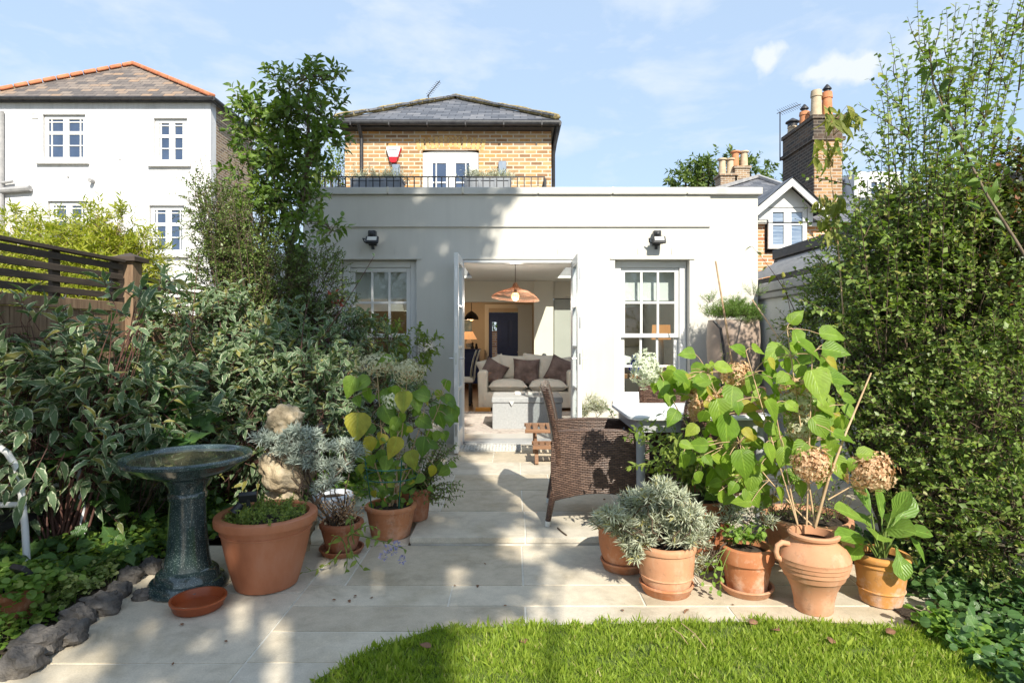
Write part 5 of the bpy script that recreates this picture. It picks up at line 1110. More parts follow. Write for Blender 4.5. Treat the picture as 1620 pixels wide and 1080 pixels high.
pot('terracotta_plant_pot', 'sunlit pale terracotta pot filled with silver foliage at the front of the group', .757, 2.97, LZ + .016, .108, .137, .228, 'terra_pale', group=PG, belly=.008, lip=.007, bands=((.075, .004),))
saucer('orange plastic saucer fitted under the silver foliage pot', .757, 2.97, LZ, .132, 'terra', .05)
pot('terracotta_plant_pot', 'weathered terracotta pot with white bloom and a deep collar, left of the ribbed urn', 1.154, 2.97, LZ + .014, .092, .118, .215, 'terra_old', group=PG, rim=.075, lip=.010)
saucer('shallow terracotta saucer under the weathered bloom stained pot', 1.154, 2.97, LZ, .128, 'terra_pale', .04)
pot('terracotta_plant_pot', 'ochre terracotta pot with white bloom round its foot, rightmost of the group', 1.745, 2.85, LZ, .088, .116, .235, 'terra_yel', group=PG, rim=.028, lip=.008, bands=((.19, .005), (.07, .004)))
pot('terracotta_plant_pot', 'wide pale terracotta bowl pot at the back behind the ribbed urn', 1.636, 3.36, LZ, .17, .225, .262, 'terra_pale', group=PG, rim=.05, lip=.012)
pot('terracotta_plant_pot', 'brown rimmed dark pot of mint green stems behind the silver foliage', 1.02, 3.36, LZ, .15, .20, .375, 'terra_dark', group=PG, rim=.03, lip=.010)
up_ = [(.078, 0), (.083, .006), (.086, .05), (.098, .10), (.123, .155), (.128, .160), (.131, .158), (.140, .185), (.146, .188), (.147, .205), (.152, .209), (.153, .225), (.157, .229), (.155, .245), (.157, .249), (.150, .268), (.135, .290), (.110, .312), (.098, .325), (.099, .335), (.110, .341), (.112, .352), (.104, .358), (.088, .356), (.085, .32)]
urn = pot('terracotta_urn', 'ribbed terracotta urn with two ear handles, pale and dusty in the sun', 1.388, 2.775, LZ, 0, 0, .358, 'terra_pale', cat='urn', group=None, prof=up_, soil=.05)
for s_ in (-1, 1):
    g = MB(); pts = [(1.388 + s_ * a, 2.775 - .01, LZ + z) for a, z in ((.118, .305), (.150, .312), (.172, .298), (.178, .27), (.172, .245), (.152, .232))]; g.tube(pts, [.012, .013, .012, .012, .012, .014], 10); g.build('handle', M['terra_pale'], urn, smooth=True)
pot('small_pot', 'small dark pot of bare twigs on the paving beside the house wall', *XY(972, 6.2), 0.0, .09, .115, .19, 'terra_dark', group=None)
pot('small_pot', 'small pot of grey lavender beside the right door leaf', *XY(938, 6.3), 0.0, .09, .12, .20, 'terra', group=None)
pr = [(.175, 0), (.18, .01), (.205, .3), (.235, .7), (.262, 1.0), (.268, 1.15), (.262, 1.28), (.252, 1.372), (.247, 1.378), (.238, 1.376), (.234, 1.32)]
pot('tall_planter', 'tall taupe barrel planter topped with bright green conifer against the house wall', 2.30, 6.28, 0.0, 0, 0, 1.376, 'taupe', cat='planter', prof=pr, soil=.05)
pot('white_pot', 'white glazed pot half hidden behind the grey lavender', *XY(527, 4.05), LZ, .09, .12, .20, 'alarm_white')
lp = pot('terracotta_bowl', 'brown terracotta bowl of ground cover at the left edge beside the stones', *XY(8, 2.62), -.03, .10, .145, .17, 'terra_dark', cat='pot')
saucer('empty red brown plastic saucer lying on the paving at the foot of the birdbath', *XY(314, 2.79), LZ + .002, .122, 'saucer', .048)
# birdbath
bx, by = XY(297, 3.02)
t = thing('birdbath', 'dark green speckled glazed birdbath on a flared pedestal', 'birdbath', (bx, by, LZ))
g = MB(); g.lathe([(.175, 0), (.183, .008), (.183, .028), (.168, .048), (.150, .052), (.146, .07), (.140, .088), (.122, .10), (.110, .105), (.098, .17), (.088, .30), (.083, .44), (.090, .452), (.092, .472), (.084, .484), (.088, .51), (.112, .545), (.12, .555)], (bx, by, LZ), 64); g.build('pedestal', M['glaze'], t, smooth=True)
g = MB(); g.lathe([(.115, .556), (.16, .566), (.235, .596), (.262, .618), (.288, .634), (.299, .642), (.301, .656), (.294, .665), (.280, .664), (.262, .648), (.22, .625), (.12, .605), (.002, .600)], (bx, by, LZ), 64); b = g.build('bowl', M['glaze'], t, smooth=True)
m, nt, bs = newmat('dark_rain_water'); bs.inputs['Base Color'].default_value = (.085, .08, .05, 1); bs.inputs['Roughness'].default_value = .02; bs.inputs['Specular IOR Level'].default_value = .6
bump(nt, bs, noise(nt, coords(nt), 9, 2), .04, .01)
g = MB(); g.lathe([(.001, .647), (.12, .6468), (.2625, .6465)], (bx, by, LZ), 48); g.build('water', m, t)
# boulders stacked by the bed
for (px, py, d, rad, amp, lab) in ((452, 826, 3.52, (.165, .14, .20), .10, 'bottom boulder of the stack beside the large plastic pot'), (457, 740, 3.50, (.158, .13, .15), .10, 'middle boulder of the stack, overgrown by lavender stems'), (451, 664, 3.48, (.108, .095, .095), .09, 'round sandy top boulder of the stack like a head')):
    p = P(px, py, d); g = MB(); g.blob(p, rad, amp=amp * 1.5, nu=64, nv=42, boxy=1.0, rough=.20); solo('boulder', g, M['rock'], (p.x, p.y, p.z - rad[2]), lab, 'boulder', 'boulders stacked beside the pots', smooth='all')
# edging stones
random.seed(21)
st = [(36, 1050, .085, 'flat grey edging stone at the lower left corner'), (60, 1022, .10, 'large pale patched edging stone, second from the lower left corner'), (108, 1002, .085, 'long dark edging stone, third from the lower left corner'), (124, 975, .075, 'lichen patched edging stone under the golden ground cover'),
      (163, 955, .085, 'smooth dark egg shaped edging stone in the middle of the row'), (188, 930, .06, 'dark flat edging stone just beyond the egg shaped one'), (205, 908, .07, 'brown edging stone near the foot of the birdbath'), (238, 893, .065, 'low dark edging stone tucked behind the birdbath foot'), (225, 935, .045, 'small edging stone against the birdbath base')]
for px, py, r, lab in st:
    q = G(px, py + 12, LZ); g = MB(); g.blob((q.x, q.y, LZ + r * .42), (r * U(.74, .90), r * U(.64, .78), r * U(.50, .72)), amp=.14, nu=24, nv=15, boxy=.72, rough=.26); solo('edging_stone', g, M['stone'], (q.x, q.y, LZ), lab, 'stone', 'rough stones edging the flower bed', smooth=True)
# garden kneeler frame at left
t = thing('garden_kneeler', 'white tubular garden kneeler frame cut by the left edge of the picture', 'kneeler', (-2.8, 3.0, -.02))
for y in (3.02, 3.42):
    q = P(0, 705, 3.05); z1 = .62
    g = MB(); pts = [(-2.44, y, -.03), (-2.455, y, .25), (-2.475, y, .45), (-2.50, y, .56), (-2.545, y, .63), (-2.60, y, .668), (-2.70, y, .68), (-2.88, y, .68)]
    g.tube(pts + [(-2.955, y, .65), (-2.99, y, .56), (-3.0, y, .3), (-3.0, y, -.03)], .016, 10); g.build('side_frame', M['whitemetal'], t, smooth=True)
g = MB(); g.tube([(-2.458, 3.02, .37), (-3.0, 3.02, .36)], .014, 8); g.build('cross_bar', M['whitemetal'], t, smooth=True); g = MB(); g.tube([(-2.458, 3.42, .37), (-3.0, 3.42, .36)], .014, 8); g.build('cross_bar', M['whitemetal'], t, smooth=True)
g = MB(); g.box(-2.98, -2.64, 3.05, 3.39, .20, .24); g.build('kneeling_pad', M['black'], t, bevel=.012)
def solar(px, py, d, lab, az):
    p = P(px, py, d); t = thing('solar_spotlight', lab, 'spotlight', p, 'small black solar spotlights'); m = Matrix.Translation(p) @ Matrix.Rotation(az, 4, 'Z') @ Matrix.Rotation(R(38), 4, 'X')
    g = MB(); g.box(-.042, .042, -.012, .012, -.03, .03, m); b = g.build('panel', M['black'], t, bevel=.004); g = MB(); g.tube([p, p + Vector((.0, .01, -.05)), p + Vector((-.01, .015, -.13))], .010, 8); g.build('spike', M['black'], t, smooth=True)
    g = MB(); g.tube([p + Vector((-.03, -.01, -.03)), p + Vector((-.055, -.03, -.07))], [.018, .024], 10); g.build('lamp_head', M['black'], t, smooth=True)
solar(392, 786, 3.02, 'black solar spotlight pushed into the large plastic pot', R(20)); solar(34, 902, 2.6, 'black solar spotlight over the ground cover bowl at the left edge', R(-20))
# canes
def cane(a, b, r, lab):
    g = MB(); g.tube([a, Vector(a).lerp(Vector(b), .5) + Vector((.006, 0, 0)), b], [r, r, r * .8], 7); solo('bamboo_cane', g, M['cane'], a, lab, 'cane', 'bamboo canes', smooth=True)
cane(P(1162, 605, 6.0), P(1132, 413, 6.0), .010, 'tall thin bamboo cane leaning in front of the taupe planter'); cane(P(1248, 560, 5.0), P(1190, 474, 5.9), .008, 'short cane slanting between the planter and the boundary wall')
g = MB(); g.tube([P(1129, 507, 6.0), P(1140, 520, 5.98), P(1146, 560, 5.98), P(1142, 612, 6.0)], .014, 8); solo('hose', g, M['black'], P(1142, 612, 6.0), 'black rubber hose hanging over the rim of the taupe planter', 'hose', smooth=True)
# plant support hoop
p = Vector((-.775, 3.80, 0)); t = thing('plant_support', 'green wire hoop support round the potted hydrangea', 'plant support', (p.x, p.y, .1))
g = MB()
for z, r in ((.40, .17), (.33, .165)): g.tube([(p.x + r * math.cos(2 * math.pi * i / 24), p.y + r * math.sin(2 * math.pi * i / 24), z) for i in range(25)], .004, 5, False)
g.build('hoop', M['greenwire'], t, smooth=True)
for k in range(4): a = .6 + k * 1.57; g = MB(); g.tube([(p.x + .17 * math.cos(a), p.y + .17 * math.sin(a), .46), (p.x + .12 * math.cos(a), p.y + .12 * math.sin(a), .11)], .004, 5); g.build('leg', M['greenwire'], t)
# ivy clad post in front of the house, left
t = thing('ivy_post', 'dark wooden post wrapped in ivy standing beside the slim tree trunk', 'post', (*XY(472, 5.75), 0)); x, y = XY(472, 5.75)
g = MB(); g.tube([(x, y, -.03), (x, y, Z(388, 5.75))], .05, 10); g.build('pole', M['trellis'], t, smooth=True)
lv = LV(); n = 1500; z = rng.uniform(0, Z(390, 5.75), n); a = rng.uniform(0, 6.28, n); rr = .05 + rng.random(n) * .05; rad = np.stack([np.cos(a), np.sin(a), np.zeros(n)], 1)
lv.leaves(np.stack([x + rr * np.cos(a), y + rr * np.sin(a), z], 1), rad * .5 - UP * .6 + rng.normal(size=(n, 3)) * .4, rad + UP * .4 + rng.normal(size=(n, 3)) * .3, .045 + .025 * rng.random(n), 1.0); lv.build('ivy', 'ivy', M['l_ivy'], t)
# ================================================================== PLANTS
random.seed(33)
def vp(px, py, d): return np.array(P(px, py, d))
def blobs_to_world(bl):
    """(px, py, d, rx px, rz px, depth m)"""
    return [(vp(a, b, d), np.array([rx / F * d, dy, rz / F * d])) for a, b, d, rx, rz, dy in bl]
def bush(name, label, cat, base, bl, tname, leaf, mt, ntw, per, L, stem='twig', lo=.45, group=None, width=1.0, spread=.9, droop=.15, upb=.45, twr=.0016, limb=.012, lvar=.35, extra=None, hemi=None, upn=.8):
    t = thing(name, label, cat, base, group); lv = LV(); bw = blobs_to_world(bl) if bl and len(bl[0]) == 6 else bl
    vol = np.array([np.prod(r) ** .7 for c, r in bw]); vol = vol / vol.sum(); b0 = np.array(base, float)
    for (c, r), f in zip(bw, vol):
        n = max(4, int(ntw * f)); o, d = inblob(n, c, r, lo)
        if hemi is not None: k = (o - c) @ np.array(hemi) > -.35 * np.linalg.norm(r) * .6; o, d = o[k], d[k]
        dd = nrm(d * .8 + UP * upb + rng.normal(size=d.shape) * .4)
        sprays(lv, o, dd, L * (.6 + .8 * rng.random(len(o))), per, leaf, width, twr, droop, spread, upn, lvar)
        for k in range(5 if limb > .004 else 2):
            tip = c + (rng.random(3) - .5) * r * 1.3; mid = (b0 * .45 + tip * .55) + rng.normal(0, .06, 3); mid[2] = max(mid[2], b0[2] + .1)
            pts = bez(b0 + np.array([rng.normal(0, .04), rng.normal(0, .04), 0]), mid, tip, 7); lv.line(pts, limb * U(.7, 1.1), limb * .25)
            m_ = len(o) // 6
            for q in range(min(6, m_)):
                i = rng.integers(len(o)); s_ = pts[rng.integers(3, 7)]
                lv.line(bez(s_, (s_ + o[i]) / 2 + rng.normal(0, .03, 3), o[i], 4), limb * .3, twr)
    if extra: extra(lv)
    lv.build('foliage', tname, M[mt], t); lv.build_twigs('stems', M[stem], t)
    return t
# ---- slim glossy tree at the left of the extension
def stem_tree():
    base = P(456, 600, 5.6); base.z = -.03
    t = thing('slim_tree', 'slim several stemmed tree with glossy dark leaves standing left of the white extension', 'tree', base); lv = LV(); d = 5.6
    def pl(*pp): return np.array([vp(a, b, d + c) for a, b, c in pp])
    stems = [(pl((456, 700, 0), (456, 500, 0), (460, 385, .05), (478, 330, 0), (487, 250, -.05), (489, 170, -.1), (490, 118, -.1)), .036), (pl((458, 390, .05), (440, 310, .1), (425, 235, .1), (402, 180, 0), (380, 152, 0)), .018),
             (pl((418, 640, .1), (416, 480, .1), (415, 330, .15), (430, 230, .1), (452, 160, .1)), .02), (pl((484, 280, 0), (505, 220, -.1), (520, 190, -.15)), .012), (pl((420, 290, .1), (390, 250, .1), (370, 220, .15)), .012), (pl((480, 330, 0), (515, 350, -.2), (525, 365, -.25)), .010)]
    tr = LV()
    for p, r in stems:
        q = np.stack([np.interp(np.linspace(0, 1, 30), np.linspace(0, 1, len(p)), p[:, k]) for k in range(3)], 1) + rng.normal(0, .006, (30, 3)); tr.line(q, r, r * .2)
    bl = blobs_to_world([(484, 122, 5.5, 22, 14, .15), (518, 128, 5.45, 12, 16, .1), (448, 138, 5.6, 22, 12, .15), (474, 160, 5.5, 30, 20, .2), (392, 166, 5.6, 18, 13, .15), (408, 192, 5.65, 32, 22, .25), (440, 200, 5.6, 34, 24, .25), (490, 195, 5.5, 34, 26, .25), (520, 178, 5.45, 12, 14, .12), (512, 225, 5.45, 24, 22, .15),
        (410, 225, 5.7, 30, 26, .3), (438, 250, 5.6, 40, 30, .3), (480, 258, 5.5, 28, 26, .25), (408, 278, 5.7, 34, 34, .3), (445, 300, 5.6, 34, 34, .25), (475, 318, 5.5, 22, 24, .2), (420, 345, 5.6, 34, 28, .25), (484, 355, 5.35, 22, 18, .15), (520, 362, 5.25, 14, 10, .08), (526, 215, 5.4, 10, 9, .1)])
    for c, r in bl:
        n = max(4, int(300 * (r[0] * r[2]) ** .75 * 2.1)); o, dd = inblob(n, c, r, .15); sprays(lv, o, dd * .7 + UP * .4 + rng.normal(size=dd.shape) * .4, .16, 7, .070, .95, .0016, .1, .95, .55)
        s_ = stems[int(rng.integers(3))][0]
        for i in range(min(n, 9)):
            k = np.argmin([np.linalg.norm(o[i] - w - np.array([0, 0, -.15])) for s2, _ in stems for w in s2]); w = [w for s2, _ in stems for w in s2][k]; tr.line(bez(w, (w + o[i]) / 2 - UP * .03, o[i], 4), .005, .0016)
    lv.build('crown', 'ovate', M['l_tree'], t); tr.seg += lv.seg; tr.build_twigs('trunk', M['bark'], t, 7)
stem_tree()
# ---- fine leaved shrub behind the dogwood
def sprig(lst, n, leaf, spacing, **k):
    def f(lv):
        for (a, b, c) in lst: shoot(lv, bez(a, b, c, 12), leaf, spacing, r0=.004, r1=.001, **k)
    return f
sh = []
for i in range(42):
    bx_, tx, ty = U(350, 450), U(296, 400) if i % 2 else U(400, 548), 0; ty = U(235, 330) if tx < 400 else U(315, 470) if tx > 480 else U(330, 430); dd = U(5.0, 5.7)
    sh.append((vp(bx_, 560, dd), vp(bx_ * .6 + tx * .4, 420, dd), vp(tx, ty, dd - .1)))
bush('fine_leaved_shrub', 'tall airy shrub of tiny dark leaves between the fence and the white extension', 'shrub', tuple(P(400, 700, 5.3)[:2]) + (-.03,), [(345, 350, 5.5, 32, 50, .25), (352, 430, 5.5, 42, 70, .3), (395, 400, 5.4, 40, 70, .3), (440, 440, 5.4, 40, 60, .3), (420, 500, 5.3, 90, 40, .3), (505, 450, 5.3, 34, 60, .2), (318, 320, 5.6, 12, 34, .12)],
     'tiny', .024, 'l_small', 2600, 11, .16, group=None, extra=sprig(sh, 1, .026, .022, start=.25), limb=.011, lo=.2)
# ---- bamboo behind the fence, far trees
bush('yellow_green_bamboo', 'bright yellow green bamboo glowing behind the dark trellis', 'bamboo', (-5.6, 7.6, -.1), [(115, 408, 7.6, 90, 36, .5), (60, 430, 7.4, 80, 40, .5), (185, 430, 7.7, 55, 50, .5), (110, 470, 7.3, 120, 40, .5), (28, 365, 7.6, 18, 22, .15), (195, 352, 7.6, 9, 26, .12), (152, 352, 7.6, 9, 22, .12), (60, 365, 7.6, 12, 20, .12), (225, 400, 7.8, 22, 26, .2), (120, 372, 7.6, 50, 16, .2)], 'lance', .085, 'l_bamboo', 2300, 11, .24, stem='cane', group=None, limb=.010, lo=.1, droop=.3)
bush('far_tree', 'round green treetop showing above the parapet behind the clay chimney pots', 'tree', (8.2, 27, 0), [(1105, 283, 27, 34, 26, 1), (1145, 278, 27, 40, 26, 1), (1190, 280, 27.5, 22, 22, 1), (1085, 300, 27, 22, 20, 1)], 'ovate', .20, 'l_far', 320, 9, .5, limb=.12, lo=.3)
bush('terrace_bush', 'airy olive green bush behind the left end of the terrace railing', 'bush', (-3.9, 12.6, 0), [(508, 285, 12.4, 24, 22, .5), (535, 275, 12.4, 14, 26, .4), (495, 300, 12.4, 22, 18, .4)], 'ovate', .075, 'l_mint', 130, 8, .35, limb=.03, lo=.1)
bush('street_shrub', 'leafy green shrub above the orange brick wall seen through the slim blue door pane', 'shrub', (-.6, 19.6, -.1), [(778, 505, 19.6, 26, 18, .3), (790, 490, 19.6, 30, 14, .3)], 'ovate', .10, 'l_cover', 90, 8, .25, limb=.02)
bush('far_bush', 'low brownish green treetop between the two right hand houses', 'tree', (12.5, 26, 0), [(1228, 296, 26, 14, 8, 1)], 'ovate', .2, 'l_far', 30, 7, .4, limb=.1)
# ---- dogwoods
def dog(label, base, bl, ntw, leaf, per=7, L=.22, extra=None, **k):
    return bush('variegated_dogwood', label, 'shrub', base, bl, 'ovate', leaf * 1.1, 'l_dogwood', ntw, per, L, stem='redstem', group='variegated dogwood shrubs in the left bed', droop=.22, twr=.0022, limb=.010, spread=.85, width=.78, extra=extra, **k)
dog('variegated dogwood nearest the camera, large white edged leaves in front of the fence boards', (-2.55, 3.4, -.03), [(30, 620, 3.35, 90, 60, .25), (150, 600, 3.5, 70, 45, .25), (20, 530, 3.5, 36, 26, .15), (85, 540, 3.5, 50, 24, .15), (225, 630, 3.6, 60, 60, .25), (90, 690, 3.25, 110, 50, .25), (205, 500, 3.4, 36, 22, .1), (110, 770, 3.45, 60, 36, .15), (40, 745, 3.5, 60, 45, .2), (150, 720, 3.55, 60, 40, .2), (240, 470, 3.5, 30, 14, .08)], 400, .082, per=7, L=.2, lo=.3)
def red_shoots(lv):
    for a, b, c, n in (((430, 640), (500, 560), (592, 405), .09), ((300, 640), (300, 520), (315, 400), .07), ((360, 620), (350, 540), (345, 470), .06), ((480, 600), (470, 540), (490, 470), .06)):
        shoot(lv, bez(vp(*a, 4.4), vp(*b, 4.5), vp(*c, 4.6), 12), .06, n, r0=.007, r1=.002, start=.55, spread=.6)
dog('variegated dogwood in the middle of the bed behind the birdbath and boulders', (-2.1, 4.4, -.03), [(320, 610, 4.3, 85, 75, .3), (420, 600, 4.5, 85, 65, .3), (350, 520, 4.8, 110, 45, .3), (300, 500, 4.9, 50, 34, .2), (480, 560, 4.7, 70, 50, .3), (280, 690, 4.1, 80, 60, .3), (390, 690, 4.1, 70, 60, .25), (500, 640, 4.4, 60, 70, .3)], 1000, .063, per=8, L=.17, extra=red_shoots, lo=.25)
dog('variegated dogwood at the house end of the bed under the left window', (-1.65, 5.5, -.03), [(520, 510, 5.4, 55, 36, .25), (590, 545, 5.5, 36, 26, .2), (545, 600, 5.3, 60, 60, .3), (600, 620, 5.2, 60, 50, .3), (540, 530, 5.5, 55, 30, .25), (580, 680, 4.9, 60, 50, .25), (650, 650, 5.0, 40, 45, .2)], 480, .055, per=8, L=.15, lo=.25)
bush('dark_leaved_shrub', 'dark broad leaved shrub low in the bed behind the birdbath', 'shrub', (-2.4, 3.75, -.03), [(190, 660, 3.75, 70, 70, .2), (250, 700, 3.6, 60, 60, .2), (130, 740, 3.5, 60, 40, .2)], 'ivy', .10, 'l_ivy', 90, 6, .2, lo=.2, limb=.006)
bush('yellow_edged_euonymus', 'small yellow splashed evergreen bush under the left window beside the hydrangea', 'shrub', (-1.25, 6.2, 0), [(610, 540, 6.2, 36, 22, .2), (655, 555, 6.1, 30, 30, .15), (640, 600, 6.1, 34, 30, .15)], 'ovate', .050, 'l_mint', 130, 9, .15, lo=.2, limb=.005)
bush('reddening_shrub', 'few dull red leaves on a thin shrub left of the left window', 'shrub', (-1.9, 5.2, -.03), [(510, 490, 5.2, 16, 22, .1), (522, 505, 5.2, 12, 14, .1)], 'ovate', .055, 'l_red', 10, 5, .12, limb=.004)
# ---- hydrangeas
def flower(lv_parent, c, rad, mt, n=190, pet=.016, name='flower_head', seed=0):
    lv = LV(); n = int(n * 1.5); d = rvec(n); lump = 1 + .16 * np.sin(d[:, :1] * 5 + rng.random() * 6) * np.cos(d[:, 2:] * 6 + rng.random() * 6); p = np.array(c) + d * np.array(rad) * lump * (.60 + .52 * rng.random((n, 1)) ** .6)
    for k in range(4):
        s_ = nrm(np.cross(d, rvec(n))); 
        if k == 0: s0 = s_; o0 = np.cross(d, s0)
        a = k * math.pi / 2; dd = s0 * math.cos(a) + o0 * math.sin(a) + d * .25
        lv.leaves(p, dd, d + rng.normal(size=d.shape) * .2, pet * (.8 + .4 * rng.random(n)), 1.05, rnd=np.clip(rng.random(n) * .85 + .5 * (d[:, 2] < .1) * rng.random(n), 0, 1))
    return lv.build(name, 'tiny', M[mt], lv_parent)
def hero(lv, px, py, d, size_px, ang, tilt=.55, w=1.0, rnd=None):
    """one named leaf: base at the pixel, tip along ang (degrees, 0 = right, -90 = down) tilted towards the camera"""
    L_ = size_px / F * d * .84; a = math.radians(ang); dr_ = np.array([math.cos(a), -tilt * .6, math.sin(a)]); nm = np.array([U(-.3, .5), -.75, .6 + U(-.2, .3)])
    b = vp(px, py, d); lv.leaves(b, dr_, nm, L_ * 1.12, w, rnd=rng.random() * .8 if rnd is None else rnd); return b
t = thing('hydrangea', 'lime leaved hydrangea with cream and brown mop heads in front of the right wall', 'hydrangea', (1.35, 3.05, LZ + .2), 'hydrangeas in pots'); lv = LV()
heroes = [(1255, 522, 2.95, 36, -60), (1262, 540, 2.9, 52, -35), (1283, 585, 2.85, 62, -75), (1222, 598, 2.9, 50, -18), (1212, 632, 2.85, 54, -60), (1284, 660, 2.85, 48, -55), (1292, 640, 2.9, 36, -20), (1212, 700, 2.8, 38, -80), (1172, 710, 2.85, 52, -85), (1134, 630, 2.95, 52, -80), (1148, 655, 2.95, 58, -95), (1088, 592, 3.1, 44, -45), (1160, 610, 3.0, 46, -110),
          (1040, 585, 3.2, 38, -100), (1058, 578, 3.2, 34, -70), (1072, 590, 3.2, 40, -80), (1300, 552, 2.9, 44, -5), (1296, 528, 3.0, 42, 5), (1275, 700, 2.8, 40, -140), (1316, 722, 2.8, 46, -60), (1310, 598, 2.95, 40, 0), (1198, 590, 3.0, 36, -130), (1240, 706, 2.85, 36, -95), (1120, 672, 3.0, 34, -30), (1318, 684, 2.8, 38, -20), (1208, 676, 2.9, 30, -10),
          (1250, 512, 3.1, 30, 60), (1235, 548, 3.05, 40, -150), (1180, 560, 3.1, 34, 150), (1335, 640, 2.95, 30, -60), (1190, 740, 2.9, 42, -100), (1230, 770, 2.85, 32, -70), (1180, 770, 2.9, 40, -60), (1100, 560, 3.2, 30, 170), (1150, 590, 3.1, 34, 20), (1265, 600, 3.0, 40, -160), (1262, 760, 2.9, 30, -70), (1300, 745, 2.8, 30, -100)]
hb = [hero(lv, *h) for h in heroes]
for i in range(280):                                   # the mass behind the front leaves
    c, r = random.choice([((1150, 650), (80, 70)), ((1230, 640), (70, 90)), ((1270, 590), (50, 60)), ((1090, 600), (40, 26)), ((1150, 700), (55, 60)), ((1180, 760), (50, 40)), ((1300, 620), (40, 60)), ((1200, 740), (60, 50)), ((1290, 700), (40, 50))])
    hb.append(hero(lv, c[0] + U(-1, 1) * r[0], c[1] + U(-1, 1) * r[1], U(2.85, 3.35), U(17, 36), U(-180, 20), tilt=U(-1, 1.2), rnd=rng.random()))
roots = [(1262, 830, 2.78), (1290, 835, 2.79), (1276, 832, 2.78), (1215, 830, 3.1), (1240, 810, 3.3), (1180, 830, 3.2)]
ends = [(1180, 555, 3.0), (1245, 520, 3.0), (1285, 560, 2.9), (1120, 590, 3.1), (1290, 650, 2.9), (1040, 590, 3.2), (1225, 640, 2.9), (1170, 700, 2.95)]
st_pts = []
for i, e in enumerate(ends):
    r_ = roots[i % len(roots)]; pts = bez(vp(*r_), vp(r_[0] * .55 + e[0] * .45, r_[1] * .5 + e[1] * .5 + 20, (r_[2] + e[2]) / 2), vp(*e), 9); lv.line(pts, .0042, .0022); st_pts += list(pts[3:])
lv.line([vp(1290, 832, 2.78), vp(1310, 760, 2.76), vp(1340, 680, 2.8), vp(1378, 590, 2.9)], .007, .004)
sp_ = np.array(st_pts)
for b in hb:
    k = np.argsort(np.linalg.norm(sp_ - b, axis=1))[0]
    if np.linalg.norm(sp_[k] - b) < .25: lv.line(bez(sp_[k], (sp_[k] + b) / 2 + UP * .02, b, 4), .0022, .0016)
lv.build('foliage', 'heart', M['l_hyd'], t); lv.build_twigs('stems', M['cane'], t, 6)
for px, py, d, rx, rz, mt, n in ((1022, 583, 3.15, 22, 26, 'f_white', 200), (1165, 592, 3.1, 22, 20, 'f_brown', 130), (1283, 735, 2.78, 29, 26, 'f_brown', 230), (1378, 747, 2.75, 33, 30, 'f_brown', 260), (1262, 640, 3.0, 28, 26, 'f_cream', 170), (1270, 680, 2.95, 24, 20, 'f_cream', 150), (1100, 640, 3.1, 10, 26, 'f_brown', 90), (1128, 632, 3.1, 14, 10, 'f_brown', 60), (1262, 612, 3.0, 30, 12, 'f_brown', 90)):
    flower(t, vp(px, py, d), (rx / F * d, rx / F * d * .9, rz / F * d), mt, n)
lv = LV(); lv.line([vp(1310, 790, 2.76), vp(1345, 770, 2.76), vp(1378, 765, 2.75)], .004, .003); hero(lv, 1355, 718, 2.75, 34, 5); hero(lv, 1350, 725, 2.75, 22, -120); lv.build('foliage', 'heart', M['l_hyd'], t); lv.build_twigs('stems', M['cane'], t)
rng = np.random.default_rng(5)
t = thing('hydrangea', 'potted hydrangea inside the green wire hoop with cream heads against the left wall', 'hydrangea', (-.775, 3.8, LZ + .17), 'hydrangeas in pots'); lv = LV(); hb = []
for h in ((566, 652, 3.7, 50, -85, .6, 1.15, .92), (562, 596, 3.8, 38, -120), (585, 598, 3.8, 36, -150), (640, 618, 3.7, 40, -90, .6, 1.0, .9), (655, 622, 3.8, 34, -60), (700, 625, 3.9, 36, -40), (690, 640, 3.9, 40, -70), (715, 640, 3.9, 38, -90), (680, 630, 3.8, 32, 150), (628, 690, 3.65, 40, -95, .6, .9, .95), (648, 712, 3.7, 34, -70, .6, 1, .9), (672, 690, 3.8, 36, -95), (606, 640, 3.8, 40, -60), (632, 660, 3.75, 34, -120), (590, 690, 3.7, 36, -110, .5, .9, .93), (612, 720, 3.7, 30, -90), (660, 660, 3.85, 34, -30), (600, 620, 3.9, 36, -30), (620, 565, 3.9, 32, -160)): hb.append(hero(lv, *h))
for i in range(64): hb.append(hero(lv, U(560, 715), U(600, 770), U(3.68, 4.05), U(13, 24), U(-160, -10), tilt=U(-.5, 1), rnd=rng.random()))
sps = []
for e in ((596, 578, 3.9), (645, 590, 3.85), (632, 632, 3.85), (700, 628, 3.9), (566, 650, 3.7), (670, 660, 3.85)):
    pts = bez(vp(U(605, 630), 800, 3.8), vp(e[0] * .6 + 617 * .4, 720, 3.8), vp(*e), 9); lv.line(pts, .0048, .0026); sps += list(pts[3:])
sps = np.array(sps)
for b in hb:
    k = np.argsort(np.linalg.norm(sps - b, axis=1))[0]
    if np.linalg.norm(sps[k] - b) < .22: lv.line(bez(sps[k], (sps[k] + b) / 2 + UP * .02, b, 4), .002, .0015)
for i in range(70): hb.append(hero(lv, U(585, 655), U(735, 806), U(3.68, 3.9), U(7, 15), U(-170, 170), tilt=U(-1, 1), rnd=rng.random()))
lv.build('foliage', 'heart', M['l_hydd'], t); lv.build_twigs('stems', M['cane'], t, 5)
for px, py, d, rx, rz, mt in ((595, 576, 3.9, 31, 17, 'f_cream'), (646, 588, 3.85, 25, 18, 'f_cream'), (632, 634, 3.85, 27, 14, 'f_white')): flower(t, vp(px, py, d), (rx / F * d, rx / F * d * .9, rz / F * d), mt, 210, .013)
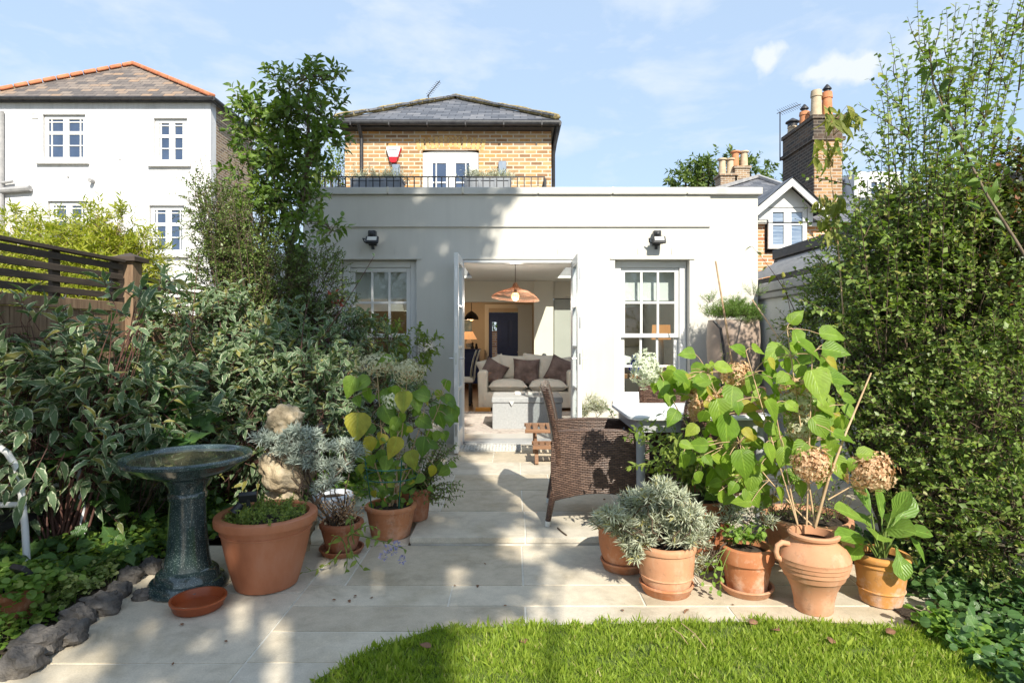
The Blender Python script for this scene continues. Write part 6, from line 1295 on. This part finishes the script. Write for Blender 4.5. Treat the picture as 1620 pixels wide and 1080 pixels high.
# ---- lavenders and silver foliage
def tuft(lv, c, r, ntw, leaf, per=13, up_=.55, tname=None, width=1.0, twr=.0012):
    d = rvec(ntw); d[:, 2] = np.abs(d[:, 2]) * .9 + .05; o = np.array(c) + d * r * .25
    sprays(lv, o, d + UP * up_, r * (.75 + .5 * rng.random(ntw)), per, leaf, width, twr, .05, .75, .5)
def silver(label, base, tufts, leaf, mt, ntw, stemroots, per=13, name='lavender', stem='twig', tn='narrow', wid=1.5, group='grey and silver lavenders'):
    t = thing(name, label, 'lavender', base, group); lv = LV()
    for (px, py, d, r) in tufts:
        c = vp(px, py, d); tuft(lv, c, r, ntw, leaf, per, width=wid)
        s_ = np.array(random.choice(stemroots)); b_ = bez(s_, (s_ + c) / 2 + rng.normal(0, .05, 3), c, 12); b_[1:-1] += rng.normal(0, .006, (10, 3)); lv.line(b_, .0050, .0028)
    lv.build('foliage', tn, M[mt], t); lv.build_twigs('stems', M[stem], t, 5); return t
silver('leggy grey lavender climbing over the stacked boulders on bare woody stems', (-1.0, 3.5, .1), [(414, 702, 3.36, .055), (430, 706, 3.36, .05), (458, 700, 3.35, .055), (478, 716, 3.35, .06), (446, 718, 3.34, .045), (490, 738, 3.36, .06), (470, 735, 3.35, .045), (522, 768, 3.38, .06), (508, 780, 3.38, .05), (472, 690, 3.36, .05), (492, 696, 3.36, .06), (505, 715, 3.38, .06), (516, 745, 3.40, .065), (545, 716, 3.42, .07), (562, 724, 3.42, .055), (540, 745, 3.42, .06), (498, 742, 3.38, .05)], .034, 'l_lavg', 26, [vp(528, 835, 3.45), vp(500, 800, 3.36), vp(470, 800, 3.34), vp(545, 835, 3.48)])
tf = []
for i in range(46):
    a, q = U(0, 6.28), U(0, 1) ** .5; px = 1040 + 88 * q * math.cos(a); py = 832 + 48 * q * math.sin(a) + (16 if px < 1010 and q > .7 else 0); tf.append((px, py, 2.93 - .22 * q * math.sin(-a) * .3 + U(-.1, .1), U(.045, .072)))
silver('big silver white cushion of lavender spilling over the sunlit front pots', (.757, 2.97, .15), tf, .038, 'l_lav', 22, [vp(1040, 868, 2.97), vp(1060, 870, 2.97), vp(1000, 860, 3.1)], per=11, wid=1.6)
tf = [(1215, 832, 3.0, .05), (1190, 815, 3.05, .06), (1150, 812, 3.1, .06), (1120, 830, 3.0, .05), (1160, 828, 3.05, .05), (1110, 870, 2.95, .05), (1118, 895, 2.93, .045), (1095, 905, 2.95, .04)]
silver('thin silver green lavender trailing between the front pots', (1.05, 3.0, .1), tf, .03, 'l_lav', 18, [vp(1150, 860, 2.97), vp(1130, 880, 2.97)], per=10)
silver('small upright grey lavender in the pot beside the right door leaf', (*XY(938, 6.3), .18), [(928, 652, 6.3, .10), (940, 646, 6.3, .12), (950, 655, 6.3, .10), (920, 660, 6.3, .08)], .05, 'l_lav', 20, [vp(938, 690, 6.3)])
for k, (x0, x1, dp, zt) in enumerate(terr_pl):
    lab = ('row of low silver lavender in the left terrace trough', 'row of low silver lavender in the right terrace trough')[k]
    t = thing('lavender', lab, 'lavender', ((x0 + x1) / 2, dp + .1, zt - .03), 'grey and silver lavenders'); lv = LV()
    for i in range(9): tuft(lv, (x0 + .04 + (x1 - x0 - .08) * i / 8, dp + .12, zt - .02), U(.10, .16) * (.8 if k and i == 4 else 1), 20, .045, 9, width=1.6)
    lv.build('foliage', 'narrow', M['l_lav'], t); lv.build_twigs('stems', M['twig'], t)
# ---- other pot plants
def leafy(name, label, cat, base, shoots_, leaf, spacing, tn, mt, stem='greenstem', flowers=None, group=None, **k):
    t = thing(name, label, cat, base, group); lv = LV()
    for a, b, c in shoots_: shoot(lv, bez(a, b, c, 9), leaf, spacing, **k)
    lv.build('foliage', tn, M[mt], t); lv.build_twigs('stems', M[stem], t, 5)
    if flowers:
        fl = LV()
        for c in flowers[0]:
            d = rvec(24); fl.leaves(np.array(c) + d * .012, d, rvec(24), flowers[2], 1.0)
        fl.build('flowers', 'tiny', M[flowers[1]], t)
    return t
s_ = []
for i in range(26):
    r_ = vp(U(1060, 1140), 785, U(3.25, 3.45)); e = vp(U(985, 1160), U(655, 745), U(3.1, 3.5)); s_.append((r_, (r_ + e) / 2 + UP * .1 + np.array([0, 0, .03]), e))
leafy('mint_plant', 'yellow green leafy stems rising from the dark pot in front of the grey table', 'plant', (1.02, 3.36, .3), s_, .052, .034, 'ovate', 'l_mint', pairs=True, start=.3, hang=.3, r0=.0035)
s_ = []
for i in range(150): q_, a = .19 * U(0, 1) ** .5, U(0, 6.28); r_ = np.array([XY(422, 3.06)[0] + q_ * math.cos(a), 3.06 + q_ * math.sin(a), .285]); e = r_ + np.array([U(-.05, .05), U(-.06, .02), U(.02, .09)]); s_.append((r_, (r_ + e) / 2 + UP * .03, e))
leafy('creeping_herb', 'low bright green creeping herb filling the large plastic pot', 'plant', (*XY(422, 3.06), .28), s_, .020, .010, 'tiny', 'l_mint', pairs=True, start=.1, r0=.0016)
s_ = []
for i in range(46): r_ = vp(U(520, 560), 832, 3.48); e = vp(U(500, 575), U(775, 825), U(3.36, 3.52)); s_.append((r_, (r_ + e) / 2, e))
leafy('dried_sedum', 'dry brown seed heads in the small dark pot by the boulders', 'plant', (-1.02, 3.5, .1), s_, .022, .012, 'tiny', 'f_brown', stem='twig', r0=.002)
s_ = []
for (a, b, c) in (((560, 860), (545, 790), (560, 830)), ((540, 870), (520, 900), (480, 905)), ((545, 860), (560, 905), (525, 935)), ((550, 850), (580, 820), (600, 838)), ((560, 845), (590, 850), (640, 868)), ((545, 860), (530, 830), (520, 870)), ((550, 850), (556, 880), (575, 900))): s_.append((vp(*a, 3.3), vp(*b, 3.2), vp(*c, 3.12)))
leafy('trailing_borage', 'sprawling soft green plant with lilac flowers trailing onto the lower paving', 'plant', (-.95, 3.3, .0), s_, .050, .032, 'ovate', 'l_mint', flowers=([vp(613, 868, 3.1), vp(622, 872, 3.1), vp(606, 880, 3.1), vp(628, 862, 3.12), vp(636, 885, 3.1)], 'f_purple', .016), start=.2, hang=.3)
s_ = []
for i in range(90): r_ = vp(U(640, 665), 795, 4.0); e = vp(U(640, 735), U(690, 800), U(3.85, 4.1)); s_.append((r_, (r_ + e) / 2 + UP * U(0, .12), e))
leafy('trailing_fuchsia', 'fine leaved dark plant leaning over the patio beside the orange pot', 'plant', (-.66, 4.0, .18), s_, .028, .020, 'ovate', 'l_small', stem='redstem', start=.2, r0=.0025, pairs=True)
s_ = []
for i in range(34): r_ = vp(U(1160, 1205), U(852, 862), U(2.92, 3.02)); a = U(0, 6.28); e = r_ + np.array([.075 * math.cos(a), .075 * math.sin(a), U(.02, .085)]); s_.append((r_, (r_ + e) / 2 + UP * .03, e))
for a, b, c in (((1150, 865), (1130, 890), (1125, 935)), ((1148, 868), (1120, 880), (1112, 920)), ((1155, 870), (1135, 910), (1140, 940))): s_.append((vp(*a, 2.86), vp(*b, 2.83), vp(*c, 2.84)))
leafy('geranium', 'fresh green scalloped leaves filling the weathered bloom stained pot', 'plant', (1.154, 2.97, .15), s_, .030, .018, 'round', 'l_dock', start=.3, r0=.002)
# broad leaved rosette in the ochre pot
t = thing('broad_leaved_plant', 'bright green broad leaved rosette standing in the ochre pot', 'plant', (1.745, 2.85, .16)); lv = LV()
for (tx, ty, dd, bend) in ((1348, 806, 2.74, .05), (1372, 790, 2.85, .06), (1394, 786, 2.9, .03), (1425, 796, 2.82, .05), (1438, 800, 2.9, .04), (1352, 840, 2.7, .03), (1462, 860, 2.72, .10), (1440, 935, 2.62, .12), (1345, 868, 2.72, .05), (1410, 825, 2.66, .05), (1385, 838, 2.64, .05), (1446, 836, 2.75, .07), (1370, 815, 2.95, .03), (1415, 810, 2.98, .03)):
    b = np.array([1.745 + U(-.02, .02), 2.85, .15]); tip = vp(tx, ty, dd); pts = bez(b, (b + tip) / 2 + UP * bend * 2.2, tip, 10)
    L_ = np.linalg.norm(tip - b); lv.line(pts[:6], .006, .003); d = pts[9] - pts[5]; lv.leaves(pts[4], d + (pts[6] - pts[4]), np.array([U(-.4, .4), -.5, .9]), max(.11, L_ * .62), 1.15)
lv.build('foliage', 'spoon', M['l_dock'], t); lv.build_twigs('petioles', M['greenstem'], t, 6)
# dead tangle in the wide bowl pot
s_ = []
for i in range(60): r_ = vp(U(1215, 1345), U(815, 826), U(3.25, 3.45)); e = r_ + np.array([U(-.12, .12), U(-.1, .1), U(.03, .22)]); s_.append((r_, (r_ + e) / 2 + UP * .02, e))
leafy('dry_tangle', 'dark tangle of fine dry stems in the wide bowl pot', 'plant', (1.636, 3.36, .2), s_, .018, .016, 'tiny', 'l_small', stem='twig', r0=.002, start=.1)
# conifer tuft in the tall planter
t = thing('dwarf_conifer', 'bright green dwarf conifer tuft spilling out of the tall taupe planter', 'conifer', (2.30, 6.28, 1.34)); lv = LV()
for i in range(46):
    a, q = U(0, 6.28), U(0, 1) ** .5; tuft(lv, (2.30 + .24 * q * math.cos(a), 6.28 + .22 * q * math.sin(a), 1.36 + .17 * (1 - q * .8) * U(.4, 1)), U(.08, .15), 13, .035, 16, width=1.2)
for i in range(5): tuft(lv, vp(1172 + i * 7, 505 + U(0, 8), 6.02), .05, 10, .03, 12)
tuft(lv, vp(1192, 470, 6.3), .12, 16, .035, 16); tuft(lv, vp(1125, 480, 6.3), .1, 16, .035, 16)
lv.build('foliage', 'narrow', M['l_pine'], t); lv.build_twigs('stems', M['twig'], t)
s_ = []
for a, b in (((950, 632), (975, 660)), ((958, 640), (972, 662)), ((965, 646), (970, 664))): s_.append((vp(b[0], b[1] + 10, 6.2), vp(a[0] + 10, a[1] + 8, 6.2), vp(*a, 6.15)))
leafy('twiggy_sedum', 'dark leaved twiggy plant arching from the small pot by the wall', 'plant', (*XY(972, 6.2), .16), s_, .05, .03, 'ovate', 'l_ivy', stem='twig', start=.3)
s_ = [(vp(1152, 620, 5.6), vp(1146, 580, 5.6), vp(1140, 545, 5.6)), (vp(1150, 620, 5.6), vp(1135, 590, 5.6), vp(1128, 570, 5.6)), (vp(1156, 620, 5.6), vp(1160, 590, 5.6), vp(1150, 560, 5.6)), (vp(1150, 620, 5.6), vp(1140, 600, 5.55), vp(1134, 600, 5.5))]
leafy('red_flowered_plant', 'slim green plant with small red flowers in front of the taupe planter', 'plant', (2.0, 5.6, 0), s_ + [(np.array([2.02, 5.6, 0]), np.array([2.0, 5.6, .3]), vp(1152, 622, 5.6))], .035, .03, 'ovate', 'l_mint', flowers=([vp(1138, 580, 5.55), vp(1144, 586, 5.55), vp(1141, 592, 5.55), vp(1150, 590, 5.55)], 'f_redflower', .02))
# ---- big small-leaved shrub on the right
sh = []
for i in range(64):
    k = i / 64; tx = 1285 + 380 * k + U(-20, 20); top = np.interp(tx, [1285, 1340, 1400, 1470, 1530, 1600, 1680], [370, 230, 120, -10, 30, -60, -120]) + U(-25, 140); dd = U(3.3, 4.3)
    bx_ = 1450 + (tx - 1450) * .28 + U(-40, 40); sh.append((vp(bx_, 560, dd + .2), vp(bx_ * .62 + tx * .38 + U(-25, 25), top * .62 + 560 * .38 - 30, dd + .1), vp(tx + U(-45, 30), top, dd - U(0, .5))))
sh2 = []
for a, b, c in list(sh):
    for j in range(2):
        t_ = U(.3, .9); p = (1 - t_) ** 2 * a + 2 * t_ * (1 - t_) * b + t_ * t_ * c; e = p + nrm((c - b) + rng.normal(0, .35, 3) * np.linalg.norm(c - b)) * U(.12, .38); sh2.append((p, (p + e) / 2 + rng.normal(0, .02, 3), e))
bush('small_leaved_shrub', 'huge small leaved evergreen shrub filling the right side with tall arching shoots', 'shrub', (2.3, 3.6, -.05),
     [(1348, 515, 4.6, 78, 85, .3), (1322, 480, 4.7, 44, 48, .25), (1290, 540, 4.7, 34, 40, .2), (1400, 430, 4.3, 90, 100, .35), (1480, 400, 4.0, 90, 120, .4), (1380, 600, 4.1, 80, 90, .3), (1450, 560, 3.8, 110, 120, .4), (1550, 520, 3.5, 110, 150, .4), (1430, 700, 3.6, 80, 80, .3), (1520, 700, 3.3, 110, 120, .35), (1600, 660, 3.1, 80, 140, .35), (1490, 820, 3.2, 60, 80, .25), (1570, 830, 3.0, 90, 90, .3), (1385, 400, 4.6, 52, 45, .25), (1440, 360, 4.1, 60, 60, .25), (1620, 850, 2.8, 60, 90, .3)],
     'tiny', .029, 'l_smallb', 4700, 11, .20, extra=lambda lv: (sprig(sh, 1, .046, .024, start=.15, width=1.3)(lv), sprig(sh2, 1, .042, .022, start=.1, width=1.3)(lv)), limb=.018, lo=.45, width=1.15, upn=.7)
bush('rust_tinged_shrub', 'dense rust tinged shrub rising at the right edge behind the arching shoots', 'shrub', (3.2, 3.8, -.05), [(1595, 345, 3.8, 60, 70, .35), (1620, 430, 3.6, 90, 110, .4), (1550, 410, 3.9, 70, 80, .3), (1640, 290, 3.8, 45, 70, .3), (1500, 430, 4.1, 70, 60, .3)], 'tiny', .036, 'l_rust', 1500, 11, .2, limb=.015, lo=.4, width=1.2)
# ---- long shoots with larger leaves
s_ = [(vp(1330, 520, 3.9), vp(1325, 330, 3.9), vp(1296, 220, 3.8))]; t = thing('drooping_shoot', 'tall bare shoot with drooping olive leaves in front of the sooty chimney', 'plant', (1.95, 3.9, -.05)); lv = LV()
lv.line(np.concatenate([[np.array([2.0, 3.95, -.05])], bez(vp(1338, 560, 3.9), vp(1326, 350, 3.9), vp(1306, 210, 3.85), 10)]), .006, .0025)
for cx_, cy_, n, rx, ry in ((1325, 180, 26, 26, 14), (1306, 240, 22, 18, 20), (1310, 325, 24, 20, 24), (1338, 190, 14, 22, 12), (1312, 360, 8, 12, 14)):
    p = np.stack([vp(cx_ + U(-rx, rx), cy_ + U(-ry, ry), 3.85 + U(-.1, .1)) for _ in range(n)]); lv.leaves(p, np.array([0, -.2, -1.0]) + rng.normal(size=(n, 3)) * .45, np.array([.1, -1, .3]) + rng.normal(size=(n, 3)) * .5, .10 * (.7 + .5 * rng.random(n)), .75)
    c = vp(cx_, cy_, 3.85); j = vp(1318 if cy_ < 300 else 1324, cy_ + 25, 3.87)
    for q in p[::2]: lv.line(bez(j, (j + q) / 2 + UP * .03, q, 4), .002, .0012)
lv.build('foliage', 'ovate', M['l_olive'], t); lv.build_twigs('stems', M['cane'], t, 5)
s_ = [(vp(1268, 520, 4.6), vp(1245, 450, 4.6), vp(1190, 390, 4.55)), (vp(1262, 560, 4.6), vp(1250, 480, 4.6), vp(1238, 440, 4.55))]
leafy('yellowing_shoot', 'thin pinkish shoot with yellowing leaves in front of the lean to roof', 'plant', (2.2, 4.65, -.05), s_ + [(np.array([2.2, 4.65, -.05]), np.array([2.22, 4.65, .6]), vp(1266, 530, 4.6))], .085, .075, 'ovate', 'l_olive', stem='redstem', start=.35, hang=.5, r0=.004)
t = thing('climbing_stem', 'long brown climber stem with big green leaves leaning across the tall shrub', 'climber', (2.7, 3.1, -.05)); lv = LV()
pts = np.array([vp(1470, 75, 3.2), vp(1476, 130, 3.2), vp(1496, 180, 3.15), vp(1530, 250, 3.1), vp(1562, 310, 3.05), vp(1610, 385, 3.0), vp(1660, 470, 2.95)]); lv.line(np.concatenate([pts, [np.array([2.75, 3.0, -.05])]]), .004, .008)
for i in range(64):
    k = U(0, 4.2); j = int(k); p = pts[j] + (pts[j + 1] - pts[j]) * (k - j) + np.array([U(-.07, .07), U(-.06, .06), U(-.06, .06)]); lv.leaves(p, rng.normal(size=3) + np.array([0, -.3, -.4]), np.array([.2, -.8, .6]) + rng.normal(size=3) * .4, U(.055, .10), .95)
for px, py in ((1555, 190), (1570, 210), (1590, 195), (1605, 185), (1545, 205), (1600, 205), (1575, 320), (1565, 345), (1598, 370)): lv.leaves(vp(px, py, 3.1), rng.normal(size=3) * .5 + np.array([.6, -.2, -.2]), np.array([.1, -.9, .5]), .085, .95)
lv.build('foliage', 'ovate', M['l_tree'], t); lv.build_twigs('stems', M['bark'], t, 6)
# ---- borders
def cover(name, label, x0, x1, y0, y1, z, n, leaf, mt, tn, hmax, kind='stuff', fn=None, lump=0.5):
    lv = LV(); x = rng.uniform(x0, x1, n); y = rng.uniform(y0, y1, n)
    if fn is not None: k = fn(x, y); x, y = x[k], y[k]; n = len(x)
    h = hmax * (.35 + .65 * np.abs(np.sin(x * 9 + 2 * np.sin(y * 7)) * np.cos(y * 8 + x * 3))) * (1 - lump + lump * rng.random(n)) * rng.random(n) ** .6
    lv.leaves(np.stack([x, y, z + h], 1), np.concatenate([rng.normal(size=(n, 2)), rng.normal(0, .35, (n, 1))], 1), np.array([0, -.25, 1.0]) + rng.normal(size=(n, 3)) * .4, leaf * (.6 + .8 * rng.random(n)), 1.2)
    k = slice(None, None, 9); lv.twig(np.stack([x[k], y[k], np.full(len(x[k]), z)], 1), np.stack([x[k] + .01, y[k], z + h[k]], 1), .0012, .0008); o = lv.build(name, tn, M[mt]); tw = lv.build_twigs('stems', M['greenstem'], o, 3)
    return tag(o, kind=kind) if kind else o
def inbed(x, y): return (x < np.interp(y, [0.8, 1.7, 2.3, 3.0, 3.6, 4.2], [-1.90, -1.92, -2.0, -2.05, -1.9, -1.55]) + rng.normal(0, .03, len(x)))
cover('ground_cover', '', -3.0, -1.5, 1.6, 4.3, -.03, 17000, .026, 'l_cover', 'round', .20, fn=inbed)
cover('bed_ivy', '', -3.0, -1.3, 2.6, 5.8, -.03, 2600, .07, 'l_ivy', 'ivy', .28, fn=lambda x, y: x < np.interp(y, [2.6, 3.6, 4.4, 5.8], [-2.15, -1.9, -1.3, -1.3]))
o = cover('golden_creeper', '', -2.42, -2.0, 2.65, 3.05, -.02, 2400, .017, 'l_gold', 'round', .16, kind=None, lump=.3); tag(o, 'pale golden green mound of creeping foliage behind the edging stones', 'plant'); o.children[0]['label'] = 'thin green stems'
lv = LV(); bxx, byy = XY(8, 2.62); n = 900; a = rng.uniform(0, 6.28, n); q = rng.random(n) ** .5 * .2; lv.leaves(np.stack([bxx + q * np.cos(a), byy + q * np.sin(a), .13 + .07 * rng.random(n) - .6 * np.maximum(q - .14, 0)], 1), np.concatenate([rng.normal(size=(n, 2)), rng.normal(0, .3, (n, 1))], 1), np.array([0, -.2, 1.]) + rng.normal(size=(n, 3)) * .4, .03 * (.6 + .7 * rng.random(n)), 1.2)
tag(lv.build('creeping_plant', 'round', M['l_cover']), 'bright green creeping leaves spilling from the brown bowl at the left edge', 'plant')
cover('border_ground_cover', '', 1.72, 2.7, 1.7, 3.6, -.05, 5200, .036, 'l_ivy', 'round', .20, fn=lambda x, y: x > np.interp(y, [1.7, 2.4, 2.6, 2.9, 3.6], [1.62, 1.72, 1.86, 1.95, 1.95]) + rng.normal(0, .03, len(x)))
o = cover('round_leaved_creeper', '', 1.72, 2.02, 2.30, 2.60, -.04, 420, .032, 'l_dock', 'round', .12, kind=None, lump=.2); tag(o, 'bright round leaved creeper at the lawn corner right of the ochre pot', 'plant')
cover('patio_edge_plants', '', -1.75, -1.05, 4.3, 6.3, -.02, 2600, .04, 'l_cover', 'ovate', .25, fn=lambda x, y: x < np.interp(y, [4.3, 5.0, 6.3], [-.98, -1.1, -1.2]))
# fallen leaves
for i, (px, py, a, lab) in enumerate(((1186, 988, .4, 'curled pale brown fallen leaf at the back edge of the lawn below the weathered pot'), (1316, 1020, 1.2, 'long brown fallen leaf on the lawn below the ribbed urn'), (1234, 1000, 2.2, 'dark crumpled fallen leaf on the lawn left of the urn'), (1402, 1003, .2, 'small brown fallen leaf on the lawn below the ochre pot'), (1470, 995, .1, 'reddish fallen leaf near the round leaved creeper'), (682, 1026, 2.8, 'dark brown fallen leaf in the grass at the left part of the lawn'), (830, 1020, 1.8, 'russet fallen leaf in the middle of the lawn'))):
    q = G(px, py, LZ + .03); lv = LV(); lv.leaves(np.array(q) + UP * .008, np.array([math.cos(a), math.sin(a), .12]), np.array([.1, -.3, 1]), .052, 1.3); o = lv.build('fallen_leaf', 'ovate', M['l_brown']); tag(o, lab, 'fallen leaf', 'fallen leaves on the lawn')
    so = o.modifiers.new('thickness', 'SOLIDIFY'); so.thickness = .0015
random.seed(15)
for i in range(20):
    px, py = random.choice([(U(700, 940), U(880, 965)), (U(960, 1230), U(955, 975)), (U(520, 700), U(890, 960)), (U(860, 960), U(700, 840)), (U(200, 420), U(985, 1060))])
    zq = 0.0 if py < 850 else LZ; q = G(px, py, zq); lv = LV(); a = U(0, 6.28); lv.leaves(np.array(q) + UP * .006, np.array([math.cos(a), math.sin(a), .1]), np.array([.2, -.2, 1]), U(.012, .028), 1.2); o = lv.build('dry_leaf_scrap', 'ovate', M['l_brown']); tag(o, 'tiny dry leaf scrap littering the pale paving', 'leaf scrap', 'dry leaf scraps on the paving')
for a, b, lab in (((1062, 992), (1088, 1018), 'short dry straw lying in the grass, left of its pair'), ((1078, 985), (1118, 1026), 'longer dry straw lying in the grass below the silver foliage pot')):
    g = MB(); p, q = G(*a, LZ + .04), G(*b, LZ + .03); g.tube([p, p.lerp(q, .5) + Vector((.004, 0, .008)), q], .0018, 5); solo('dry_straw', g, M['cane'], p, lab, 'straw', 'dry straws on the lawn', smooth=True)
# ---- the tall tree behind the camera whose crown shades the left of the garden
Uh = Vector((math.cos(SUN_AZ), math.sin(SUN_AZ), 0)); Vh = S.cross(Uh)
if Vh.z < 0: Vh = -Vh
t = thing('tall_garden_tree', 'tall broad leaved tree standing behind the photographer, its crown shading the left side', 'tree', (1.2, -4.6, -.1)); lv = LV(); cl = []
def uv_of(x, y, z): p = Vector((x, y, z)); return p.dot(Uh), p.dot(Vh)
random.seed(77)
def put(u, v, s_, r): cl.append((np.array(Uh * u + Vh * v + S * s_), r))
# dense part: covers the facade left of the doors; loose part: dapples terrace and beds
uE = uv_of(-.42, YF, 1.6)[0]; v0 = uv_of(-1, YF, -.2)[1]; v1 = uv_of(-1, YF, 2.95)[1]
for i in range(230):
    u, v = U(-.45, uE - .10), U(v0 - .1, v1 + .40)
    if v > v1 - .6 and u > uE - .5 and random.random() < .5: continue
    put(u, v, U(6.6, 8.6), U(.18, .32))
for i in range(16): put(uE + U(-.1, .35), U(v0 + .9, v1), U(6.8, 8.4), U(.08, .16))
for nn, ua, ub, va, vb in ((105, -.7, .80, 1.60, 2.35), (105, .2, 1.18, 2.35, v0 - .08), (150, -3.0, -.2, .8, v0)):
    for i in range(nn): put(U(ua, ub), U(va, vb), U(6.4, 8.6), U(.09, .22))
for i in range(9): put(U(.8, 1.4), U(1.6, v0 - .2), U(6.8, 8.4), U(.08, .15))
hub = np.array([1.0, -3.6, 2.9])
tr = LV(); tr.line(bez((1.2, -4.6, -.1), (1.3, -4.5, 1.5), hub, 10), .14, .10)
gaps = np.array([(U(-.3, uE), U(v0, v1 + .2), U(.04, .085)) for _ in range(30)] + [(U(-2.8, .9), U(.7, v0), U(.05, .14)) for _ in range(100)])   # sky gaps between the leaves
for c, r in cl:
    n = int(34 + 900 * r * r); o, d = inblob(n, c, (r, r, r), .0); uu, vv = o @ np.array(Uh), o @ np.array(Vh)
    k = np.min((uu[:, None] - gaps[None, :, 0]) ** 2 + (vv[:, None] - gaps[None, :, 1]) ** 2 - gaps[None, :, 2] ** 2, axis=1) > 0; o = o[k]; n = len(o)
    if n: lv.leaves(o, rng.normal(size=(n, 3)) - UP * .2, np.array(S)[None] + rng.normal(size=(n, 3)) * .6, .10 * (.7 + .6 * rng.random(n)), 1.1)
cc = np.array([c for c, r in cl])
sel = cc[::9]
for q in sel: tr.line(bez(hub, (hub + q) / 2 + np.array([0, 0, .2]), q, 7), .035, .008)
for c in cc:
    k = np.argsort(np.linalg.norm(sel - c, axis=1))[0]
    if 0 < np.linalg.norm(sel[k] - c) < 1.2: tr.line(np.array([sel[k], c]), .008, .004)
lv.build('crown', 'ovate', M['l_tree'], t); tr.build_twigs('trunk', M['bark'], t, 7)
